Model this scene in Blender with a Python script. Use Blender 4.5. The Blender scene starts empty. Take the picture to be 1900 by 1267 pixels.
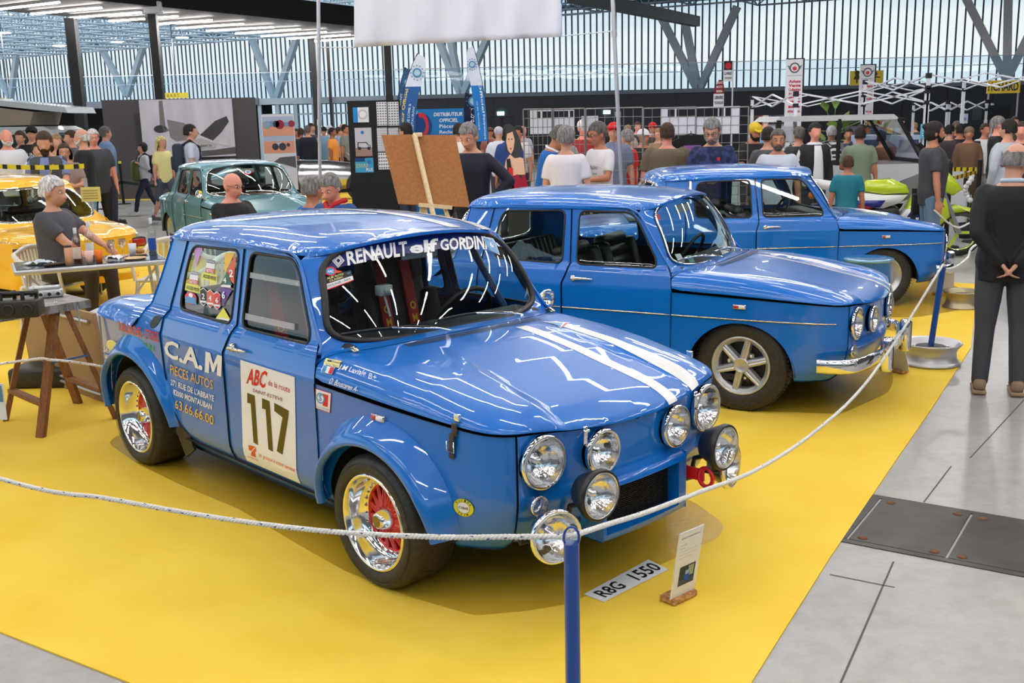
import bpy, bmesh, math, random
import numpy as np
from mathutils import Vector, Matrix
from mathutils.geometry import delaunay_2d_cdt
random.seed(7); np.random.seed(7)
S = bpy.context.scene
COL = S.collection
# ---------------- camera ----------------
FPX, PITCH, ROLL, HCAM = 1956.175, math.radians(11.9196), math.radians(1.3458), 1.8614
cd = bpy.data.cameras.new('camera'); cam = bpy.data.objects.new('camera', cd); COL.objects.link(cam)
cd.sensor_width = 36; cd.sensor_fit = 'HORIZONTAL'; cd.lens = 36*FPX/1900; cd.clip_end = 500; cd.clip_start = .05
cam.matrix_world = Matrix.Translation((0, 0, HCAM)) @ Matrix.Rotation(math.pi/2-PITCH, 4, 'X') @ Matrix.Rotation(-ROLL, 4, 'Z')
S.camera = cam
# ---------------- world, exposure ----------------
S.view_settings.view_transform = 'Standard'; S.view_settings.look = 'None'
S.view_settings.exposure = 0.7; S.view_settings.gamma = 1; S.view_settings.use_curve_mapping = False
W = bpy.data.worlds.new('sky'); S.world = W; W.use_nodes = True
_nt = W.node_tree; _bg = _nt.nodes['Background']
_tc = _nt.nodes.new('ShaderNodeTexCoord'); _mp = _nt.nodes.new('ShaderNodeMapping'); _mp.inputs['Scale'].default_value = (1.5, 1.5, 7)
_nz = _nt.nodes.new('ShaderNodeTexNoise'); _nz.inputs['Scale'].default_value = 1.6; _nz.inputs['Detail'].default_value = 5
_cr = _nt.nodes.new('ShaderNodeValToRGB')
_cr.color_ramp.elements[0].position = .35; _cr.color_ramp.elements[0].color = (.50, .72, .84, 1)
_cr.color_ramp.elements[1].position = .62; _cr.color_ramp.elements[1].color = (1, 1, 1, 1)
_nt.links.new(_tc.outputs['Generated'], _mp.inputs[0]); _nt.links.new(_mp.outputs[0], _nz.inputs['Vector'])
_sp = _nt.nodes.new('ShaderNodeSeparateXYZ'); _nt.links.new(_tc.outputs['Generated'], _sp.inputs[0])     # bright haze low down, pale blue above
_mr = _nt.nodes.new('ShaderNodeMapRange'); _mr.inputs['From Min'].default_value = .045; _mr.inputs['From Max'].default_value = .115; _mr.inputs['To Min'].default_value = .40; _mr.inputs['To Max'].default_value = -.2; _nt.links.new(_sp.outputs['Z'], _mr.inputs['Value'])
_ad = _nt.nodes.new('ShaderNodeMath'); _ad.operation = 'ADD'; _nt.links.new(_mr.outputs[0], _ad.inputs[0]); _nt.links.new(_nz.outputs['Fac'], _ad.inputs[1]); _nt.links.new(_ad.outputs[0], _cr.inputs[0]); _nt.links.new(_cr.outputs[0], _bg.inputs['Color'])
_bg.inputs['Strength'].default_value = .92
S.cycles.max_bounces = 8; S.cycles.transparent_max_bounces = 24; S.cycles.glossy_bounces = 4; S.cycles.diffuse_bounces = 3
S.cycles.sample_clamp_indirect = 6; S.cycles.caustics_reflective = False; S.cycles.caustics_refractive = False
TUBE_POWER = 24.0        # strength of the fluorescent battens of the ceiling
# ---------------- pixel helpers: a point of the photo turned into a point of the place ----------------
def ray(x, y):
 X, Y = x-950, 633.5-y; c, s = math.cos(ROLL), math.sin(ROLL)
 u, w = (c*X+s*Y)/FPX, (-s*X+c*Y)/FPX
 return (u, math.cos(PITCH)+w*math.sin(PITCH), -math.sin(PITCH)+w*math.cos(PITCH))
def floorp(x, y, z=0.):
 d = ray(x, y); t = (z-HCAM)/d[2]; return Vector((d[0]*t, d[1]*t, z))
def at(x, y, Y):
 d = ray(x, y); t = Y/d[1]; return Vector((d[0]*t, Y, HCAM+d[2]*t))
# ---------------- object helpers ----------------
def link(o, parent=None):
 COL.objects.link(o)
 if parent is not None: o.parent = parent
 return o
def tag(o, label=None, cat=None, group=None, kind=None):
 if label: o['label'] = label
 if cat: o['category'] = cat
 if group: o['group'] = group
 if kind: o['kind'] = kind
 return o
def empty(name, loc=(0, 0, 0), rz=0., label=None, cat=None, group=None):
 o = bpy.data.objects.new(name, None); o.empty_display_size = .1; link(o)
 o.location = loc; o.rotation_euler = (0, 0, rz); return tag(o, label, cat, group)
def copy_tree(o, parent=None):
 c = o.copy(); COL.objects.link(c)
 if parent is not None: c.parent = parent
 for ch in list(o.children): copy_tree(ch, c)
 return c
MATS = {}
def mat(name, col=(.8, .8, .8), rough=.5, metal=0., coat=0., emit=None, es=0., noise=None, bump=None, alpha=1., spec=None, trans=0., sheen=0.):
 if name in MATS: return MATS[name]
 m = bpy.data.materials.new(name); m.use_nodes = True; nt = m.node_tree; b = nt.nodes['Principled BSDF']
 b.inputs['Base Color'].default_value = (*col, 1); b.inputs['Roughness'].default_value = rough; b.inputs['Metallic'].default_value = metal
 b.inputs['Coat Weight'].default_value = coat; b.inputs['Coat Roughness'].default_value = .02
 if spec is not None: b.inputs['Specular IOR Level'].default_value = spec
 if trans: b.inputs['Transmission Weight'].default_value = trans
 if alpha < 1: b.inputs['Alpha'].default_value = alpha
 if emit: b.inputs['Emission Color'].default_value = (*emit, 1); b.inputs['Emission Strength'].default_value = es
 if noise:      # (second colour, scale, lo, hi[, axis scale])
  tc = nt.nodes.new('ShaderNodeTexCoord'); n = nt.nodes.new('ShaderNodeTexNoise'); r = nt.nodes.new('ShaderNodeValToRGB')
  n.inputs['Scale'].default_value = noise[1]; n.inputs['Detail'].default_value = 6
  r.color_ramp.elements[0].position = noise[2]; r.color_ramp.elements[1].position = noise[3]
  r.color_ramp.elements[0].color = (*col, 1); r.color_ramp.elements[1].color = (*noise[0], 1)
  src = tc.outputs['Object']
  if len(noise) > 4:
   mp = nt.nodes.new('ShaderNodeMapping'); mp.inputs['Scale'].default_value = noise[4]; nt.links.new(src, mp.inputs[0]); src = mp.outputs[0]
  nt.links.new(src, n.inputs['Vector']); nt.links.new(n.outputs['Fac'], r.inputs[0]); nt.links.new(r.outputs[0], b.inputs['Base Color'])
 if bump:       # (scale, strength, distance)
  tc = nt.nodes.new('ShaderNodeTexCoord'); n = nt.nodes.new('ShaderNodeTexNoise'); bp = nt.nodes.new('ShaderNodeBump')
  n.inputs['Scale'].default_value = bump[0]; n.inputs['Detail'].default_value = 4
  bp.inputs['Strength'].default_value = bump[1]; bp.inputs['Distance'].default_value = bump[2]
  nt.links.new(tc.outputs['Object'], n.inputs['Vector']); nt.links.new(n.outputs['Fac'], bp.inputs['Height']); nt.links.new(bp.outputs[0], b.inputs['Normal'])
 MATS[name] = m; return m
def cmat(rgb, rough=.75):   # plain cloth / paint of one colour, sRGB 0-255
 k = 'paint_%d_%d_%d_%d' % (*rgb, int(rough*100))
 return mat(k, tuple(((c/255.)**2.2) for c in rgb), rough)
def srgb(*c): return tuple((x/255.)**2.2 for x in c)
def glass_mat(name, tint=(.85, .95, .92), refl=1.0, rough=0.0, f0=.045):
 """thin pane: transparent, with a mirror-like reflection that grows at grazing angles (Schlick)"""
 if name in MATS: return MATS[name]
 m = bpy.data.materials.new(name); m.use_nodes = True; nt = m.node_tree; nt.nodes.clear(); N = nt.nodes.new; K = nt.links.new
 o = N('ShaderNodeOutputMaterial'); mx = N('ShaderNodeMixShader'); t = N('ShaderNodeBsdfTransparent'); g = N('ShaderNodeBsdfGlossy'); geo = N('ShaderNodeNewGeometry')
 d = N('ShaderNodeVectorMath'); d.operation = 'DOT_PRODUCT'; K(geo.outputs['Incoming'], d.inputs[0]); K(geo.outputs['Normal'], d.inputs[1])
 def M(op, a, b=None, c=False):
  n = N('ShaderNodeMath'); n.operation = op; n.use_clamp = c
  for i, q in ((0, a), (1, b)):
   if q is None: continue
   if isinstance(q, (int, float)): n.inputs[i].default_value = q
   else: K(q, n.inputs[i])
  return n.outputs[0]
 q = M('SUBTRACT', 1., M('ABSOLUTE', d.outputs['Value']), True); p = M('POWER', q, 5.); F = M('MULTIPLY', M('ADD', M('MULTIPLY', p, 1-f0), f0), refl*1.7, True)
 t.inputs['Color'].default_value = (*tint, 1); g.inputs['Roughness'].default_value = rough
 K(F, mx.inputs[0]); K(t.outputs[0], mx.inputs[1]); K(g.outputs[0], mx.inputs[2]); K(mx.outputs[0], o.inputs[0]); MATS[name] = m; return m
class MB:
 """collects shapes, then links them as ONE mesh object"""
 def __init__(s): s.v = []; s.f = []; s.m = []; s.sm = []
 def add(s, vs, fs, mi=0, smooth=False):
  n = len(s.v); s.v += [tuple(p) for p in vs]; s.f += [tuple(i+n for i in f) for f in fs]; s.m += [mi]*len(fs); s.sm += [smooth]*len(fs); return s
 def box(s, c, d, rot=None, mi=0, taper=None):
  hx, hy, hz = d[0]/2, d[1]/2, d[2]/2; vs = []
  for z in (-hz, hz):
   k = 1 if (taper is None or z < 0) else taper
   for x, y in ((-hx, -hy), (hx, -hy), (hx, hy), (-hx, hy)): vs.append(Vector((x*k, y*k, z)))
  if rot is not None:
   if not isinstance(rot, Matrix): rot = Matrix.Rotation(rot, 3, 'Z')
   vs = [rot @ v for v in vs]
  c = Vector(c)
  return s.add([v+c for v in vs], [(3, 2, 1, 0), (4, 5, 6, 7), (0, 1, 5, 4), (1, 2, 6, 5), (2, 3, 7, 6), (3, 0, 4, 7)], mi)
 def rbox(s, c, d, r=.01, rot=None, mi=0, seg=2):   # box with rounded edges
  bm = bmesh.new(); bmesh.ops.create_cube(bm, size=1)
  for v in bm.verts: v.co = Vector((v.co.x*d[0], v.co.y*d[1], v.co.z*d[2]))
  bmesh.ops.bevel(bm, geom=bm.edges[:], offset=min(r, min(d)*.45), segments=seg, profile=.5, affect='EDGES')
  if rot is not None:
   if not isinstance(rot, Matrix): rot = Matrix.Rotation(rot, 3, 'Z')
   for v in bm.verts: v.co = rot @ v.co
  c = Vector(c); bm.verts.ensure_lookup_table()
  s.add([v.co+c for v in bm.verts], [[v.index for v in f.verts] for f in bm.faces], mi, True); bm.free(); return s
 def tube(s, pts, r, n=8, mi=0, caps=True, closed=False, smooth=True, flat=1.):
  pts = [Vector(p) for p in pts]; N = len(pts); vs = []; fs = []
  if not hasattr(r, '__len__'): r = [r]*N
  up = None
  for i, p in enumerate(pts):
   if closed: t = pts[(i+1) % N]-pts[i-1]
   else: t = pts[min(i+1, N-1)]-pts[max(i-1, 0)]
   if t.length < 1e-9: t = Vector((0, 0, 1))
   t.normalize()
   if up is None: up = Vector((0, 0, 1)) if abs(t.z) < .9 else Vector((0, 1, 0))
   a = t.cross(up)
   if a.length < 1e-4: a = t.cross(Vector((1, 0, 0)))
   a.normalize(); b = a.cross(t); up = b
   for k in range(n):
    th = 2*math.pi*k/n; vs.append(p+a*(r[i]*math.cos(th))+b*(r[i]*flat*math.sin(th)))
  for i in range(N if closed else N-1):
   j = (i+1) % N
   for k in range(n): k2 = (k+1) % n; fs.append((i*n+k, i*n+k2, j*n+k2, j*n+k))
  s.add(vs, fs, mi, smooth)
  if caps and not closed: s.add([vs[k] for k in range(n)], [tuple(range(n-1, -1, -1))][::-1], mi); s.add(vs[-n:], [tuple(range(n))], mi)
  return s
 def lathe(s, prof, c=(0, 0, 0), axis='Z', n=24, mi=0, smooth=True, a0=0, a1=2*math.pi):   # prof: (r, h)
  vs = []; fs = []; full = abs(a1-a0-2*math.pi) < 1e-6; m = n if full else n+1; c = Vector(c)
  for r, h in prof:
   for k in range(m):
    th = a0+(a1-a0)*k/n; x, y = r*math.cos(th), r*math.sin(th)
    p = (x, y, h) if axis == 'Z' else ((h, x, y) if axis == 'X' else (x, h, y)); vs.append(Vector(p)+c)
  for i in range(len(prof)-1):
   for k in range(n): k2 = (k+1) % m; q = (i*m+k, i*m+k2, (i+1)*m+k2, (i+1)*m+k); fs.append(q if axis != 'Y' else q[::-1])
  return s.add(vs, fs, mi, smooth)
 def prism(s, poly, a, b, mi=0, axis='Z'):       # polygon extruded from a to b along an axis
  n = len(poly)
  def P(u, v, w): return (u, v, w) if axis == 'Z' else ((w, u, v) if axis == 'X' else (u, w, v))
  vs = [P(u, v, a) for u, v in poly]+[P(u, v, b) for u, v in poly]
  area = sum(poly[i][0]*poly[(i+1) % n][1]-poly[(i+1) % n][0]*poly[i][1] for i in range(n))
  fs = [tuple(range(n))[::-1], tuple(range(n, 2*n))]+[(i, (i+1) % n, (i+1) % n+n, i+n) for i in range(n)]
  if (area < 0) != (axis == 'Y'): fs = [f[::-1] for f in fs]
  return s.add(vs, fs, mi)
 def quad(s, a, b, c, d, mi=0): return s.add([a, b, c, d], [(0, 1, 2, 3)], mi)
 def xf(s, M):
  s.v = [tuple(M @ Vector(p)) for p in s.v]; return s
 def build(s, name, mats, parent=None, label=None, cat=None, group=None, kind=None, loc=None):
  me = bpy.data.meshes.new(name)
  if loc is not None: s.v = [(p[0]-loc[0], p[1]-loc[1], p[2]-loc[2]) for p in s.v]
  me.from_pydata(s.v, [], s.f)
  for m in (mats if isinstance(mats, (list, tuple)) else [mats]): me.materials.append(m)
  me.polygons.foreach_set('material_index', s.m); me.polygons.foreach_set('use_smooth', s.sm); me.update()
  o = link(bpy.data.objects.new(name, me), parent)
  if loc is not None: o.location = loc
  return tag(o, label, cat, group, kind)
def pip(P, poly):       # points in polygon, numpy
 x, y = P[:, 0], P[:, 1]; ins = np.zeros(len(P), bool); n = len(poly)
 for i in range(n):
  x1, y1 = poly[i]; x2, y2 = poly[(i+1) % n]
  c = ((y1 > y) != (y2 > y)) & (x < (x2-x1)*(y-y1)/((y2-y1) if abs(y2-y1) > 1e-12 else 1e-12)+x1); ins ^= c
 return ins
def resample(poly, sp, closed=True):
 out = []; n = len(poly)
 for i in range(n if closed else n-1):
  a = np.array(poly[i], float); b = np.array(poly[(i+1) % n], float); k = max(1, int(math.ceil(np.linalg.norm(b-a)/sp)))
  for j in range(k): out.append(tuple(a+(b-a)*j/k))
 if not closed: out.append(tuple(poly[-1]))
 return out
def rounded(poly, r, seg=5):   # round the corners of a polygon; r a number or one per corner
 out = []; n = len(poly)
 if not hasattr(r, '__len__'): r = [r]*n
 for i in range(n):
  p = np.array(poly[i], float); a = np.array(poly[i-1], float)-p; b = np.array(poly[(i+1) % n], float)-p
  la, lb = np.linalg.norm(a), np.linalg.norm(b); q = min(r[i], la*.49, lb*.49)
  if q < 1e-5: out.append(tuple(p)); continue
  A, B = p+a/la*q, p+b/lb*q
  for k in range(seg+1):
   t = k/seg; out.append(tuple((1-t)**2*A+2*t*(1-t)*p+t*t*B))
 return out
def crom(pts, k=8, closed=False):   # Catmull-Rom through points
 P = [np.array(p, float) for p in pts]; n = len(P); out = []
 for i in range(n if closed else n-1):
  if closed: p0, p1, p2, p3 = P[i-1], P[i], P[(i+1) % n], P[(i+2) % n]
  else: p0, p1, p2, p3 = P[max(i-1, 0)], P[i], P[i+1], P[min(i+2, n-1)]
  for j in range(k):
   t = j/k; out.append(tuple(.5*((2*p1)+(-p0+p2)*t+(2*p0-5*p1+4*p2-p3)*t*t+(-p0+3*p1-3*p2+p3)*t**3)))
 if not closed: out.append(tuple(P[-1]))
 return out
def patch(name, outline, f, holes=(), sp=.04, extra=None, mats=None, parent=None, thick=.012, flip=False, label=None, mfun=None, smooth_n=True, rim=True, rimmat=None):
 """surface patch: outline in a 2-D parameter domain, f maps (u,v) arrays to xyz arrays"""
 loops = [resample(outline, sp)]+[resample(h, sp) for h in holes]
 pts = []; edges = []
 for L in loops:
  n0 = len(pts); pts += L; edges += [(n0+i, n0+(i+1) % len(L)) for i in range(len(L))]
 nb = len(pts); A = np.array(outline); lo, hi = A.min(0), A.max(0)
 gx, gy = np.meshgrid(np.arange(lo[0]+sp/2, hi[0], sp), np.arange(lo[1]+sp/2, hi[1], sp)); G = np.stack([gx.ravel(), gy.ravel()], -1)
 if extra is not None: G = np.concatenate([G, np.array(extra)])
 k = pip(G, loops[0])
 for h in loops[1:]: k &= ~pip(G, h)
 G = G[k]
 B = np.array(pts)
 if len(G):
  d = np.sqrt(((G[:, None, :]-B[None])**2).sum(-1)).min(1); G = G[d > sp*(.45 if extra is None else .12)]
 allp = [Vector((float(a), float(b))) for a, b in pts]+[Vector((float(a), float(b))) for a, b in G]
 r = delaunay_2d_cdt(allp, edges, [], 0, 1e-6)
 V = np.array([tuple(p) for p in r[0]]); F = np.array(r[2]); C = V[F].mean(1); k = pip(C, loops[0])
 for h in loops[1:]: k &= ~pip(C, h)
 F = F[k]
 X = f(V[:, 0], V[:, 1]); e = 1e-4
 du = f(V[:, 0]+e, V[:, 1])-f(V[:, 0]-e, V[:, 1]); dv = f(V[:, 0], V[:, 1]+e)-f(V[:, 0], V[:, 1]-e)
 N = np.cross(du, dv); N /= np.maximum(np.linalg.norm(N, axis=1), 1e-12)[:, None]
 if flip: N = -N; F = F[:, ::-1]
 vs = X.tolist(); fs = F.tolist(); ns = N.tolist(); sm = [True]*len(fs); rimn = 0
 if rim:
  ec = {}
  for t in fs:
   for a, b in ((t[0], t[1]), (t[1], t[2]), (t[2], t[0])): ec[(a, b)] = 1
  bd = [(a, b) for a, b in ec if (b, a) not in ec]; mp = {}
  for a, b in bd:
   for i in (a, b):
    if i not in mp:
     mp[i] = (len(vs), len(vs)+1); p = X[i]; q = p-N[i]*thick; vs += [p.tolist(), q.tolist()]; ns += [[0, 0, 0]]*2
   fs.append([mp[b][0], mp[a][0], mp[a][1], mp[b][1]]); sm.append(False); rimn += 1
 me = bpy.data.meshes.new(name); me.from_pydata(vs, [], fs)
 for m in (mats if isinstance(mats, (list, tuple)) else [mats]): me.materials.append(m)
 me.polygons.foreach_set('use_smooth', sm)
 if mfun is not None:
  me.polygons.foreach_set('material_index', [int(mfun(np.mean([vs[i] for i in t], 0))) for t in fs])
 if rimn and mfun is None: me.materials.append(rimmat or mat('seam_dark', (.004, .006, .012), .6)); me.polygons.foreach_set('material_index', [0]*(len(fs)-rimn)+[len(me.materials)-1]*rimn)
 me.update()
 if smooth_n: me.normals_split_custom_set_from_vertices(ns)
 o = link(bpy.data.objects.new(name, me), parent)
 if label: o['label'] = label
 return o
_tcache = {}
def text_geo(s, size=1., bold=0., shear=0., align='CENTER', spacing=1.):
 k = (s, bold, shear, align, spacing)
 if k not in _tcache:
  c = bpy.data.curves.new('t', 'FONT'); c.body = s; c.size = 1; c.offset = bold; c.shear = shear; c.align_x = align; c.align_y = 'CENTER'; c.space_character = spacing; c.resolution_u = 2
  o = bpy.data.objects.new('t', c); COL.objects.link(o); dg = bpy.context.evaluated_depsgraph_get(); dg.update()
  me = bpy.data.meshes.new_from_object(o.evaluated_get(dg)); b_ = bmesh.new(); b_.from_mesh(me); bmesh.ops.triangulate(b_, faces=b_.faces[:])
  for _ in range(3):
   le = [e for e in b_.edges if e.calc_length() > .22]
   if le: bmesh.ops.subdivide_edges(b_, edges=le, cuts=1, use_grid_fill=False); bmesh.ops.triangulate(b_, faces=b_.faces[:])
  b_.verts.ensure_lookup_table(); V = np.array([v.co[:] for v in b_.verts]).reshape(-1, 3); F = [tuple(v.index for v in f.verts) for f in b_.faces]; b_.free()
  bpy.data.objects.remove(o); bpy.data.curves.remove(c); bpy.data.meshes.remove(me)
  _tcache[k] = (V, F)
 V, F = _tcache[k]; return V*size, F
def text_obj(name, s, f, size, mats, parent=None, sx=1., bold=0., shear=0., align='CENTER', spacing=1., origin=(0, 0), rot=0., label=None, boxw=None, boxh=None):
 """lettering mapped through f(u,v)->xyz; boxw/boxh fit the text into a width/height"""
 V, F = text_geo(s, 1., bold, shear, align, spacing)
 if len(V) == 0: return None
 u, v = V[:, 0].copy(), V[:, 1].copy()
 w = max(u.max()-u.min(), 1e-6); h = max(v.max()-v.min(), 1e-6)
 ku = (boxw/w) if boxw else size*sx; kv = (boxh/h) if boxh else size
 if boxw and not boxh: kv = ku/sx
 if boxw: u -= (u.max()+u.min())/2
 if boxh: v -= (v.max()+v.min())/2
 u *= ku; v *= kv; c, s_ = math.cos(rot), math.sin(rot)
 U = origin[0]+c*u-s_*v; VV = origin[1]+s_*u+c*v; X = f(U, VV)
 mb = MB(); mb.add(X.tolist(), F); return mb.build(name, mats, parent, label)
def fplane(o, ex, ey, off=0.):    # plane mapping for text and decals
 o, ex, ey = np.array(o, float), np.array(ex, float), np.array(ey, float); n = np.cross(ex, ey); n /= np.linalg.norm(n)
 return lambda u, v: o+np.outer(u, ex)+np.outer(v, ey)+n*off
def decal(name, poly, f, mats, parent=None, sp=.03, label=None):
 return patch(name, poly, f, (), sp, mats=mats, parent=parent, rim=False, label=label)
def sst(x, a, b): t = np.clip((x-a)/(b-a), 0, 1); return t*t*(3-2*t)
# ---------------- the hall ----------------
concrete = mat('concrete', (.35, .35, .345), .32, noise=((.45, .435, .42), 1.3, .35, .7), bump=(90, .08, .002))
def mat_floor():
 nt = concrete.node_tree; b = nt.nodes['Principled BSDF']; tc = nt.nodes.new('ShaderNodeTexCoord'); n = nt.nodes.new('ShaderNodeTexNoise'); n.inputs['Scale'].default_value = 9; n.inputs['Detail'].default_value = 8; n.inputs['Roughness'].default_value = .7
 mx = nt.nodes.new('ShaderNodeMixRGB'); mx.blend_type = 'MULTIPLY'; mx.inputs[0].default_value = .55; r = nt.nodes.new('ShaderNodeValToRGB'); r.color_ramp.elements[0].position = .3; r.color_ramp.elements[0].color = (.62, .58, .52, 1); r.color_ramp.elements[1].position = .6
 old = b.inputs['Base Color'].links[0].from_socket; nt.links.new(tc.outputs['Object'], n.inputs['Vector']); nt.links.new(n.outputs['Fac'], r.inputs[0]); nt.links.new(old, mx.inputs[1]); nt.links.new(r.outputs[0], mx.inputs[2]); nt.links.new(mx.outputs[0], b.inputs['Base Color'])
mat_floor()
MB().box((0, 45, -.1), (190, 130, .2)).build('floor', concrete, kind='structure')
carpet = mat('yellow_carpet', srgb(250, 212, 82), .85, noise=(srgb(244, 202, 66), 2.2, .4, .75), bump=(220, .25, .002), spec=.2)
def slab(name, pts, z0, z1, m, **k): return MB().prism([(p[0], p[1]) for p in pts][::1], z0, z1).build(name, m, **k)
E0 = floorp(0, 1175); E1 = floorp(235, 1267); dv = (E0-E1).normalized()
cp = [E0+dv*6, Vector((.312, 2.263, 0)), floorp(1395, 1267), floorp(1540, 1036), floorp(1659, 860), floorp(1728, 760), floorp(1801, 647), floorp(1815, 528), floorp(1500, 505), floorp(300, 452), Vector((-11, 15.5, 0)), Vector((-14, 9, 0))]
slab('carpet', cp, 0, .006, carpet, label='large yellow exhibition carpet under the parked blue cars', cat='carpet')
slab('carpet', [floorp(551, 343), floorp(742, 357), floorp(742, 377), floorp(560, 377)], 0, .006, carpet, label='small yellow carpet under the silver racing car at the back', cat='carpet')
slab('carpet', [floorp(192, 369.5), floorp(345, 369.5), floorp(345, 371.5), floorp(192, 371.5)], 0, .006, carpet, label='narrow yellow carpet strip along the grey partition wall', cat='carpet')
film = glass_mat('clear_film', (.93, .91, .84), .28, .12, .03)
_nt = film.node_tree; _n = _nt.nodes.new('ShaderNodeTexNoise'); _n.inputs['Scale'].default_value = 60; _bp = _nt.nodes.new('ShaderNodeBump'); _bp.inputs['Strength'].default_value = .6; _bp.inputs['Distance'].default_value = .004; _t = _nt.nodes.new('ShaderNodeTexCoord'); _nt.links.new(_t.outputs['Object'], _n.inputs['Vector']); _nt.links.new(_n.outputs['Fac'], _bp.inputs['Height'])
for n in _nt.nodes:
 if n.type == 'BSDF_GLOSSY': _nt.links.new(_bp.outputs[0], n.inputs['Normal'])
slab('plastic_mat', [floorp(*q) for q in rounded([(199, 823), (254, 862), (338, 903), (444, 947), (547, 1009), (640, 1062), (760, 1110), (880, 1145), (980, 1136), (1050, 1124), (1200, 1062), (1336, 999), (1345, 975), (1317, 955), (1290, 935), (700, 700), (330, 740)], 12, 2)], .0065, .0085, film, label='clear plastic mat on the carpet under the rally car with number 117', cat='floor mat')
slab('plastic_mat', [floorp(*q) for q in rounded([(1300, 740), (1420, 765), (1560, 770), (1650, 730), (1660, 700), (1630, 660), (1200, 560), (1100, 600)], 12, 2)], .0065, .0085, film, label='clear plastic mat under the second blue car with the chrome bumper', cat='floor mat')
slab('plastic_mat', [floorp(*q) for q in rounded([(1640, 590), (1700, 590), (1790, 575), (1790, 540), (1700, 500), (1500, 480)], 10, 2)], .0065, .0085, film, label='clear plastic mat under the third blue car at the back', cat='floor mat')
# steel covers let into the concrete
steel = mat('cover_steel', (.05, .047, .045), .45, .6, noise=((.085, .08, .078), 5, .4, .7), bump=(70, .3, .002)); rust = mat('rust', (.16, .06, .02), .8)
G0, G1, G2, G3 = floorp(1618.6, 920.6), floorp(1900, 968), floorp(1900, 1069), floorp(1564.6, 1003)
dx_ = (G1-G0).normalized(); dy_ = (G3-G0)-dx_*((G3-G0).dot(dx_)); wd = dy_.length; dy_.normalize()
def gp(a, b): return G0+dx_*a+dy_*b
a1 = (floorp(1634, 927)-G0).dot(dx_); a2 = (floorp(1803, 955)-G0).dot(dx_)
fr = MB()
for (a, b, c, d) in ((0, 5, -.02, .02), (0, 5, wd-.02, wd+.02)): fr.prism([tuple(gp(a, c))[:2], tuple(gp(b, c))[:2], tuple(gp(b, d))[:2], tuple(gp(a, d))[:2]], 0, .004)
fr.build('cover_frame', steel, label='dark steel edge rails let into the concrete beside the carpet', cat='floor rail')
for i, (a, b, lb) in enumerate(((.0, a1-.006, 'narrow end piece of the steel floor covers at the carpet edge'), (a1+.006, a2-.006, 'first full dark steel cover plate beside the yellow carpet'), (a2+.006, a2+(a2-a1)*1.0, 'second dark steel cover plate at the right edge of the photo'))):
 o = MB().prism([tuple(gp(a, .022))[:2], tuple(gp(b, .022))[:2], tuple(gp(b, wd-.022))[:2], tuple(gp(a, wd-.022))[:2]], 0, .005).build('floor_cover_plate', steel, label=lb, cat='cover plate')
 if i:
  for (u, v) in ((a+.05, .06), (b-.05, .06), (a+.05, wd-.06), (b-.05, wd-.06)): q = gp(u, v); MB().lathe([(.022, 0), (.022, .002), (0, .002)], (q.x, q.y, .005), 'Z', 12).build('bolt_hole', rust, o)
b = MB()
for (p, q) in (((1765, 865), (1714, 932)), ((1658, 1042), (1560, 1267)), ((1900, 742), (1800, 850)), ((1540, 1066), (1660, 1090))):
 A, B = floorp(*p), floorp(*q); n = (B-A).normalized().cross(Vector((0, 0, 1)))*.004; b.add([A+n+Vector((0, 0, .001)), B+n+Vector((0, 0, .001)), B-n+Vector((0, 0, .001)), A-n+Vector((0, 0, .001))], [(0, 1, 2, 3)])
b.build('trim_1', mat('joint_dark', (.10, .09, .085), .8), kind='structure')
# ---------- façade of glass with dark fins, oblique to the view ----------
FK = math.tan(math.radians(-28)); FD = 65.
def fac(m): Y = FD/(1-FK*m); return Vector((m*Y, Y, 0))      # m = X/Y
fa, fb = fac(-.62), fac(.60); fdir = (fb-fa).normalized(); flen = (fb-fa).length; fn = Vector((fdir.y, -fdir.x, 0))
ZT = 10.6
pane = glass_mat('facade_glass', (.58, .63, .65), .3, 0, .04); fin = mat('fin_dark', srgb(70, 92, 106), .5)
b = MB(); b.add([fa-fn*.1, fb-fn*.1, fb-fn*.1+Vector((0, 0, ZT)), fa-fn*.1+Vector((0, 0, ZT))], [(0, 1, 2, 3)]); b.build('window_1', pane, kind='structure')
b = MB(); n = int(flen/.775); R_ = math.atan2(fdir.y, fdir.x)
for i in range(n*2):
 p = fa+fdir*(i*.3875); b.box((p.x, p.y, ZT/2), (.075, .07, ZT), R_)
p = (fa+fb)/2; b.box((p.x, p.y, 8.0), (flen, .3, .28), R_); b.build('window_2', fin, kind='structure')
# sky-lit translucent strips low on the façade are the parapet outside
# struts
strut = mat('strut_grey', srgb(205, 206, 212), .5)
def facp(x, y, off=1.5): m = ray(x, y); mm = m[0]/m[1]; Y = FD/(1-FK*mm)-off; return at(x, y, Y)
k = 0
for base, tops in (((236, 178), ((186, 86), (266, 86))), ((20, 182), ((-28, 100), (31, 100))), ((511, 188), ((466, 68), (551, 68))), ((857, 180), ((812, 70), (835, 70), (905, 68))), ((1296, 170), ((1226, 30), (1270, 36), (1368, 12))), ((1868, 148), ((1790, -8), (1871, -8), (1945, -8)))):
 for t in tops:
  A, B = facp(*base), facp(*t); A.z = max(A.z, 3.0); b = MB(); d = (B-A); m = Matrix.Identity(3); zq = d.normalized().to_track_quat('Z', 'Y').to_matrix(); b.box((A+B)/2, (.36, .36, d.length), zq)
  k += 1; b.build('column_%d' % k, strut, kind='structure')
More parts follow.
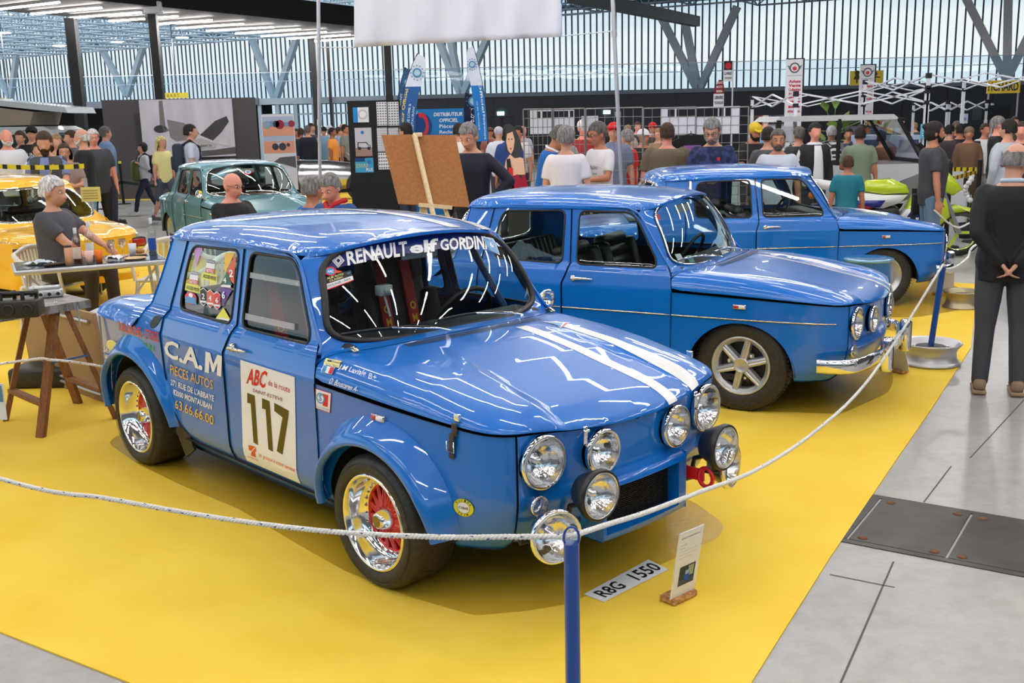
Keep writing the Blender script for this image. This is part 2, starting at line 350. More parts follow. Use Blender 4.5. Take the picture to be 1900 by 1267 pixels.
# gallery: dark wall, slab, glass balustrade
GY = 50.; dw = mat('dark_cladding', srgb(42, 46, 56), .55)
xl, xr = at(748, 178, GY).x, 30.
b = MB(); b.box(((xl+xr)/2, GY+.15, 1.52), (xr-xl, .3, 3.04));
b.build('wall_back', dw, kind='structure')
b = MB()
for i in range(22): x = xl+i*2.1; b.box((x, GY-.005, 1.5), (.035, .03, 3.0))
for x0, x1 in ((910, 930), (931.5, 950)): A, B = at(x0, 216, GY), at(x1, 216, GY); b.box((A.x, GY-.02, A.z/2), (.06, .04, A.z)); b.box((B.x, GY-.02, A.z/2), (.06, .04, A.z)); b.box(((A.x+B.x)/2, GY-.02, A.z), (B.x-A.x, .04, .06))
b.build('door_1', mat('dark_trim', (.008, .009, .012), .5), kind='structure')
gxl = at(-60, 196, GY).x
MB().box(((gxl+xr)/2, GY+4, 2.95), (xr-gxl, 8.2, .18)).build('floor_gallery', mat('gallery_grey', srgb(110, 122, 136), .6), kind='structure')
balg = glass_mat('balustrade_glass', (.86, .93, .97), .12, 0, .04)
b = MB(); b.box(((gxl+xr)/2, GY+.05, 3.62), (xr-gxl, .02, 1.15)); b.build('window_3', balg, kind='structure')
b = MB(); b.box(((gxl+xr)/2, GY+.05, 4.2), (xr-gxl, .04, .03)); b.box(((gxl+xr)/2, GY+2.5, 3.9), (xr-gxl, .05, .03));
b.build('trim_2', strut, kind='structure')
# left part: fascia with a dark void below; centre: glazed entrance
xm = at(482, 200, GY).x
MB().box(((gxl+xm)/2, GY-.1, 2.92), (xm-gxl, .25, .30)).build('trim_3', mat('fascia_grey', srgb(78, 84, 96), .6), kind='structure')
MB().box(((gxl+xm)/2-6, GY+2.5, 1.4), (xm-gxl+12, .2, 2.8)).build('wall_left', mat('void_black', (.006, .006, .007), .9), kind='structure')
b = MB(); b.box(((xm+xl)/2, GY-.05, 2.90), (xl-xm, .2, .28))
for i in range(9): x = xm+(xl-xm)*i/8; b.box((x, GY, 1.45), (.16, .2, 2.9))
b.box(((xm+xl)/2, GY, 2.3), (xl-xm, .08, .08)); b.build('door_2', mat('fascia_light', srgb(125, 138, 152), .5), kind='structure')
MB().box(((xm+xl)/2, GY+.1, 1.45), (xl-xm, .02, 2.9)).build('door_3', balg, kind='structure')
# exit signs on the dark wall
for x, y in ((929, 210.5), (1126, 208)):
 p = at(x, y, GY-.06); MB().rbox(p, (.32, .05, .16), .01).build('exit_sign', mat('exit_light', (.3, .9, .7), emit=(.45, 1, .85), es=5), label='small lit green exit sign above the %s on the dark wall' % ('double door' if x < 1000 else 'wire grids'), cat='exit sign')
MB().box((0, -13, 3), (60, .3, 6)).build('wall_added_front', mat('wall_grey', (.22, .22, .23), .8), kind='structure')  # unseen wall added behind the camera to cut white reflections on the car paint
MB().box((27, 8, 3), (.3, 44, 6)).build('wall_added_right', mat('wall_grey'), kind='structure')  # unseen side wall, added to hold back sky light from the right
# ---------- suspended strip ceiling, battens, columns ----------
ZC = 5.5; tA, tB = Vector((.857, -.515, 0)), Vector((.56, .828, 0))
s0, s1 = floorp(0, 27, ZC), floorp(660, 79, ZC); sd_ = (s1-s0).normalized(); perp = Vector((sd_.y, -sd_.x, 0))
ceil_m = mat('ceiling_dark', srgb(62, 54, 52), .6, noise=(srgb(84, 76, 72), .8, .3, .7, (1, 9, 1)))
w_ = 4.4
P = [s0-sd_*30, s1+sd_*3.5, s1+sd_*3.5+perp*w_, s0-sd_*30+perp*w_]; slab('ceiling', P, ZC+.12, ZC+.2, ceil_m, kind='structure')
b = MB()
for q in (P[2]+(P[3]-P[2])*.5,): b.box((q.x, q.y, ZC+.5), ((P[3]-P[2]).length, .12, .75), math.atan2(sd_.y, sd_.x))
b.build('ceiling_fascia', mat('void_black'), kind='structure')
tube_m = mat('tube_light', (1, 1, 1), emit=(1, .96, .93), es=TUBE_POWER)
def batten(A, B, lb, g):
 d = B-A; r = math.atan2(d.y, d.x); c = (A+B)/2; o = MB().rbox((c.x, c.y, c.z+.06), (d.length, .09, .05), .01, r).build('light_batten', mat('batten_white', (.6, .6, .6), .5), label=lb, cat='light', group=g)
 MB().box((c.x, c.y, c.z+.01), (d.length, .07, .045), r).build('tube', tube_m, o)
TT = [((0, 18), (110, 5)), ((58, 27), (188, 15)), ((131, 34), (262, 24)), ((202, 40), (268, 36)), ((284, 34), (330, 31)), ((284, 46), (393, 38)), ((327, 53), (452, 45)), ((383, 58), (507, 51)), ((437, 63), (557, 55)), ((485, 68), (605, 60)), ((532, 73), (650, 65)), ((577, 77), (696, 70))]
NM = ['first', 'second', 'third', 'fourth', 'fifth', 'sixth', 'seventh', 'eighth', 'ninth', 'tenth', 'eleventh', 'twelfth']
for i, (p, q) in enumerate(TT): batten(floorp(*p, ZC), floorp(*q, ZC), 'glowing tube light, %s from the left under the dark strip ceiling' % NM[i], 'tube lights under the strip ceiling')
# the ceiling over the stand (seen in the bodywork and glass only)
slab('ceiling_near', [Vector((-14, -7, 0)), Vector((14, -7, 0)), Vector((14, 21, 0)), Vector((-14, 21, 0))][::1], ZC+.35, ZC+.4, ceil_m, kind='structure')
for i in range(-4, 7):
 for j in range(-3, 3):
  c = Vector((1.5, 5, ZC))+Vector((.556, .831, 0))*(i*2.1)+Vector((.831, -.556, 0))*(j*4.6+(i % 2)*1.2)
  if -12 < c.x < 12 and -5 < c.y < 18.5: batten(c-Vector((.831, -.556, 0))*1.7, c+Vector((.831, -.556, 0))*1.7, 'tube light of the ceiling over the parked cars, mirrored in their windscreens', 'tube lights over the parked cars')
colm = mat('column_black', srgb(38, 36, 38), .4, .3)
for (x, y, wpx, lb) in ((131, 34, 17, 1), (283, 24, 14, 1)):
 p = floorp(x, y, ZC); wd_ = wpx*p.y/FPX; MB().box((p.x, p.y, ZC/2), (wd_, wd_, ZC)).build('column_%d' % (20+x), colm, kind='structure')
for (x, wpx, Y, zt) in ((583, 9, 49, 6.2), (611, 5, 49.5, 6.2), (721, 12, 49, 7.2)):
 p = at(x, 140, Y); w2_ = wpx*Y/FPX; MB().box((p.x, Y, zt/2), (w2_, w2_, zt)).build('column_%d' % (20+x), colm, kind='structure')
# ---------- white space frame under a dark roof ----------
q_ = [s0-sd_*45+perp*3, s1+sd_*10+perp*3, Vector((-2, 70, 0)), Vector((60, 40, 0)), Vector((60, -10, 0)), Vector((-10, -10, 0))]; slab('roof', q_, ZT, ZT+.3, mat('roof_dark', (.02, .021, .024), .8), kind='structure')
wt_ = mat('frame_white', srgb(215, 217, 226), .5); b = MB(); md = 2.6
U, V_ = sd_, perp; O_ = s0
nodes = {}
def ok(p):
 if p.y < 24: return False
 m = p.x/p.y
 if abs(m) > .60: return False
 yf = FD/(1-FK*m); return p.y < yf-.6
def q4(A, B, r):
 d = (B-A); L_ = d.length; z = d/L_; x = z.cross(Vector((0, 0, 1))) if abs(z.z) < .95 else Vector((1, 0, 0)); x.normalize(); y = z.cross(x); vs = []
 for P_ in (A, B):
  for c in ((1, 0), (0, 1), (-1, 0), (0, -1)): vs.append(P_+x*(c[0]*r)+y*(c[1]*r))
 b.add(vs, [(i, (i+1) % 4, (i+1) % 4+4, i+4) for i in range(4)])
nseg = 0
for i in range(-26, 30):
 for j in range(-34, 26):
  B0 = O_+U*(i*md)+V_*(j*md+1.2); B0 = Vector((B0.x, B0.y, 7.35))
  if not ok(B0) : continue
  r = .045 if B0.y < 60 else .06
  for du, dv_ in ((1, 0), (0, 1)):
   C = B0+U*(du*md)+V_*(dv_*md)
   if ok(C): q4(B0, C, r)
  if B0.y < 58 or (i+j) % 1 == 0:
   for du, dv_ in ((.5, .5), (-.5, .5), (.5, -.5), (-.5, -.5)):
    C = B0+U*(du*md)+V_*(dv_*md); C.z = 8.75; q4(B0, C, r*.7)
   T0 = B0+U*(.5*md)+V_*(.5*md); T0.z = 8.75
   for du, dv_ in ((1, 0), (0, 1)): q4(T0, T0+U*(du*md)+V_*(dv_*md), r*.8)
b.build('beam_grid', wt_, kind='structure')
A, B = at(1060, -8, 36), at(1292, 40, 47); d = B-A; MB().box((A+B)/2, (.34, .42, d.length), d.normalized().to_track_quat('Z', 'Y').to_matrix()).build('beam_1', colm, kind='structure')
def bay(p, lb, es=200):
 o = MB().lathe([(0, .04), (.24, .04), (.27, .0)], p, 'Z', 20).build('high_bay_lamp', mat('case_white', (.75, .76, .80), .4), label=lb, cat='lamp', group='round lamps under the roof'); MB().tube([p+Vector((0, 0, .04)), p+Vector((0, 0, 10.7-p.z))], .02, 6).build('rod', mat('frame_white'), o)
 MB().lathe([(.27, .0), (.0, -.03)], p, 'Z', 20).build('diffuser', mat('lamp_disc', (1, 1, 1), emit=(1, .97, .94), es=es), o)
for k_, (x, y) in enumerate(((8, 61), (110, 85), (218, 78), (338, 70), (583, 16))):
 bay(at(x, y, 46), 'round glowing hall lamp among the white roof trusses, %s' % ('far left, upper', 'left of the first black column', 'between the two black columns', 'right of the second black column', 'in the middle near the white banner')[k_])
for x, y in ((-6, 24), (0, 26), (6, 24), (12, 27), (-13, 26), (3, 33), (10, 36), (17, 34), (-3, 36)): bay(Vector((x, y, 7.2)), 'unseen round lamp added above the crowd to brighten the hall')  # added lamps above the frame, lighting the hall floor and the trusses
p = floorp(283, 24, ZC); q = at(284, 14, p.y-.6); o = MB().rbox(q, (.55, .3, .36), .03).build('wall_speaker', mat('case_white', (.75, .76, .80), .4), label='white box speaker at the head of the second black column', cat='speaker'); MB().tube([q+Vector((0, 0, .15)), q+Vector((0, 0, .5))], .04).build('bracket', mat('case_white'), o)
# ---------------- small saloon car: body surfaces as functions ----------------
_half = [(.735, -.15), (.735, 0), (.728, .15), (.705, .30), (.668, .47), (.648, .56), (.612, .632), (.545, .682), (.42, .712), (.20, .735), (0, .745), (-.45, .748), (-1.2, .75), (-2.0, .745),
         (-2.5, .725), (-2.82, .685), (-2.98, .62), (-3.06, .5), (-3.12, .25), (-3.14, 0), (-3.14, -.2)]
_pc = np.array(crom(_half, 10)); _i0 = 10; _i1 = len(_pc)-11; _pc = _pc[_i0:_i1+1]; _pc[0, 1] = 0; _pc[-1, 1] = 0
_aa = np.concatenate([[0], np.cumsum(np.linalg.norm(np.diff(_pc, axis=0), axis=1))])
_tn = np.gradient(_pc, _aa, axis=0); _nn = np.stack([_tn[:, 1], -_tn[:, 0]], -1); _nn /= np.linalg.norm(_nn, axis=1)[:, None]
AMAX = _aa[-1]
_sx = _pc[::-1, 0]; _sa = _aa[::-1]
def a_of_x(x): return float(np.interp(x, _sx, _sa))
def side(a, z):     # signed arc length round the car, height -> xyz
 a = np.asarray(a, float); z = np.asarray(z, float); sg = np.where(a < 0, -1., 1.); b = np.abs(a)
 x = np.interp(b, _aa, _pc[:, 0]); y = np.interp(b, _aa, _pc[:, 1]); nx = np.interp(b, _aa, _nn[:, 0]); ny = np.interp(b, _aa, _nn[:, 1])
 o = -3.2*np.maximum(.33-z, 0)**2
 o = o-.30*np.maximum(z-.765, 0)*(z <= .88)-.30*.115*(z > .88)-.035*sst(z, .858, .895)
 o = o-.085*np.maximum(z-.90, 0)/.36
 g = (sst(-x, 1.55, 2.15)*.045)*np.maximum(z-.9, 0)/.36
 fr = sst(x, .30, .62); o = o-fr*.85*np.maximum(.46-z, 0)**1.55
 rr = sst(-x, 2.8, 3.05); o = o-rr*.5*np.maximum(.45-z, 0)**1.5
 fc = (y < .60)*(x > 0)*(1-sst(y, .46, .60)); o = o-.03*fc*sst(z, .43, .49)*(1-sst(y, .0, .5)*.4)
 return np.stack([x+nx*o, sg*(y+ny*o-g), z+0*x], -1)
def sx(x, z, s=-1): return side(s*np.interp(x, _sx, _sa), z)      # by x instead of arc length
def seam(x, y):
 z = np.interp(x, [-3.2, -2.4, -.6, -.44, .1, .45, .62, .75], [.745, .762, .762, .757, .74, .724, .714, .70])
 return z-.028*np.maximum(1-(np.abs(y)/.55)**2, 0)*sst(x, .3, .65)
def topz(x, y):
 ay = np.abs(y)
 t = np.interp(x, [-3.2, -2.95, -2.7, -2.4, -1.5, -.6, -.3, -.05, .2, .45, .6, .75], [.80, .845, .872, .885, .90, .905, .902, .886, .857, .812, .780, .742])
 t = t-.028*(ay/.65)**2
 f = sst(x, -.25, .45)
 t = t-.024*f*(1-sst(ay, .30+.12*(np.clip(x, -.2, .7)), .36+.12*np.clip(x, -.2, .7)))+.008*f*np.exp(-((ay-.52)/.1)**2)
 r = sst(-x, 2.45, 2.9); return t-.03*r*(1-sst(ay, .25, .5))
def lidz(x, y):
 x = np.asarray(x, float); y = np.asarray(y, float); P = np.stack([x, np.abs(y)], -1)
 A = _pc[:-1]; B = _pc[1:]; d2 = np.full(x.shape, 1e9)
 for k in range(0, len(A), 1):
  ab = B[k]-A[k]; t = np.clip(((P-A[k])@ab)/(ab@ab+1e-12), 0, 1); q = A[k]+t[..., None]*ab; d2 = np.minimum(d2, ((P-q)**2).sum(-1))
 d = np.sqrt(d2); w = .15; e = np.clip(1-d/w, 0, 1); E = (1-e**2.3)**(1/2.3); s = seam(x, y)
 return s+(topz(x, y)-s)*E
def lid(x, y): return np.stack([np.asarray(x, float), np.asarray(y, float), lidz(x, y)], -1)
def flank(x, z):       # flank of the bonnet by length and height
 x = np.asarray(x, float); z = np.asarray(z, float); s = seam(x, .7); t = np.clip((z-s)/(topz(x, .64)-s), 0, .985); e = (1-t**2.3)**(1/2.3)
 return np.stack([x, -(np.interp(x, _sx, _pc[::-1, 1])-.15*(1-e)), z], -1)
def lid_rings(x0, x1):    # sample rings near the rolled edge
 out = []
 for d in (.0015, .005, .011, .02, .032, .047, .065, .09, .12):
  Q = _pc-_nn*d
  for s in (1, -1): out += [(q[0], s*q[1]) for q in Q[::2] if x0 < q[0] < x1]
 return out
_ro = [(-.575, 0), (-.585, .2), (-.62, .38), (-.665, .50), (-.76, .572), (-.95, .60), (-1.3, .608), (-1.7, .598), (-1.98, .575), (-2.08, .53), (-2.125, .40), (-2.145, .2), (-2.15, 0)]
_rc = np.array(crom([(-.585, -.2)]+_ro+[(-2.145, -.2)], 6))[6:-6]
_rt = np.gradient(_rc, axis=0); _rn = np.stack([_rt[:, 1], -_rt[:, 0]], -1); _rn /= np.linalg.norm(_rn, axis=1)[:, None]
def roof(x, y):
 x = np.asarray(x, float); y = np.asarray(y, float); P = np.stack([x, np.abs(y)], -1); A = _rc[:-1]; B = _rc[1:]; d2 = np.full(x.shape, 1e9)
 for k in range(len(A)):
  ab = B[k]-A[k]; t = np.clip(((P-A[k])@ab)/(ab@ab+1e-12), 0, 1); q = A[k]+t[..., None]*ab; d2 = np.minimum(d2, ((P-q)**2).sum(-1))
 d = np.sqrt(d2); e = np.clip(1-d/.20, 0, 1); E = (1-e**2.0)**.5
 zs = 1.268-.012*sst(-x, 1.6, 2.1)+.056*sst(x, -1.0, -.62)*np.maximum(1-(y/.54)**2, 0)
 t = 1.372-.05*((x+1.38)/.85)**2*np.where(x > -1.38, 1.05, .9)-.035*(y/.6)**2
 return np.stack([x, y, zs+(np.maximum(t, zs+.015)-zs)*E], -1)
def ws(u, v, k=1.):     # windscreen glass, u,v in -1..1
 u = np.asarray(u, float); t = (np.asarray(v, float)+1)/2; au = np.abs(u)**2.6
 b = np.stack([-.372-.128*au, .652*u, .888+0*u], -1); T = np.stack([-.632-.062*au, .540*u, 1.314-.060*au], -1)
 r = b+(T-b)*t[..., None]; bl = .03*4*t*(1-t); r[..., 0] += bl; r[..., 2] += bl*.5; return r
def rw(u, v):
 u = np.asarray(u, float); t = (np.asarray(v, float)+1)/2; au = np.abs(u)**2.6
 b = np.stack([-2.34+.17*au, .60*u, .905+0*u], -1); T = np.stack([-2.185+.09*au, .50*u, 1.235-.015*u*u], -1)
 r = b+(T-b)*t[..., None]; bl = .03*4*t*(1-t); r[..., 0] -= bl; r[..., 2] += bl*.5; return r
def sq_loop(n=96, p=None, s=1.):
 out = []
 for k in range(n):
  th = 2*math.pi*k/n+math.pi/n*0; c, q = math.cos(th), math.sin(th)
  r = 1/max(abs(c), abs(q)) if p is None else (abs(c)**p+abs(q)**p)**(-1/p)
  out.append((c*r*s, q*r*s))
 return out
def frame_mesh(inner, outer, rings=4, bulge=.012, flip=False):
 n = len(inner); vs = []; fs = []
 ctr = np.mean(inner, 0)
 for k in range(rings+1):
  t = k/rings
  for a, b in zip(inner, outer):
   a = np.array(a); b = np.array(b); vs.append(tuple(a+(b-a)*t))
 for k in range(rings):
  for i in range(n):
   j = (i+1) % n; q = (k*n+i, k*n+j, (k+1)*n+j, (k+1)*n+i); fs.append(q if not flip else q[::-1])
 return vs, fs
def win_poly(pts, r): return rounded(pts, r, 5)
def arch_poly(cx, cz, rx0, rx1, rz, zb, n=22):
 return [(cx+(rx1 if math.cos(t) > 0 else rx0)*math.cos(t), cz+rz*math.sin(t)) for t in [math.pi*k/n for k in range(n+1)]]
def build_car(name, loc, rz, label, paint, kind='road', dz=0., dp=0.):
 root = empty(name, (loc[0], loc[1], 0), rz, label, 'car')
 racing = kind == 'racing'
 black = mat('rubber_black', (.012, .012, .013), .45); chrome = mat('chrome', (.9, .9, .92), .06, 1.); dark = mat('cabin_dark', (.012, .013, .016), .6)
 glass = glass_mat('car_glass', (.80, .90, .88)); inner = mat('inner_blue_'+name, (.0, .03, .12), .6) if not name.startswith('teal') else dark
 def L(P, f=None):    # ride height / rake of the bodywork
  P = np.array(P, float).reshape(-1, 3).copy(); P[:, 2] += dz+dp*(P[:, 0]+1.1); return P
 def F(fn): return lambda u, v: L(fn(u, v))
 A = a_of_x
 fr = .375 if racing else .338; ft = .575 if racing else .583; rr = (.36, .42) if racing else (.34, .36); rt = .60 if racing else .575
 def pl(pts, s=-1): return [(s*A(x), z) for x, z in pts]
 af = _aa[np.argmin(np.abs(_pc[:, 1]-.60)+(_pc[:, 0] < 0)*9)]
 for s in (-1, 1):
  fl = s > 0
  # front wing, with its wheel arch
  arch = [(s*A(x), z) for x, z in arch_poly(0, .26, fr, fr, ft-.26, .2)]
  wing = [(s*A(-.452), .225), (s*A(-.452), .75)]+[(s*aa, float(seam(np.interp(aa, _aa, _pc[:, 0]), .7))-.004) for aa in np.linspace(A(-.44), af+.004, 26)]
  wing += [(s*(af+.004), .27), (s*(af+.06), .235), (s*A(fr), .235)]+arch+[(s*A(-fr), .225)]
  patch('front_wing', wing, F(side), sp=.035, mats=paint, parent=root, flip=not fl, thick=.006)
  # front door
  d = [(-.458, .235), (-.446, .752), (-.468, .862), (-.58, 1.02), (-.70, 1.185), (-.775, 1.245), (-.87, 1.262), (-1.222, 1.268), (-1.196, .90), (-1.205, .84), (-1.232, .77), (-1.232, .235)]
  w = win_poly([(-1.155, .892), (-.585, .892), (-.585, .945), (-.735, 1.19), (-.80, 1.243), (-1.165, 1.243)], [.05, .05, .03, .05, .05, .05])
  door = patch('front_door', pl(d, s), F(side), [pl(w, s)], sp=.035, mats=paint, parent=root, flip=not fl, thick=.006)
  patch('side_window', pl(w, s), lambda a_, z_: L(side(a_, z_)-np.stack([0*a_, s*.008+0*a_, 0*a_], -1)), sp=.08, mats=glass, parent=door, rim=False, flip=not fl)
  MB().tube(L(side(*np.array(pl(resample(w, .04), s)).T)), .007, 6, closed=True).build('window_seal', black, door)
  # rear door
  rd = [(-1.240, .235), (-1.240, .772), (-1.212, .842), (-1.203, .90), (-1.229, 1.268), (-1.84, 1.262), (-1.895, .92), (-1.90, .765), (-1.885, .58), (-1.86, .46), (-1.79, .34), (-1.70, .26), (-1.62, .235)]
  if not racing: rd = rd[:7]+[(-1.90, .765), (-1.91, .62), (-1.885, .48), (-1.83, .34), (-1.76, .235)]
  w2 = win_poly([(-1.262, .892), (-1.272, 1.243), (-1.765, 1.232), (-1.80, 1.12), (-1.80, .908)], [.05, .05, .06, .08, .05])
  door2 = patch('rear_door', pl(rd, s), F(side), [pl(w2, s)], sp=.035, mats=paint, parent=root, flip=not fl, thick=.006)
  patch('side_window', pl(w2, s), lambda a_, z_: L(side(a_, z_)-np.stack([0*a_, s*.008+0*a_, 0*a_], -1)), sp=.08, mats=glass, parent=door2, rim=False, flip=not fl)
  MB().tube(L(side(*np.array(pl(resample(w2, .04), s)).T)), .007, 6, closed=True).build('window_seal', black, door2)
  # rear wing with the roof pillar
  q = [(s*A(x), z) for x, z in ([(-1.847, 1.262), (-1.902, .92), (-1.907, .765)]+([(-1.892, .58), (-1.867, .46), (-1.80, .345)] if racing else [(-1.917, .62), (-1.90, .50)]))]
  ar = [(s*A(x), z) for x, z in arch_poly(-2.27, .26, rr[0], rr[1] if racing else .36, rt-.26, .2)]
  q += ar[:]+[(s*A(-2.27-rr[0]-.02), .26)]+[(s*aa, .28) for aa in np.linspace(A(-2.75), AMAX, 8)]+[(s*aa, float(seam(np.interp(aa, _aa, _pc[:, 0]), .7))) for aa in np.linspace(AMAX, A(-2.25), 20)]
  q += [(s*A(x), z) for x, z in [(-2.20, .785), (-2.165, .84), (-2.13, .90), (-2.095, 1.03), (-2.07, 1.17), (-2.062, 1.24), (-2.05, 1.257)]]
  patch('rear_wing', q, F(side), sp=.035, mats=paint, parent=root, flip=not fl, rimmat=paint, thick=.006)
  # sill
  sl = [(s*a_, z) for a_, z in [(A(-.36), .20), (A(-.46), .229), (A(-1.75), .229), (A(-1.86), .20), (A(-1.86), .165), (A(-.36), .165)]]
  patch('sill', sl, F(side), sp=.06, mats=paint, parent=root, flip=not fl)
  # drip rail
  rail = [(-.462, .872), (-.60, 1.055), (-.715, 1.215), (-.79, 1.262), (-.88, 1.272), (-1.25, 1.276), (-1.7, 1.273), (-2.0, 1.262), (-2.08, 1.245)]
  P = L(sx(*np.array(crom(rail, 5)).T, s)); P[:, 1] += s*.006
  MB().tube(P, .008, 6).build('drip_rail', paint if kind != 'chrome_rail' else chrome, root)
  # wheel housings
  for cx, R_, R2 in ((0, fr, ft-.26), (-2.27, .37, rt-.26)):
   mb = MB(); vs = []; fs = []; n = 20
   for k in range(n+1):
    th = math.pi*k/n
    for yy in (.725, .42): vs.append((cx+R_*1.03*math.cos(th), s*yy, .26+(R2+.015)*math.sin(th)))
   for k in range(n): fs.append((2*k, 2*k+1, 2*k+3, 2*k+2))
   mb.add(L(vs).tolist(), fs, 0, True)
   mb.add(L([(cx+R_*1.03*math.cos(math.pi*k/n), s*.42, .26+(R2+.015)*math.sin(math.pi*k/n)) for k in range(n+1)]).tolist(), [tuple(range(n+1))]); mb.build('wheel_housing', dark, root)
  # door handle
  hm = 'brass' if racing else 'chrome'; hmat = mat('aged_chrome', (.75, .68, .55), .15, 1.) if racing else chrome
  b = MB(); p0 = L(sx(np.array([-1.15]), np.array([.808]), s))[0]; yo = s*1.0
  b.lathe([(0, .0), (.020, .0), (.022, .008), (.017, .02), (0, .024)], (0, 0, 0), 'Y', 14)
  b.v = [(v[0], v[1]*s, v[2]) for v in b.v]
  b.tube([(0, s*.026, 0), (.05, s*.034, .004), (.10, s*.032, .004), (.145, s*.018, 0)], [.013, .012, .010, .004], 8, flat=.8)
  b.xf(Matrix.Translation(p0)).build('door_handle', hmat, door)
  # side marker
  p1 = L(sx(np.array([.0]), np.array([.688]), s))[0]
  b = MB(); b.rbox((p1[0], p1[1]+s*.004, p1[2]), (.085, .022, .03), .006); mk = b.build('side_marker', mat('marker_chrome', (.6, .6, .62), .2, 1.), root)
  MB().rbox((p1[0]+.016, p1[1]+s*.012, p1[2]), (.044, .02, .022), .008).build('lens', mat('lens_white', (.85, .82, .78), .1, 0, 1.), mk)
  MB().rbox((p1[0]-.022, p1[1]+s*.012, p1[2]), (.030, .02, .022), .008).build('lens', mat('lens_red', (.5, .01, .02), .1, 0, 1.), mk)
  if kind != 'racing':
   zz = .60
   for x0, x1 in ((.575, -.445), (-.46, -1.228), (-1.245, -1.90)):
    xs = np.linspace(x0, x1, 16); P = L(sx(xs, .607+0*xs-.0*xs, s)); P[:, 1] += s*.004
    MB().tube(P, [.004]+[.008]*14+[.008], 6, flat=.6).build('trim_strip', mat('trim_gilt', (.85, .74, .5), .2, 1.), root)
 # front panel
 fp = [(-af+.004, .27), (-.26, .22), (.28, .22), (af-.004, .27), (af-.004, .70)]+[(aa, float(seam(*[np.interp(abs(aa), _aa, _pc[:, i]) for i in (0, 1)]))-.006) for aa in np.linspace(af-.004, -af+.004, 30)]
 def hole(y, z, r): a_ = math.copysign(float(np.interp(abs(y), _pc[:60, 1], _aa[:60])), y); return [(a_+r*math.cos(2*math.pi*k/24), z+r*math.sin(2*math.pi*k/24)) for k in range(24)]
 hl = [hole(s*.503, .590, .094) for s in (-1, 1)]+[hole(s*(.228 if racing else .262), .578, .080) for s in (-1, 1)]
 if racing: hl.append([(-.235, .235), (.265, .235), (.265, .425), (-.235, .425)])
 fpo = patch('front_panel', fp, F(side), hl, sp=.03, mats=paint, parent=root, flip=False)
 # bonnet
 sh = [(-.452, .7465), (-.462, .715), (-.425, .66), (-.35, .56), (-.305, .42), (-.278, .22), (-.268, 0)]
 shl = crom(sh, 5); ed = [(_pc[i, 0]-_nn[i, 0]*.0004, _pc[i, 1]-_nn[i, 1]*.0004) for i in range(len(_pc)) if _pc[i, 0] > -.445]
 out = [(x, y) for x, y in ed]+[(x+.004, y) for x, y in shl[:-1]]
 outline = [(x, -y) for x, y in out[1:]][::-1]
 outline = [(x, y) for x, y in out]+[(-.264, 0)]+outline
 ex = lid_rings(-.44, 1)
 def lidf(x, y): return L(lid(x, y))
 stripes = {'racing': ((.178, .248), (.380, .450)), 'road': ((.178, .225), (.330, .377)), 'road2': ((.178, .225), (.330, .377))}.get(kind, ())
 bonnet = patch('bonnet', outline, lidf, sp=.03, extra=ex, mats=paint, parent=root, thick=.02, smooth_n=True)
 for y0, y1 in stripes:
  xs0 = -.17
  def yf(x, y): return y+.115*np.clip((x-xs0)/.8, 0, 1)
  xe = .69-.0
  nx = 44; xs = np.concatenate([np.linspace(xs0, .60, 24), np.linspace(.61, .742, 26)]); vs = []; fs = []
  # follow the surface to the lip
  for x in xs:
   for k in range(5):
    y = y0+(y1-y0)*k/4+(.0 if kind == 'racing' else .0); dm = np.interp(abs(y), _pc[:60, 1], _pc[:60, 0]); X = min(x, dm-.001)
    p = L(lid(np.array([X]), np.array([y])))[0]; e = 1e-3
    pu = L(lid(np.array([min(X, dm-.004)]), np.array([y])))[0]; pv = L(lid(np.array([min(X, dm-.004)-e]), np.array([y])))[0]; t = pu-pv; n = np.array([-t[2], 0, t[0]]); n /= max(np.linalg.norm(n), 1e-9)
    vs.append(tuple(p+n*.0016))
  for i in range(len(xs)-1):
   for k in range(4): fs.append((i*5+k, (i+1)*5+k, (i+1)*5+k+1, i*5+k+1))
  b = MB(); b.add(vs, fs, 0, True); b.build('stripe', mat('stripe_white', (.86, .86, .86), .25, 0, .5), bonnet)
  if racing:
   xs = np.linspace(-2.08, -.63, 60); vs = []; fs = []
   for x in xs:
    for k in range(3): p = L(roof(np.array([x]), np.array([y0+(y1-y0)*k/2+.02])))[0]; vs.append((p[0], p[1], p[2]+.002))
   for i in range(len(xs)-1):
    for k in range(2): fs.append((i*3+k, (i+1)*3+k, (i+1)*3+k+1, i*3+k+1))
   MB().add(vs, fs, 0, True).build('roof_stripe', mat('stripe_white'), root)
 # louvres in front of the windscreen
 b = MB()
 for k in range(64):
  y = -.40+.80*k/63; xb = np.interp(abs(y), [p[1] for p in shl[::-1]], [p[0] for p in shl[::-1]])+.022
  P = L(lid(np.array([xb, xb+.028, xb+.056]), np.array([y, y, y])))+np.array([0, 0, .0032]); P2 = P.copy(); P2[:, 1] += .0065
  b.add([tuple(p) for p in P]+[tuple(p) for p in P2], [(0, 1, 4, 3), (1, 2, 5, 4)])
 b.build('louvre_grille', dark, bonnet)
 # cowl between bonnet and windscreen
 cw = [(x-.004, y) for x, y in shl]+[(x-.004, -y) for x, y in shl[::-1][1:]]
 cw = cw+[(-.50, -.700), (-.52, -.64), (-.42, -.4), (-.37, 0), (-.42, .4), (-.52, .64), (-.50, .700)]
 patch('cowl', cw, lidf, sp=.03, mats=paint, parent=root, extra=lid_rings(-.52, -.40))
 # windscreen, its frame and seal
 inn = [(u, v) for u, v in sq_loop(120, 5.5)]
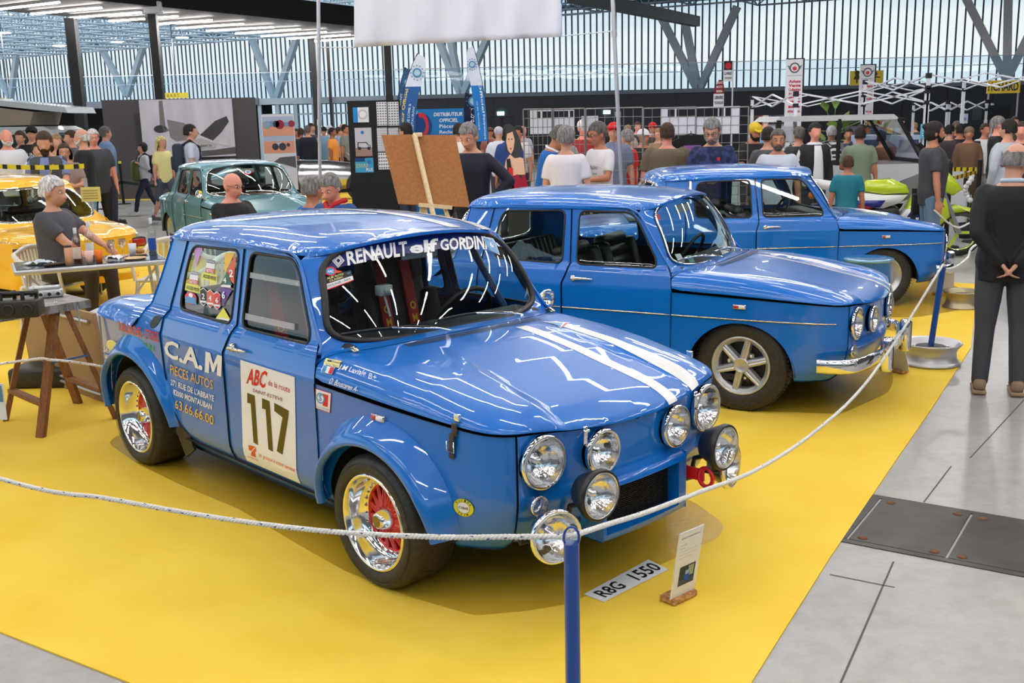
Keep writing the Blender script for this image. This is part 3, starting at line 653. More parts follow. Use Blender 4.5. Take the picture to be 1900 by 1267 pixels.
 def ws_out(u, v):
  if abs(v) >= abs(u)-1e-9 and v < 0: x = -.335-.125*abs(u)**2.6; y = .704*u; return (x, y, float(lidz(x, y))-.002)
  if abs(v) >= abs(u)-1e-9: y = .556*u; x = np.interp(abs(y), _rc[:40, 1], _rc[:40, 0]); r = roof(np.array([x-.003]), np.array([y]))[0]; return (r[0], r[1], r[2])
  t = (v+1)/2; x = np.interp(t, [0, .4, .8, .93, 1], [-.466, -.60, -.71, -.745, -.735]); z = np.interp(t, [0, .4, .8, .93, 1], [.865, 1.045, 1.205, 1.245, 1.262])
  p = sx(np.array([x]), np.array([z]), 1 if u > 0 else -1)[0]
  if t > .93: p[1] = math.copysign(np.interp(t, [.93, 1], [abs(p[1]), .556]), u); p[0] = np.interp(t, [.93, 1], [p[0], -.715])
  return tuple(p)
 I = [tuple(ws(np.array([u]), np.array([v]))[0]) for u, v in inn]; O = [ws_out(u, v) for u, v in sq_loop(120)]
 vs, fs = frame_mesh(L(I).tolist(), L(O).tolist()); MB().add(vs, fs, 0, True).build('windscreen_frame', paint, root)
 wsg = patch('windscreen', resample(inn, .08), F(ws), sp=.09, mats=glass, parent=root, rim=False)
 b = MB(); b.tube(L(I), .017 if racing else .012, 8, closed=True, flat=1)
 seal = b.build('windscreen_seal', black, wsg)
 if not racing:
  n_ = L(I); c_ = n_.mean(0); MB().tube(n_+(n_-c_)*.012+np.array([.006, 0, .006]), .007, 6, closed=True).build('windscreen_trim', chrome, wsg)
 # rear window
 inr = sq_loop(96, 5.5)
 def rw_out(u, v):
  if abs(v) >= abs(u)-1e-9 and v < 0: x = -2.385+.20*abs(u)**2.6; y = .69*u; return (x, y, float(lidz(x, y)))
  if abs(v) >= abs(u)-1e-9: y = .53*u; x = np.interp(abs(y), _rc[::-1][:30, 1], _rc[::-1][:30, 0]); r = roof(np.array([x+.003]), np.array([y]))[0]; return tuple(r)
  t = (v+1)/2; x = np.interp(t, [0, .1, .4, .85, 1], [-2.15, -2.135, -2.095, -2.068, -2.06]); z = np.interp(t, [0, .1, .4, .85, 1], [.86, .885, 1.03, 1.225, 1.257])
  return tuple(sx(np.array([x]), np.array([z]), 1 if u > 0 else -1)[0])
 I = [tuple(rw(np.array([u]), np.array([v]))[0]) for u, v in inr]; O = [rw_out(u, v) for u, v in sq_loop(96)]
 vs, fs = frame_mesh(L(I).tolist(), L(O).tolist(), flip=True); MB().add(vs, fs, 0, True).build('rear_window_frame', paint, root)
 rg = patch('rear_window', resample(inr, .08), F(rw), sp=.09, mats=glass, parent=root, rim=False, flip=True)
 MB().tube(L(I), .014, 8, closed=True).build('window_seal', black if racing else chrome, rg)
 # roof
 ro = [(x, y) for x, y in _rc]; ro = ro+[(x, -y) for x, y in ro[::-1]][1:-1]
 ex = []
 for dd in (.002, .006, .013, .024, .04, .06, .085, .115, .15):
  for s in (1, -1): ex += [(x-n[0]*dd, s*(y-n[1]*dd)) for (x, y), n in zip(_rc[::2], _rn[::2]*(-1 if _rn[20, 1] < 0 else 1))]
 patch('roof', ro, F(roof), sp=.045, extra=ex, mats=paint, parent=root, flip=False, thick=.012, rimmat=paint)
 # engine lid
 ed = [(_pc[i, 0], _pc[i, 1]) for i in range(len(_pc)) if _pc[i, 0] < -2.25]
 ol = [(-2.37, 0), (-2.355, .3), (-2.28, .5), (-2.18, .66), (-2.20, .715)]+ed; ol = ol+[(x, -y) for x, y in ol[::-1][1:-1]]
 elid = patch('engine_lid', ol, lidf, sp=.04, extra=lid_rings(-3.2, -2.22), mats=paint, parent=root, rimmat=paint, thick=.004)
 # floor pan, dashboard, inner dark parts
 b = MB(); b.box((-1.2, 0, .22), (2.5, 1.36, .04)); b.box((.05, 0, .48), (.9, .9, .45)); b.box((-.50, 0, .70), (.10, 1.26, .30)); b.box((-2.28, 0, .60), (.5, .95, .5)); b.xf(Matrix.Translation((0, 0, dz))); b.build('floor_pan', dark, root)
 for s in (-1, 1):
  P = [(s*A(-.50), .25), (s*A(-.50), .86), (s*A(-1.9), .86), (s*A(-1.9), .25)]
  patch('door_card', P, lambda a_, z_: L(side(a_, z_)-np.stack([0*a_, s*.035+0*a_, 0*a_], -1)), sp=.15, mats=dark if not racing else inner, parent=root, rim=False)
 b = MB(); b.rbox((-.52, 0, .845+dz), (.20, 1.22, .10), .03); dash = b.build('dashboard', dark, root)
 # steering wheel (left-hand drive)
 sc = Vector((-.72, .33, .85+dz)); M = Matrix.Translation(sc) @ Matrix.Rotation(math.radians(-62), 4, 'Y')
 b = MB(); b.tube([(.175*math.cos(t), .175*math.sin(t), 0) for t in [2*math.pi*k/32 for k in range(32)]], .013, 8, closed=True)
 b.tube([(0, -.17, 0), (0, 0, -.03), (0, .17, 0)], .010, 6); b.tube([(0, 0, -.03), (-.16, 0, 0)], .010, 6); b.tube([(0, 0, -.03), (0, 0, -.28)], .014, 8); b.xf(M)
 b.build('steering_wheel', black, root)
 # wipers
 for y0 in (-.10, .38):
  b = MB(); pv = L(ws(np.array([y0/.65+.02]), np.array([-1.02])))[0]; pv = pv+np.array([.05, 0, -.005])
  P = [L(ws(np.array([uu]), np.array([vv])))[0]+np.array([.02, 0, .016]) for uu, vv in ((y0/.65-.18, -.90), (y0/.65-.42, -.83), (y0/.65-.62, -.86))]
  b.lathe([(.012, -.02), (.014, .01), (.008, .022), (0, .024)], pv, 'Z', 12); b.tube([pv+np.array([0, 0, .018]), (pv+P[0])/2+np.array([.006, 0, .014]), P[1]], [.007, .005, .004], 6)
  wp = b.build('wiper_arm', chrome, wsg)
  Q = [L(ws(np.array([y0/.65-.42+t*.34]), np.array([-.86+.055*(1-abs(t)**2)-.05*t])))[0]+np.array([.010, 0, .008]) for t in np.linspace(-1, 1, 9)]
  MB().tube(Q, .005, 6, flat=1.4).build('wiper_blade', black if racing else chrome, wp)
 # mirror inside
 p = L(ws(np.array([0.]), np.array([.62])))[0]; MB().rbox((p[0]-.10, .02, p[2]-.02), (.02, .22, .06), .02).build('rear_view_mirror', mat('mirror_back', (.55, .55, .55), .4), root)
 root['_L'] = 0
 return root, L, dict(bonnet=bonnet, front=fpo, lidf=lidf, ws=F(ws), wsg=wsg, side=F(side), roof=F(roof), paint=paint)
def tyre_prof(R, w, rim):   # (radius, height) profile of half-open tyre along its axle, height 0 = outer face
 return [(rim, -.012), (rim+.004, .002), (rim+.018, .010), ((R+rim)/2, .013), (R-.022, .006), (R-.008, -.008), (R, -.028), (R, -w+.028), (R-.008, -w+.008), (R-.022, -w-.006), ((R+rim)/2, -w-.012), (rim, -w)]
def make_wheel(root, x, s, kind, R, w, yo, rim):
 """wheel on car side s, outer face at |y| = yo"""
 o = empty('wheel', (0, 0, 0)); o.parent = root; o.location = (x, s*yo, R+.002)
 tm = mat('tyre_rubber', (.022, .02, .018), .55, noise=((.04, .036, .03), 60, .45, .7), bump=(140, .25, .002))
 alu = mat('polished_alloy', (.87, .87, .88), .10, 1.); silver = mat('silver_paint', (.55, .56, .58), .35, .7); red = mat('wheel_red', (.72, .01, .012), .3, 0, .4); dk = mat('brake_dark', (.03, .028, .026), .5, .4)
 def fx(b): b.v = [(v[0], v[1]*s, v[2]) for v in b.v]; b.f = [f if s > 0 else f[::-1] for f in b.f]; return b
 b = MB(); b.lathe(tyre_prof(R, w, rim), axis='Y', n=56)
 if kind != 'racing':
  for k in range(72):      # tread blocks
   th = 2*math.pi*k/72; M = Matrix.Rotation(-th, 3, 'Y')
   for yy in (-.03, -w+.03): b.box(M @ Vector((R+.0015, yy, 0)), (.005, .032, .012), M)
 else:
  for k in range(9):
   th = 2*math.pi*k/9; M = Matrix.Rotation(-th, 3, 'Y'); b.box(M @ Vector((R+.0005, -w/2, 0)), (.002, w*.7, .004), M @ Matrix.Rotation(.5, 3, 'X'))
 b.f = [f[::-1] for f in b.f]
 fx(b).build('tyre', tm, o)
 for rr_ in ((R+rim)/2+.01,):
  b = MB(); b.lathe([(rr_-.002, .0133), (rr_, .0155), (rr_+.002, .0133)], axis='Y', n=48); fx(b).build('sidewall_ring', tm, o)
 if kind == 'racing':
  dp = .080
  b = MB(); b.lathe([(rim+.006, .0), (rim+.004, .006), (rim-.004, .008), (rim-.010, .002), (rim-.013, -.02), (rim-.018, -.03), (rim-.020, -.062), (rim-.030, -.072), (rim-.036, -dp), (rim-.054, -dp-.002), (rim-.056, -dp-.03)], axis='Y', n=64); fx(b); b.f = [f[::-1] for f in b.f]
  rm = b.build('rim', alu, o)
  b = MB()
  for k in range(28):
   th = 2*math.pi*(k+.5)/28; c = (math.cos(th)*(rim-.046), -dp+.004, math.sin(th)*(rim-.046)); b.lathe([(.0055, -.006), (.0055, .004), (.002, .006), (0, .006)], c, 'Y', 6, smooth=False)
  fx(b); b.f = [f[::-1] for f in b.f]; b.build('rim_bolts', alu, rm, )['kind'] = 'stuff'
  ri = rim-.052; b = MB(); b.lathe([(ri, -dp-.002), (ri-.010, -dp-.004), (ri-.012, -dp-.05)], axis='Y', n=48); b.lathe([(.056, -dp-.05), (.056, -dp+.01), (.040, -dp+.018), (0, -dp+.018)], axis='Y', n=32)
  for k in range(16):
   th = 2*math.pi*k/16;
   for sg_ in (-.17, .17):
    p0 = Vector((math.cos(th)*.052, -dp+.004, math.sin(th)*.052)); p1 = Vector((math.cos(th+sg_)*(ri-.004), -dp-.014, math.sin(th+sg_)*(ri-.004))); b.tube([p0, (p0+p1)/2+Vector((0, .004, 0)), p1], [.010, .0065, .008], 6, flat=1.3)
  fx(b); b.build('wheel_centre', red, o)
  b = MB(); b.lathe([(.047, -dp+.012), (.046, -dp+.022), (.034, -dp+.055), (.030, -dp+.062), (0, -dp+.062)], axis='Y', n=32); fx(b); b.f = [f[::-1] for f in b.f]; hb = b.build('centre_nut', alu, o)
  b = MB(); b.lathe([(.025, -dp+.0625), (0, -dp+.0635)], axis='Y', n=24); fx(b); b.f = [f[::-1] for f in b.f]; b.build('centre_cap', mat('cap_gold', (.25, .20, .06), .3, .6), hb)
  b = MB(); b.lathe([(ri, -dp-.06), (0, -dp-.06)], axis='Y', n=32); fx(b); b.f = [f[::-1] for f in b.f]; b.build('brake_disc', dk, o)
 elif kind == 'alloy':
  b = MB(); b.lathe([(rim+.006, .0), (rim+.004, .008), (rim-.006, .009), (rim-.012, .002), (rim-.018, -.012), (rim-.028, -.018), (rim-.034, -.03), (rim-.036, -.08)], axis='Y', n=64)
  b.lathe([(.050, -.06), (.050, -.006), (.046, .0), (.040, .0), (.037, -.003), (0, -.003)], axis='Y', n=40)
  for k in range(6):
   th = 2*math.pi*k/6+.28; M = Matrix.Rotation(-th, 3, 'Y')
   r0, r1 = .035, rim-.020; prof = [(-.026, -.045), (-.020, -.008), (-.008, -.004), (0, -.010), (.008, -.004), (.020, -.008), (.026, -.045)]
   vs = [];
   for r_, kk in ((r0, 1.15), (r1, .95)):
    for zz, yy in prof: vs.append(M @ Vector((r_, yy+(0 if r_ == r0 else -.006), zz*kk)))
   b.add(vs, [(i, i+7, i+8, i+1) for i in range(6)], 0, False)
  fx(b); b.f = [f[::-1] for f in b.f]; rm = b.build('rim', silver, o)
  for k in range(3):
   th = 2*math.pi*k/3+.28+math.pi/6; c = (math.cos(th)*.085, -.035, math.sin(th)*.085); b = MB(); b.lathe([(.017, -.02), (.017, .004), (.011, .006), (.011, .016), (.006, .02), (0, .02)], c, 'Y', 12); fx(b); b.f = [f[::-1] for f in b.f]; b.build('wheel_nut', mat('chrome'), rm)
  b = MB(); b.lathe([(rim-.03, -.07), (0, -.07)], axis='Y', n=32); fx(b); b.f = [f[::-1] for f in b.f]; b.build('brake_disc', dk, o)
 else:
  b = MB(); b.lathe([(rim+.006, .0), (rim+.004, .008), (rim-.006, .008), (rim-.012, -.006), (rim-.030, -.016), (rim-.036, -.03), (rim-.045, -.034), (rim-.06, -.022), (rim-.075, -.014), (.075, -.012), (.062, -.02), (.045, -.012), (0, -.008)], axis='Y', n=56)
  fx(b); b.f = [f[::-1] for f in b.f]; rm = b.build('rim', silver, o)
  b = MB()
  for k in range(3):
   th = 2*math.pi*k/3+.4; c = (math.cos(th)*.06, -.014, math.sin(th)*.06); b.lathe([(.012, 0), (.012, .012), (0, .016)], c, 'Y', 6, smooth=False)
  fx(b); b.f = [f[::-1] for f in b.f]; b.build('wheel_nuts', mat('chrome'), rm)
 return o
def lamp(parent, name, p, r, yaw, pitch=0., body='chrome', depth=.10, ridged=True, clear=True, shell=None):
 """round lamp facing +x of the car, turned by yaw"""
 o = empty(name); o.parent = parent; o.location = p; o.rotation_euler = (0, pitch, yaw)
 bm_ = mat('chrome') if body == 'chrome' else mat('lamp_black', (.015, .015, .016), .35)
 b = MB(); b.lathe([(.02, -depth), (r*.7, -depth*.8), (r*1.04, -depth*.25), (r*1.10, -.02), (r*1.09, 0), (r*1.0, .004), (r*.98, .0)], axis='X', n=48)
 b.build('bezel' if body == 'chrome' else 'lamp_shell', bm_, o)
 b = MB(); b.lathe([(r*.995, .001), (r*.96, .006), (r*.93, .0)], axis='X', n=48); b.build('lens_ring', mat('lens_ring', (.75, .75, .76), .25, 1.), o)
 b = MB(); b.lathe([(r*.94, -.002), (r*.85, -.03), (r*.6, -.055), (r*.3, -.066), (r*.16, -.07), (r*.15, -.03), (0, -.028)], axis='X', n=48); b.build('reflector', mat('reflector_silver', (.93, .93, .94), .08, 1., bump=(60, .35, .004)), o)
 g = MATS.get('lamp_glass')
 if g is None:
  g = glass_mat('lamp_glass', (.97, .98, 1.0), 1.0, .03); nt = g.node_tree
  tc = nt.nodes.new('ShaderNodeTexCoord'); wv = nt.nodes.new('ShaderNodeTexWave'); wv.bands_direction = 'Y'; wv.inputs['Scale'].default_value = 38; bp = nt.nodes.new('ShaderNodeBump'); bp.inputs['Strength'].default_value = .6; bp.inputs['Distance'].default_value = .002
  nt.links.new(tc.outputs['Object'], wv.inputs['Vector']); nt.links.new(wv.outputs['Fac'], bp.inputs['Height'])
  for n in nt.nodes:
   if n.type == 'BSDF_GLOSSY': nt.links.new(bp.outputs[0], n.inputs['Normal'])
 b = MB(); b.lathe([(r*.95, .0), (r*.8, .010), (r*.5, .018), (r*.25, .021), (0, .022)], axis='X', n=40); b.build('lens', g, o)
 return o
BLUE = mat('car_blue', (.0, .155, .60), .32, 0, 1.)
_b = BLUE.node_tree.nodes['Principled BSDF']; _b.inputs['Coat Roughness'].default_value = .015; _b.inputs['Coat Weight'].default_value = .8; _b.inputs['Specular IOR Level'].default_value = .4
CARS = [((.0068, 4.561), -.81255), ((1.7872, 7.0877), -.51758), ((3.5471, 10.7055), .02077)]
car1, L1, K1 = build_car('rally_car', *CARS[0], 'blue rally saloon in the foreground with race number 117 on its door', BLUE, 'racing', dz=.026, dp=-.0045)
car2, L2, K2 = build_car('saloon_car', *CARS[1], 'blue saloon parked second, with chrome bumper and silver six spoke wheels', BLUE, 'road')
car3, L3, K3 = build_car('saloon_car', *CARS[2], 'blue saloon parked third and furthest back, beside the motorcycle', BLUE, 'road2')
for s in (-1, 1):
 make_wheel(car1, 0, s, 'racing', .28, .215, .805, .198); make_wheel(car1, -2.27, s, 'racing', .28, .24, .765, .200)
 make_wheel(car2, 0, s, 'alloy', .30, .165, .70, .185); make_wheel(car2, -2.27, s, 'alloy', .30, .165, .69, .185)
 make_wheel(car3, 0, s, 'steel', .30, .165, .69, .190); make_wheel(car3, -2.27, s, 'steel', .30, .165, .69, .190)
def projw(X):
 d = np.asarray(X, float)-np.array([0, 0, HCAM]); a = d[..., 0]; b = d[..., 1]*math.sin(PITCH)+d[..., 2]*math.cos(PITCH); c = d[..., 1]*math.cos(PITCH)-d[..., 2]*math.sin(PITCH)
 u, w = FPX*a/c, FPX*b/c; cr, sr = math.cos(ROLL), math.sin(ROLL); return np.stack([950+cr*u-sr*w, 633.5-(sr*u+cr*w)], -1)
def c2w(car, P):
 (x, y), w = car; P = np.asarray(P, float); c, s = math.cos(w), math.sin(w)
 return np.stack([x+c*P[..., 0]-s*P[..., 1], y+s*P[..., 0]+c*P[..., 1], P[..., 2]], -1)
def inv(fn, car, px, g):      # parameters of the surface point seen at a pixel
 g = np.array(g, float); e = 1e-4
 for _ in range(40):
  G = np.array([g, g+[e, 0], g+[0, e]]); q = projw(c2w(car, fn(G[:, 0], G[:, 1]))); J = np.stack([(q[1]-q[0])/e, (q[2]-q[0])/e], 1)
  st = np.linalg.lstsq(J, np.array(px, float)-q[0], rcond=None)[0]; st = np.clip(st, -.12, .12); g = g+st
  if np.abs(st).max() < 1e-6: break
 return g
def quadmap(fn, car, cor, g):    # corners TL,TR,BR,BL in pixels -> function of (s,t) in 0..1 onto the surface
 C = [inv(fn, car, c, g) for c in cor]
 def f(s, t):
  s = np.asarray(s, float)[:, None]; t = np.asarray(t, float)[:, None]
  q = (C[3]*(1-s)+C[2]*s)*(1-t)+(C[0]*(1-s)+C[1]*s)*t; return fn(q[:, 0], q[:, 1])
 return f
def qtext(name, s, fn, car, cor, g, m, parent, bold=0., shear=0., spacing=1., label=None):
 f = quadmap(fn, car, cor, g); V, F = text_geo(s, 1., bold, shear, 'CENTER', spacing)
 u = (V[:, 0]-V[:, 0].min())/np.ptp(V[:, 0]); v = (V[:, 1]-V[:, 1].min())/np.ptp(V[:, 1]); X = f(u, v)
 mb = MB(); mb.add(X.tolist(), F); return mb.build(name, m, parent, label)
def qpoly(name, poly, fn, car, cor, g, m, parent, sp=.25, label=None):
 f = quadmap(fn, car, cor, g); return patch(name, poly, f, (), sp, mats=m, parent=parent, rim=False, smooth_n=True, flip=False, label=label)
SQ = [(0, 0), (1, 0), (1, 1), (0, 1)]
def circ(n=28, cx=.5, cy=.5, r=.5): return [(cx+r*math.cos(2*math.pi*k/n), cy+r*math.sin(2*math.pi*k/n)) for k in range(n)]
def sidef(Lf, off): return lambda x, z: Lf(sx(x, z, -1))-np.array([0, off, 0])
def lidoff(Lf, off):
 def f(x, y):
  P = Lf(lid(x, y)); e = 2e-3; a = Lf(lid(np.asarray(x)-e, y))-P; b = Lf(lid(x, np.asarray(y)+e))-P; n = np.cross(b, a); n /= np.linalg.norm(n, axis=1)[:, None]; n *= np.sign(n[:, 2:3]+1e-9); return P+n*off
 return f
def wsoff(Lf, off): return lambda u, v: Lf(ws(u, v))+np.array([off, 0, off])
white = mat('decal_white', (.85, .85, .86), .3); yel = mat('decal_yellow', srgb(245, 185, 40), .3); redm = mat('decal_red', srgb(215, 25, 40), .3); olive = mat('decal_olive', srgb(75, 62, 8), .3)
orange = mat('decal_orange', srgb(225, 85, 35), .3); green = mat('decal_green', srgb(30, 190, 60), .3); navy = mat('decal_navy', srgb(18, 38, 105), .25, 0, 1.); blk = mat('decal_black', (.01, .01, .012), .4)
grey = mat('decal_grey', srgb(120, 120, 125), .4); purple = mat('decal_purple', srgb(95, 45, 140), .3); lilac = mat('decal_lilac', srgb(190, 130, 200), .3); dgreen = mat('decal_dark_green', srgb(20, 95, 60), .3); lemon = mat('decal_lemon', srgb(225, 220, 50), .3); sky_ = mat('decal_sky', srgb(60, 140, 200), .3); crim = mat('decal_crimson', srgb(150, 30, 50), .3); cream = mat('decal_cream', srgb(235, 225, 140), .3); lime = mat('decal_lime', srgb(190, 215, 40), .4)
C1 = CARS[0]
def z2(x, y): return (180+x/3.9583, 370+y/3.9583)
def z3(x, y): return (180+x/3.9583, 580+y/3.9583)
def z4(x, y): return (560+x/3.9583, 390+y/3.9583)
def z5(x, y): return (560+x/3.9583, 580+y/3.9583)
def Q(z, *p): return [z(*q) for q in p]
S1 = sidef(L1, .0025); S1b = sidef(L1, .004)
sd = (-1.2, .6)
def st(s, cor, m, **k): return qtext('lettering', s, S1b, C1, cor, sd, m, car1, **k)
st('C.A.', Q(z3, (495, 193), (780, 277), (775, 428), (492, 318)), white, bold=.03)
qpoly('lettering', [(0, 0), (0, 1), (.28, 1), (.5, .48), (.72, 1), (1, 1), (1, 0), (.74, 0), (.74, .62), (.56, .12), (.44, .12), (.26, .62), (.26, 0)], S1b, C1, Q(z3, (797, 286), (918, 318), (912, 470), (791, 436)), sd, white, car1, sp=.2)
st('PIECES AUTOS', Q(z3, (538, 380), (850, 498), (850, 566), (538, 448)), yel)
st("271 RUE DE L'ABBAYE", Q(z3, (541, 486), (860, 608), (858, 655), (541, 530)), white, bold=.02)
st('82000 MONTAUBAN', Q(z3, (560, 560), (845, 672), (843, 716), (560, 602)), white, bold=.02)
st('63.66.66.00', Q(z3, (573, 635), (856, 758), (855, 828), (573, 702)), yel, bold=.005)
pn = qpoly('number_panel', SQ, S1, C1, Q(z3, (1052, 345), (1452, 472), (1497, 1258), (1100, 1085)), sd, white, car1, sp=.08)
st('ABC', Q(z3, (1098, 405), (1252, 430), (1245, 560), (1095, 520)), redm, bold=.03, shear=.25)
st('de la route', Q(z3, (1258, 490), (1418, 545), (1415, 590), (1256, 532)), redm)
st('SAINT-ESTEVE', Q(z3, (1145, 556), (1365, 628), (1362, 652), (1143, 580)), crim)
def glyph(poly, cor): qpoly('race_number', poly, S1b, C1, cor, sd, olive, car1, sp=.3)
one = [(0, .94), (0, 1), (.62, .96), (1, 0), (.62, .01), (.36, .80), (.06, .82)]
glyph([(.0, .80), (.0, 1.), (.62, .985), (.99, 0), (.58, .03), (.30, .80)], Q(z3, (1103, 588), (1190, 612), (1182, 972), (1103, 950)))
glyph([(.0, .80), (.0, 1.), (.62, .985), (.99, 0), (.58, .03), (.30, .80)], Q(z3, (1212, 628), (1300, 655), (1292, 1022), (1212, 1000)))
glyph([(0, .84), (0, 1), (1, .93), (.98, .80), (.62, 0), (.20, .04), (.58, .76)], Q(z3, (1302, 662), (1408, 695), (1400, 1055), (1300, 1025)))
qpoly('sponsor_emblem', [(0, .95), (.45, 1), (1, .95), (1, .55), (.85, .5), (1, .0), (.2, .0), (.45, .45), (.0, .5)], S1b, C1, Q(z3, (1112, 970), (1168, 985), (1168, 1062), (1122, 1045)), sd, orange, car1)
qpoly('sponsor_emblem', [(0, 0), (.12, 0), (1, 1), (.88, 1)], sidef(L1, .005), C1, Q(z3, (1110, 985), (1168, 990), (1168, 1030), (1122, 1035)), sd, white, car1)
st('un groupe à votre service !', Q(z3, (1188, 1025), (1466, 1145), (1466, 1188), (1188, 1062)), orange)
st('EXPERTISES', Q(z3, (1108, 1050), (1186, 1082), (1186, 1094), (1108, 1062)), orange)
st('IDEAL BACHES - STORES', Q(z2, (158, 895), (452, 975), (452, 1050), (158, 958)), redm, bold=.012)
st('VILLEBRUMIER 63.67.00.84.18', Q(z2, (175, 985), (418, 1072), (416, 1116), (175, 1028)), green)
for i, t_ in enumerate(('SARL', 'PIERRE', 'MONTALZAT', '82270')): st(t_, Q(z3, (50+i*4, 250+i*48), (120+i*2, 285+i*48), (120, 312+i*48), (50+i*4, 280+i*48)), white)
qpoly('sponsor_emblem', circ(), S1b, C1, Q(z3, (70, 190), (150, 210), (150, 290), (70, 270)), sd, cream, car1)
# roundel on the wing
rc = Q(lambda x, y: (560+x/3.9583, 780+y/3.9583), (1112, 558), (1268, 590), (1264, 722), (1114, 690))
qpoly('roundel_sticker', circ(), S1, C1, rc, (.5, .47), blk, car1); qpoly('roundel_sticker', circ(28, .5, .5, .485), sidef(L1, .0032), C1, rc, (.5, .47), lemon, car1)
qpoly('roundel_sticker', circ(28, .5, .5, .31), sidef(L1, .0038), C1, rc, (.5, .47), blk, car1); qpoly('roundel_sticker', circ(28, .5, .5, .295), sidef(L1, .0044), C1, rc, (.5, .47), white, car1)
fr_ = quadmap(sidef(L1, .005), C1, rc, (.5, .47))
def ftext(s, f, m, parent, cx, cy, w, h, bold=0., rot=0., name='lettering'):
 V, F = text_geo(s, 1., bold); u = (V[:, 0]-V[:, 0].min())/np.ptp(V[:, 0])-.5; v = (V[:, 1]-V[:, 1].min())/np.ptp(V[:, 1])-.5; u = u*w; v = v*h; c, q = math.cos(rot), math.sin(rot)
 X = f(cx+c*u-q*v, cy+q*u+c*v); return MB().add(X.tolist(), F).build(name, m, parent)
ftext('CIBIÉ', fr_, blk, car1, .5, .5, .48, .16, .02)
for w_, a0, dr in (('RACING', math.pi*.80, -1), ('TEAM', math.pi*1.30, 1)):
 for i, ch in enumerate(w_):
  a = a0+dr*i*.38; ftext(ch, fr_, blk, car1, .5+.40*math.cos(a), .5+.40*math.sin(a), .08, .11, .02, rot=a-math.pi/2 if dr < 0 else a+math.pi/2)
# square sticker behind the wheel arch
qc = Q(z5, (100, 555), (218, 592), (208, 738), (95, 700)); g0 = (-.39, .7)
qpoly('square_sticker', SQ, S1, C1, qc, g0, redm, car1); qpoly('square_sticker', [(.04, .03), (.96, .03), (.96, .97), (.04, .97)], sidef(L1, .0032), C1, qc, g0, white, car1)
qpoly('square_sticker', [(.5, .25), (.82, .25), (.82, .85), (.42, .85)], sidef(L1, .0038), C1, qc, g0, redm, car1); qpoly('square_sticker', circ(20, .34, .58, .27), sidef(L1, .0044), C1, qc, g0, sky_, car1); qpoly('square_sticker', circ(20, .34, .58, .2), sidef(L1, .005), C1, qc, g0, white, car1)
ftext('S', quadmap(sidef(L1, .0056), C1, qc, g0), sky_, car1, .33, .6, .2, .34, .03); ftext('CLUB MIDI PYRENEES', quadmap(sidef(L1, .0038), C1, qc, g0), sky_, car1, .5, .12, .8, .08)
# bonnet stickers and drivers' names
Hd = lambda x, z: L1(flank(x, z))+np.array([0, -.003, .0015]); Hd2 = lambda x, z: L1(flank(x, z))+np.array([0, -.005, .002]); gh = (-.35, .82)
Ht = lidoff(L1, .0025); Ht2 = lidoff(L1, .004)
qpoly('bonnet_sticker', SQ, Hd, C1, Q(z5, (178, 332), (295, 355), (272, 405), (160, 378)), gh, cream, K1['bonnet'])
qtext('lettering', 'TOURNEUR', Hd2, C1, Q(z5, (225, 350), (288, 363), (280, 378), (218, 364)), gh, navy, K1['bonnet']); qtext('lettering', 'ENGINE DEVELOP', Hd2, C1, Q(z5, (178, 368), (270, 388), (266, 400), (172, 380)), gh, navy, K1['bonnet'])
qpoly('bonnet_sticker', circ(16), Hd2, C1, Q(z5, (190, 340), (222, 346), (216, 364), (186, 358)), gh, navy, K1['bonnet'])
qf = Q(z5, (160, 385), (245, 402), (222, 455), (138, 435))
qpoly('flag_sticker', SQ, Hd, C1, qf, gh, white, K1['bonnet']); qpoly('flag_sticker', [(.05, .06), (.35, .06), (.35, .94), (.05, .94)], Hd2, C1, qf, gh, sky_, K1['bonnet']); qpoly('flag_sticker', [(.65, .06), (.95, .06), (.95, .94), (.65, .94)], Hd2, C1, qf, gh, redm, K1['bonnet'])
qtext('lettering', 'J.M Laviale', Hd2, C1, Q(z5, (275, 375), (478, 425), (468, 475), (262, 420)), gh, white, K1['bonnet'], shear=.35, bold=.01)
qtext('lettering', 'B+', Hd2, C1, Q(z5, (498, 442), (555, 458), (545, 494), (488, 482)), gh, white, K1['bonnet'])
qtext('lettering', 'D. Bouscaren A-', Hd2, C1, Q(z5, (212, 475), (420, 545), (405, 585), (198, 520)), gh, white, K1['bonnet'], shear=.35, bold=.01)
qz = Q(lambda x, y: (920+x/3.9583, 560+y/3.9583), (340, 143), (548, 150), (480, 193), (450, 188)); gz = (-.15, .55)
qpoly('triangle_sticker', [(0, 1), (1, 1), (.92, .0), (.75, .0)], Ht, C1, qz, gz, white, K1['bonnet']); qpoly('triangle_sticker', [(.08, .92), (.75, .92), (.72, .12)], Ht2, C1, qz, gz, sky_, K1['bonnet']); qpoly('triangle_sticker', [(.84, .9), (.97, .9), (.9, .1), (.83, .1)], Ht2, C1, qz, gz, redm, K1['bonnet'])
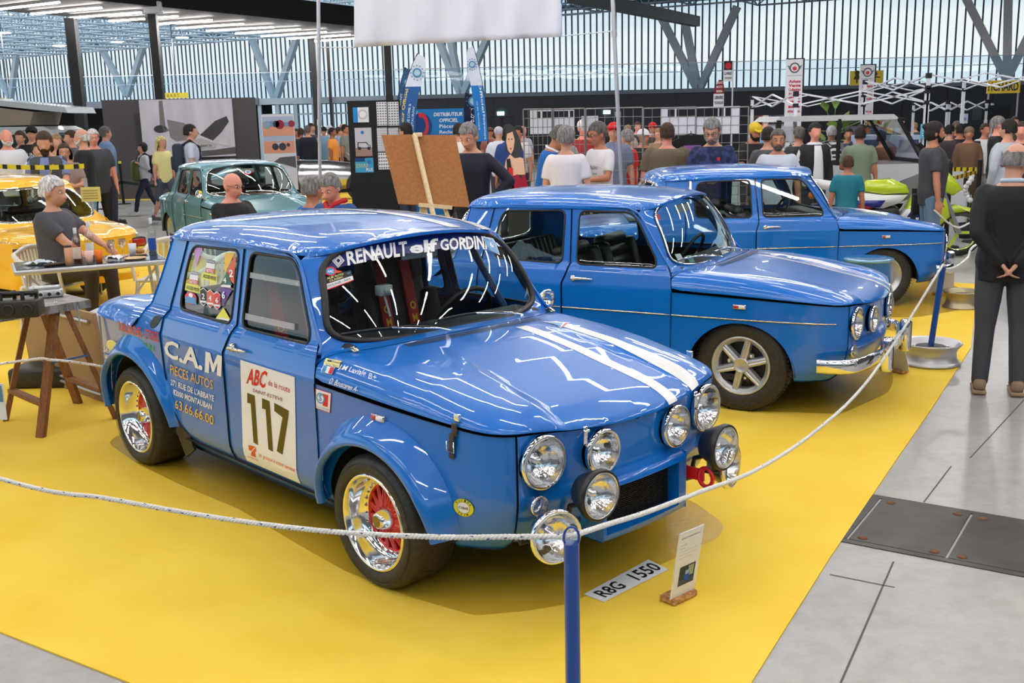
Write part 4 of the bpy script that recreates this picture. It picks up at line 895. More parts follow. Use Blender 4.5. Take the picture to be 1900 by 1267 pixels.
# banner and stickers on the windscreen
W1 = wsoff(L1, .0015); W2 = wsoff(L1, .0035); W3 = wsoff(L1, .005)
bp = [(u, v) for u, v in resample(sq_loop(120, 5.5, .985), .06) if v > .60]; bp = sorted(bp, key=lambda p: p[0]); ub = [p for p in bp]
band = [(-.985, .60)]+ub+[(.985, .60)]
patch('sun_strip', band, W1, sp=.1, mats=navy, parent=K1['wsg'], rim=False)
def wt(s, cor, m=white, f=W2, **k): return qtext('lettering', s, f, C1, cor, (0, .8), m, K1['wsg'], **k)
wt('RENAULT', Q(z4, (322, 305), (770, 225), (778, 335), (338, 408)), bold=.03)
wt('elf', Q(z4, (785, 235), (1000, 205), (1002, 300), (795, 322)), bold=.035)
wt('GORDINI', Q(z4, (1012, 215), (1345, 190), (1362, 290), (1020, 298)), bold=.03)
dq = quadmap(W2, C1, Q(z4, (215, 322), (318, 316), (312, 425), (222, 420)), (-.8, .8))
patch('diamond_emblem', [(.5, 1), (.98, .5), (.5, 0), (.02, .5)], dq, [[(.5, .68), (.34, .5), (.5, .32), (.66, .5)]], sp=.3, mats=white, parent=K1['wsg'], rim=False)
dq2 = quadmap(W3, C1, Q(z4, (215, 322), (318, 316), (312, 425), (222, 420)), (-.8, .8))
for k in (.80, .60): patch('diamond_emblem', [(.5, .5+.5*k+.02), (.5+.48*k+.02, .5), (.5, .5-.5*k-.02), (.5-.48*k-.02, .5)], dq2, [[(.5, .5+.5*k-.02), (.5+.48*k-.02, .5), (.5, .5-.5*k+.02), (.5-.48*k+.02, .5)]], sp=.3, mats=navy, parent=K1['wsg'], rim=False)
cq = Q(z4, (118, 508), (360, 440), (382, 515), (150, 600)); gw = (-.9, .3)
qpoly('windscreen_sticker', SQ, W1, C1, cq, gw, blk, K1['wsg']); qpoly('windscreen_sticker', [(0, .0), (1, .0), (1, .46), (0, .46)], W2, C1, cq, gw, white, K1['wsg']); qpoly('windscreen_sticker', [(0, .0), (1, .0), (1, .08), (0, .08)], W3, C1, cq, gw, redm, K1['wsg'])
qwf = quadmap(W3, C1, cq, gw); ftext('ROULAGE - 2024', qwf, blk, K1['wsg'], .52, .27, .78, .17, .01); ftext('ALBI AUTO', qwf, cream, K1['wsg'], .5, .86, .5, .17, .02); ftext('CLASSIC', qwf, cream, K1['wsg'], .5, .62, .42, .16, .02)
patch('windscreen_sticker', circ(16, .91, .78, .06), qwf, mats=sky_, parent=K1['wsg'], rim=False, sp=.2); patch('windscreen_sticker', [(.04, .55), (.12, .55), (.12, .85), (.04, .85)], qwf, mats=white, parent=K1['wsg'], rim=False, sp=.2)
aq = quadmap(W3, C1, Q(z4, (165, 415), (255, 415), (255, 482), (165, 482)), (-.9, .5)); patch('windscreen_sticker', circ(), aq, mats=redm, parent=K1['wsg'], rim=False, sp=.3)
aq = quadmap(wsoff(L1, .006), C1, Q(z4, (165, 415), (255, 415), (255, 482), (165, 482)), (-.9, .5)); patch('windscreen_sticker', circ(20, .5, .5, .36), aq, mats=sky_, parent=K1['wsg'], rim=False, sp=.3)
for sg in (-1, 1): patch('windscreen_sticker', [(.5+sg*.45, .62), (.5+sg*1.0, .5), (.5+sg*.5, .28)], aq, mats=orange, parent=K1['wsg'], rim=False, sp=.3)
ftext('AAC', quadmap(wsoff(L1, .007), C1, Q(z4, (165, 415), (255, 415), (255, 482), (165, 482)), (-.9, .5)), white, K1['wsg'], .5, .5, .5, .3, .03)
sq_ = Q(z4, (1325, 195), (1405, 205), (1455, 330), (1370, 290)); gs = (.95, .8)
qpoly('windscreen_sticker', SQ, W2, C1, sq_, gs, white, K1['wsg']); qpoly('windscreen_sticker', [(.04, .05), (.96, .05), (.96, .95), (.04, .95)], W3, C1, sq_, gs, sky_, K1['wsg']); ftext('6', quadmap(wsoff(L1, .006), C1, sq_, gs), white, K1['wsg'], .52, .5, .28, .34, .03); ftext('spr!', quadmap(wsoff(L1, .006), C1, sq_, gs), navy, K1['wsg'], .5, .82, .5, .12)
# stickers on the rear side window
G1 = sidef(L1, -.004); G2 = sidef(L1, -.002); G3 = sidef(L1, 0.); G4 = sidef(L1, .002); gr = (-1.5, 1.05); rd1 = [o for o in car1.children if o.name.startswith('rear_door')][0]
def ws_(poly, cor, m, f=G1): return qpoly('window_sticker', poly, f, C1, Q(z2, *cor), gr, m, rd1)
def wl_(s, cor, m, f=G4, **k): return qtext('lettering', s, f, C1, Q(z2, *cor), gr, m, rd1, **k)
ws_([(0, 1), (1, 1), (.25, 0)], [(712, 352), (778, 350), (778, 495), (712, 495)], lilac)
ws_([(0, 1), (1, 1), (.0, 0)], [(940, 392), (1012, 390), (1012, 545), (935, 545)], yel)
ws_([(1, 1), (1, 0), (0, .30)], [(940, 405), (1018, 405), (1005, 625), (950, 625)], orange, G2); wl_('2', [(970, 515), (1000, 515), (1000, 570), (970, 570)], white, bold=.03)
ws_([(.55, 1), (1, .1), (0, .1)], [(905, 530), (995, 530), (992, 640), (905, 640)], dgreen, G3); ws_([(0, 0), (1, 0), (1, 1), (0, 1)], [(910, 622), (982, 628), (982, 648), (910, 642)], white, G3); wl_('4', [(925, 570), (950, 575), (950, 615), (925, 610)], white, bold=.03)
ws_([(0, 1), (1, .85), (.15, .0)], [(908, 642), (992, 645), (985, 790), (910, 790)], purple, G2); wl_('6', [(916, 672), (940, 674), (940, 732), (916, 728)], white, bold=.03)
ws_([(.5, 1), (1, 0), (0, 0)], [(870, 788), (988, 800), (988, 898), (868, 875)], lemon, G2); ws_([(0, 0), (1, 0), (1, 1), (0, 1)], [(885, 865), (980, 880), (978, 893), (880, 878)], white, G3)
for (x0, y0) in ((808, 440), (686, 524)):
 ws_(SQ, [(x0, y0), (x0+60, y0+10), (x0+58, y0+34), (x0, y0+24)], navy, G2); ws_(SQ, [(x0-2, y0+24), (x0+58, y0+34), (x0+54, y0+72), (x0-8, y0+62)], white); ws_(SQ, [(x0-6, y0+62), (x0+54, y0+72), (x0+50, y0+104), (x0-12, y0+92)], redm, G2)
 wl_('RETRO', [(x0-2, y0+68), (x0+50, y0+77), (x0+46, y0+100), (x0-6, y0+90)], white, bold=.02); ws_(SQ, [(x0-34, y0+90), (x0+74, y0+118), (x0+70, y0+168), (x0-40, y0+140)], lemon, G3); wl_('ACCES PISTE', [(x0-27, y0+106), (x0+66, y0+130), (x0+62, y0+156), (x0-31, y0+132)], blk, bold=.02)
 wl_('SPORTING', [(x0+4, y0+5), (x0+56, y0+14), (x0+55, y0+29), (x0+3, y0+20)], white)
for i, (m_, d_) in enumerate(((blk, '2'), (orange, '4'), (redm, '6'))):
 x0 = 755+i*50; y0 = 642+i*14; hexp = [(0, .85), (.5, 1), (1, .85), (1, .2), (.5, 0), (0, .2)]
 ws_(hexp, [(x0, y0), (x0+52, y0+8), (x0+52, y0+146), (x0, y0+138)], white, G2); ws_([(.06+.88*a, .06+.88*b) for a, b in hexp], [(x0, y0), (x0+52, y0+8), (x0+52, y0+146), (x0, y0+138)], m_, G3)
 wl_(d_, [(x0+14, y0+46), (x0+36, y0+50), (x0+36, y0+92), (x0+14, y0+88)], white, bold=.03); ws_(SQ, [(x0+2, y0+98), (x0+48, y0+104), (x0+48, y0+118), (x0+2, y0+112)], white, G4)
ws_(circ(), [(645, 672), (735, 688), (730, 782), (645, 762)], redm, G2); ws_([(0, .1), (1, .1), (.9, .6), (.1, .6)], [(645, 672), (735, 688), (730, 782), (645, 762)], sky_, G3); ws_(circ(16, .5, .75, .18), [(645, 672), (735, 688), (730, 782), (645, 762)], white, G3)
# sliding plexiglass strips riveted on the front side window
fd1 = [o for o in car1.children if o.name.startswith('front_door')][0]
clr = glass_mat('plexiglass', (.93, .95, .96), 2.5, .12, .08)
for (a_, b_, c_, d_) in (((1125, 535), (1500, 600), (1497, 640), (1122, 575)), ((1090, 835), (1452, 912), (1450, 960), (1086, 880))):
 qpoly('window_strip', SQ, G4, C1, Q(z2, a_, b_, c_, d_), (-.8, 1.05), mat('plexi_strip', (.62, .64, .66), .2, 0, 1., alpha=.45), fd1, sp=.2)
 f_ = quadmap(G4, C1, Q(z2, a_, b_, c_, d_), (-.8, 1.05)); b = MB()
 for k in range(5): p = f_([.08+.21*k], [.5])[0]; b.lathe([(.0055, 0), (.004, .003), (0, .004)], (p[0], p[1], p[2]), 'Y', 8);
 b.build('rivet', mat('chrome'), fd1)
# air intake on the rear wing
qa = Q(z2, (392, 845), (478, 845), (465, 945), (385, 945)); f_ = quadmap(S1, C1, qa, (-1.95, .82))
ai = patch('air_intake', rounded([(.0, .30), (.35, .9), (1, 1), (.95, .55), (.45, .0), (.1, .0)], .3), f_, sp=.15, mats=blk, parent=car1, rim=False)
# flared wheel arches of the rally car
for s in (-1, 1):
 for cx, rx0, rx1, rz, zb, yo, w0 in ((0, .385, .365, .318, .20, .835, .115), (-2.27, .385, .43, .345, .22, .80, .11)):
  n = 26; vs = []; fs = []
  for k in range(n+1):
   t = math.pi*(.02+1.0*k/n); ct, stt = math.cos(t), math.sin(t); rx = rx1 if ct > 0 else rx0
   for j, (dr, yy) in enumerate(((.0, yo-.03), (.004, yo), (.018, yo+.002), (w0*.5*(.45+.55*max(stt, 0)), yo-.028), (w0*(.4+.6*max(stt, 0)), None))):
    x = cx+(rx+dr)*ct; z = .26+(rz+dr*.95)*stt
    if yy is None: y = abs(sx(np.array([x]), np.array([z]), 1)[0][1])+.001
    else: y = max(yy-.05*max(0, -.0+(.5-stt))*1.1, abs(sx(np.array([x]), np.array([z]), 1)[0][1])+.012*(1-j*.2))
    vs.append((x, s*y, z))
  for k in range(n):
   for j in range(4): q = (k*5+j, k*5+j+1, (k+1)*5+j+1, (k+1)*5+j); fs.append(q if s > 0 else q[::-1])
  MB().add(L1(vs).tolist(), fs, 0, True).build('wheel_arch_flare', BLUE, car1)
# black mud flap behind the near rear wheel
b = MB(); b.prism([(-1.90, .54), (-1.85, .50), (-1.70, .20), (-1.80, .14), (-1.93, .32)], -.70, -.715, axis='Y'); b.build('mud_flap', mat('rubber_black'), car1)
b = MB(); b.prism([(-1.90, .54), (-1.85, .50), (-1.70, .20), (-1.80, .14), (-1.93, .32)], .70, .715, axis='Y'); b.build('mud_flap', mat('rubber_black'), car1)
# lamps of the rally car
for s in (-1, 1):
 lamp(car1, 'headlamp', (.685, s*.503, .615), .096, s*.08, depth=.09); lamp(car1, 'headlamp', (.735, s*.228, .603), .082, s*.04, depth=.09)
 lamp(car1, 'spot_lamp', (.86, s*.39, .50), .090, s*.05, body='black', depth=.12)
 lamp(car1, 'fog_lamp', (.82, s*.585 if s < 0 else .50, .385), .094, s*.28, depth=.11)
 lamp(car1, 'parking_lamp', (.685, s*.535, .455), .036, s*.1, depth=.05)
for ya, yb, yc, yd in ((-.62, -.30, -.585, -.39), (.30, .56, .50, .39)):
 b = MB(); b.tube([(.66, ya, .33), (.69, (ya+yb)/2, .33), (.66, yb, .33)], .012, 6); b.tube([(.68, yc, .33), (.78, yc, .33)], .010, 6); b.tube([(.68, yd, .33), (.70, yd, .42), (.80, yd, .46)], .011, 6); b.build('lamp_bracket', mat('rubber_black'), car1)
b = MB(); b.box((.74, .335, .375), (.10, .012, .05)); b.tube([(.80+.035*math.cos(2*math.pi*k/20), .335, .37+.04*math.sin(2*math.pi*k/20)) for k in range(20)], .009, 8, closed=True); b.build('tow_hook', mat('wheel_red'), car1)
# radiator duct
ymin, ymax, z0, z1 = -.215, .245, .262, .438
def frp(y, z): return .742-.12*abs(y)**1.6-.0*z
b = MB(); Y0, Y1 = -.232, .30; ys = np.linspace(Y0, Y1, 13)
def strip(zs_, y_lo, y_hi):
 yy = np.linspace(y_lo, y_hi, 9); vs = []; fs = []
 for z, dx in zs_:
  for y in yy: vs.append((frp(y, z)+dx, y, z))
 for i in range(len(zs_)-1):
  for k in range(8): fs.append((i*9+k, (i+1)*9+k, (i+1)*9+k+1, i*9+k+1))
 b.add(vs, [f[::-1] for f in fs], 0, True)
strip([(.228, -.16), (.226, -.02), (.232, -.004), (z0-.006, 0)], Y0, Y1); strip([(z1+.006, 0), (.468, -.004), (.480, -.035), (.486, -.075)], Y0, Y1)
strip([(z0-.006, 0), (z1+.006, 0)], Y0, ymin); strip([(z0-.006, 0), (z1+.006, 0)], ymax, Y1)
for yy in (ymin, ymax): b.add([(frp(yy, 0), yy, z0-.006), (frp(yy, 0), yy, z1+.006), (.60, yy, z1+.006), (.60, yy, z0-.006)], [(0, 1, 2, 3)])
for yy in (Y0, Y1): b.add([(frp(yy, 0), yy, .23), (frp(yy, 0), yy, .478), (.56, yy, .478), (.56, yy, .23)], [(0, 1, 2, 3)])
for zz in (z0-.006, z1+.006): b.add([(frp(ymin, 0), ymin, zz), (frp(0, 0), 0, zz), (frp(ymax, 0), ymax, zz), (.60, ymax, zz), (.60, ymin, zz)], [(0, 1, 2, 3, 4)])
b.build('radiator_duct', BLUE, car1)
b = MB(); b.box((.655, .015, .35), (.03, .46, .18))
for k in range(22): b.box((.674, .015, z0+.006+k*.0078), (.008, .44, .0022))
for k in range(12): b.box((.672, ymin+.02+k*.038, .35), (.006, .003, .17))
b.build('radiator', mat('radiator_black', (.02, .019, .02), .4, .3), car1)
# bonnet catches and strap
for y in (-.345, .335):
 p = L1(lid(np.array([.715]), np.array([y])))[0]; b = MB(); b.rbox((.742, y, .695), (.012, .018, .075), .004); b.rbox((.748, y, .715), (.014, .028, .012), .004); b.tube([(.75, y-.012, .665), (.752, y, .655), (.75, y+.012, .665)], .004, 6); b.build('bonnet_catch', mat('chrome'), K1['bonnet'])
for s in (-1, 1):
 def sp_(x, z, o): p = L1(sx(np.array([x]), np.array([z]), s))[0]; return Vector((p[0], p[1]+s*o, p[2]))
 b = MB()
 for (x, z, h, o) in ((.425, .745, .05, .006), (.415, .70, .06, .010), (.408, .655, .05, .006)): p = sp_(x, z-.026, o); b.rbox(p, (.026, .010, h), .003)
 stp = b.build('bonnet_strap', mat('leather', (.06, .045, .035), .6), K1['bonnet']); p = sp_(.432, .765, -.004); b = MB(); b.rbox(p, (.03, .014, .028), .003); p = sp_(.41, .652, .014)
 b.tube([p+Vector((-.02, 0, -.02)), p+Vector((.02, 0, -.02)), p+Vector((.02, 0, .02)), p+Vector((-.02, 0, .02))], .003, 6, closed=True); b.build('buckle', mat('chrome'), stp)
for y in (-.60, .60):
 p = L1(lid(np.array([-.36]), np.array([y])))[0]; b = MB(); b.tube([p+np.array([-.03, 0, .012]), p+np.array([0, .004, .018]), p+np.array([.035, 0, .008])], [.006, .009, .006], 8); b.rbox(p+np.array([0, 0, .006]), (.05, .022, .012), .004); b.build('bonnet_hinge', mat('aged_chrome'), K1['bonnet'])
# mirror on the far wing
b = MB(); b.lathe([(.0, -.05), (.035, -.045), (.055, -.01), (.056, .0), (.052, .002)], (-.56, .79, .92), 'X', 24); b.tube([(-.56, .72, .88), (-.59, .78, .91)], .008, 6); b.build('door_mirror', mat('chrome'), car1)
# roll cage, seats, harness of the rally car
b = MB(); r_ = .02
for s in (-1, 1): b.tube([(-.60, s*.60, .35), (-.66, s*.60, .85), (-.86, s*.53, 1.20), (-.95, s*.50, 1.24), (-1.32, s*.52, 1.25), (-1.36, s*.60, 1.1), (-1.36, s*.64, .30)], r_, 8)
b.tube([(-1.36, -.52, 1.25), (-1.36, .52, 1.25)], r_, 8); b.tube([(-.93, -.50, 1.24), (-.93, .50, 1.24)], r_, 8); b.tube([(-1.36, -.60, .9), (-1.36, .60, .9)], r_, 8); b.tube([(-1.36, .55, 1.2), (-1.36, -.6, .5)], r_, 8)
for s in (-1, 1): b.tube([(-1.36, s*.5, 1.22), (-2.1, s*.5, .75)], r_, 8)
b.build('roll_cage', mat('cage_blue', (.01, .06, .22), .4), car1)
def bucket_seat(root, x, y, m, harness=None, dz=.03):
 b = MB(); o = Vector((x, y, .30+dz))
 b.rbox(o+Vector((.05, 0, .06)), (.50, .46, .12), .05);
 for s in (-1, 1): b.rbox(o+Vector((.02, s*.22, .14)), (.42, .07, .16), .03)
 R = Matrix.Rotation(math.radians(-14), 3, 'Y'); c = o+Vector((-.24, 0, .42)); b.rbox(c, (.10, .46, .66), .05, R)
 for s in (-1, 1): b.rbox(c+R @ Vector((.05, s*.22, -.04)), (.15, .07, .46), .03, R); b.rbox(c+R @ Vector((.04, s*.16, .36)), (.13, .07, .22), .03, R)
 b.rbox(c+R @ Vector((.0, 0, .40)), (.09, .32, .20), .045, R)
 st_ = b.build('seat', m, root)
 if harness:
  for s in (-1, 1):
   b = MB(); b.rbox(c+R @ Vector((.062, s*.09, .14)), (.02, .07, .44), .004, R); h = b.build('harness', harness, st_)
   fo = c+R @ Vector((.0745, s*.09, .10));
   for i, ch in enumerate('OMP'):
    V, F = text_geo(ch, 1., .03); e = R @ Vector((0, 0, 1)); X = np.array([list(fo+Vector((0, 1, 0))*(float(v[0])*.05)+e*(float(v[1])*.06-.07*i)) for v in V]); MB().add(X.tolist(), F).build('lettering', yel, h)
 return st_
seatm = mat('seat_black', (.012, .012, .013), .75); hr = mat('harness_red', (.5, .01, .015), .7)
bucket_seat(car1, -1.05, -.33, seatm, hr); bucket_seat(car1, -1.05, .33, seatm, hr)
b = MB(); b.rbox((-.60, -.25, 1.10), (.05, .07, .05), .006); b.lathe([(.018, 0), (.018, .02), (0, .02)], (-.575, -.25, 1.10), 'X', 12); b.tube([(-.60, -.25, 1.08), (-.56, -.25, .98)], .006, 6); b.build('dash_camera', mat('camera_case', (.35, .36, .38), .2), car1)
leather = mat('seat_leather', (.018, .017, .017), .38, bump=(25, .3, .01))
def classic_seats(root, belts=False):
 for y in (-.33, .33):
  b = MB(); b.rbox((-1.02, y, .42), (.52, .52, .16), .06); R = Matrix.Rotation(math.radians(-16), 3, 'Y')
  for k in range(6): b.rbox(Vector((-1.25, y, .52+k*.085))+Vector((-k*.022, 0, 0)), (.10, .46-.0*k, .092), .04, R)
  for s in (-1, 1): b.rbox((-1.27, y+s*.24, .72), (.14, .08, .46), .035, R)
  b.build('front_seat', leather, root)
 b = MB(); b.rbox((-1.72, 0, .46), (.50, 1.20, .18), .06)
 for k in range(16): b.rbox((-1.98, -.56+k*.0747, .72), (.16, .078, .44), .04, Matrix.Rotation(math.radians(-18), 3, 'Y'))
 b.build('rear_seat', leather, root)
 b = MB(); b.rbox((-2.2, 0, .87), (.42, 1.1, .03), .01); b.build('parcel_shelf', mat('cabin_dark'), root)
classic_seats(car2); classic_seats(car3)
# headlamps and bumpers of the road cars
def bumper(root, Lf, over=True):
 c = mat('chrome'); pts = [(.49, -.765), (.56, -.755), (.64, -.725), (.70, -.66), (.745, -.50), (.785, -.25), (.80, 0)]; pts = crom(pts+[(x, -y) for x, y in pts[::-1][1:]], 5)
 prof = [(-.03, .012), (-.028, -.03), (-.012, -.042), (.010, -.045), (.026, -.032), (.030, .0), (.024, .030), (.008, .042), (-.012, .040), (-.028, .03)]
 P = [Vector((x, y, .362)) for x, y in pts]; vs = []; fs = []; m = len(prof)
 for i, p in enumerate(P):
  t = (P[min(i+1, len(P)-1)]-P[max(i-1, 0)]).normalized(); n = Vector((t.y, -t.x, 0))
  for a, z in prof: vs.append(p+n*a*.6+Vector((0, 0, z)))
 for i in range(len(P)-1):
  for k in range(m): fs.append((i*m+k, i*m+(k+1) % m, (i+1)*m+(k+1) % m, (i+1)*m+k))
 b = MB(); b.add(vs, fs, 0, True); b.add([vs[k] for k in range(m)], [tuple(range(m))]); b.add([vs[-m+k] for k in range(m)], [tuple(range(m))[::-1]]); bb = b.build('bumper', c, root)
 for s in (-1, 1):
  b = MB(); b.rbox((.815, s*.33, .372), (.075, .075, .22), .022, seg=3); o = b.build('overrider', c, bb); b = MB(); b.rbox((.842, s*.33, .375), (.028, .028, .19), .01); b.build('rubber_strip', mat('rubber_black'), o)
 return bb
for r_, Lf in ((car2, L2), (car3, L3)):
 for s in (-1, 1):
  lamp(r_, 'headlamp', (.672, s*.503, .590), .094, s*.10, depth=.08); lamp(r_, 'headlamp', (.722, s*.262, .580), .078, s*.05, depth=.08); lamp(r_, 'parking_lamp', (.66, s*.545, .425), .036, s*.1, depth=.04)
 bumper(r_, Lf)
b = MB(); b.rbox((.80, 0, .37), (.012, .50, .10), .004); npl = b.build('number_plate', mat('decal_white'), car2)
text_obj('lettering', '1255 VD 82', fplane((.8075, 0, .37), (0, -1, 0), (0, 0, 1)), .08, blk, npl, boxw=.44, boxh=.07) if False else None
C2 = CARS[1]; W2_ = wsoff(L2, .002)
for (cor, m_) in ((((1630, 600), (1670, 595), (1705, 655), (1660, 660)), white), (((1712, 612), (1750, 605), (1780, 655), (1745, 662)), mat('decal_mint', srgb(150, 205, 190), .4)), (((1465, 318), (1515, 305), (1530, 345), (1480, 352)), redm)):
 q = [(840+a/3.9583, 320+b_/3.9583) for a, b_ in cor]; qpoly('tax_disc', SQ, wsoff(L2, -.004), C2, q, (-.6, -.6), m_, K2['wsg'])
# ---------------- people ----------------
SKIN = {'light': (205, 150, 125), 'tan': (185, 122, 95), 'pink': (222, 150, 130), 'dark': (150, 98, 74), 'pale': (228, 178, 158)}
HAIRC = {'grey': (128, 126, 126), 'white': (205, 204, 208), 'dark': (28, 22, 20), 'brown': (66, 44, 32), 'light': (150, 118, 82), 'black': (14, 13, 14), 'salt': (95, 90, 88), 'yellow': (220, 205, 130)}
def skinmat(k):
 m = mat('skin_'+k, srgb(*SKIN[k]), .55); b = m.node_tree.nodes['Principled BSDF']; b.inputs['Subsurface Weight'].default_value = .0; return m
_rm = {}
def remesh(name, mb, vox, m, parent, smooth=4, label=None):
 me = bpy.data.meshes.new(name); me.from_pydata(mb.v, [], mb.f); o = bpy.data.objects.new(name, me); COL.objects.link(o)
 r = o.modifiers.new('r', 'REMESH'); r.mode = 'VOXEL'; r.voxel_size = vox; r.use_smooth_shade = True
 if smooth: q = o.modifiers.new('s', 'SMOOTH'); q.iterations = smooth; q.factor = .5
 dg = bpy.context.evaluated_depsgraph_get(); me2 = bpy.data.meshes.new_from_object(o.evaluated_get(dg)); bpy.data.objects.remove(o); bpy.data.meshes.remove(me)
 me2.name = name; me2.materials.clear(); me2.materials.append(m); me2.polygons.foreach_set('use_smooth', [True]*len(me2.polygons)); o = link(bpy.data.objects.new(name, me2), parent)
 if label: o['label'] = label
 return o
def ball(mb, c, r, n=10, M=None):
 if not hasattr(r, '__len__'): r = (r, r, r)
 vs = []; fs = []; c = Vector(c)
 for i in range(n+1):
  ph = math.pi*i/n
  for j in range(n*2):
   th = math.pi*j/n; v = Vector((r[0]*math.sin(ph)*math.cos(th), r[1]*math.sin(ph)*math.sin(th), -r[2]*math.cos(ph)))
   if M is not None: v = M @ v
   vs.append(v+c)
 m = n*2
 for i in range(n):
  for j in range(m): fs.append((i*m+j, i*m+(j+1) % m, (i+1)*m+(j+1) % m, (i+1)*m+j))
 mb.add(vs, fs, 0, True)
def limb(mb, pts, rs, flat=1.):
 mb.tube(pts, rs, 10, flat=flat)
 for p, r in zip(pts, rs): ball(mb, p, r*.99, 6)
def rings(mb, R, M):    # closed torso from (x0, y0, z, rx, ry)
 n = 16; vs = []; fs = []
 for (x0, y0, z, rx, ry) in R:
  for k in range(n): t = 2*math.pi*k/n; vs.append(M @ Vector((x0+rx*math.copysign(abs(math.cos(t))**.85, math.cos(t)), y0+ry*math.copysign(abs(math.sin(t))**.85, math.sin(t)), z)))
 for i in range(len(R)-1):
  for k in range(n): fs.append((i*n+k, i*n+(k+1) % n, (i+1)*n+(k+1) % n, (i+1)*n+k))
 fs.append(tuple(range(n))[::-1]); fs.append(tuple(range((len(R)-1)*n, len(R)*n))); mb.add(vs, fs, 0, True)
def ik(S_, T, l1, l2, pole):
 d = T-S_; L_ = min(d.length, (l1+l2)*.998); dn = d.normalized(); T = S_+dn*L_; a = (l1*l1-l2*l2+L_*L_)/(2*L_); h = math.sqrt(max(l1*l1-a*a, 0)); pv = (pole-dn*pole.dot(dn)).normalized(); return S_+dn*a+pv*h, T
def hand(mb, W_, dirv, palmn, s, curl=.5, side=1):
 """palm with five separate fingers; dirv points along the hand, palmn out of the palm"""
 d = dirv.normalized(); n = (palmn-d*palmn.dot(d)).normalized(); w = d.cross(n)*side
 for k in range(4):
  a = W_+w*((k-1.5)*.019*s)+d*.01*s; b_ = W_+w*((k-1.5)*.021*s)+d*.085*s; mb.tube([a, b_], [.015*s, .0125*s], 8); ball(mb, b_, .0125*s, 5)
  l = (.036, .043, .040, .030)[k]*s*.9; p = b_; dd = d.copy(); rr = .0088*s
  for q in range(3):
   ang = curl*(.5+.35*q); dd = (d*math.cos(ang)+n*math.sin(ang)).normalized(); p2 = p+dd*l*(.8, .6, .5)[q]; mb.tube([p, p2], [rr, rr*.92], 7); ball(mb, p2, rr*.92, 5); p = p2; rr *= .93
 t0 = W_+w*(-.028*s)+d*.02*s; t1 = t0+(d*.6-w*.75+n*.3).normalized()*.038*s; t2 = t1+(d*.9-w*.2+n*.35).normalized()*.03*s
 mb.tube([t0, t1, t2], [.014*s, .0105*s, .009*s], 7); ball(mb, t2, .009*s, 5)
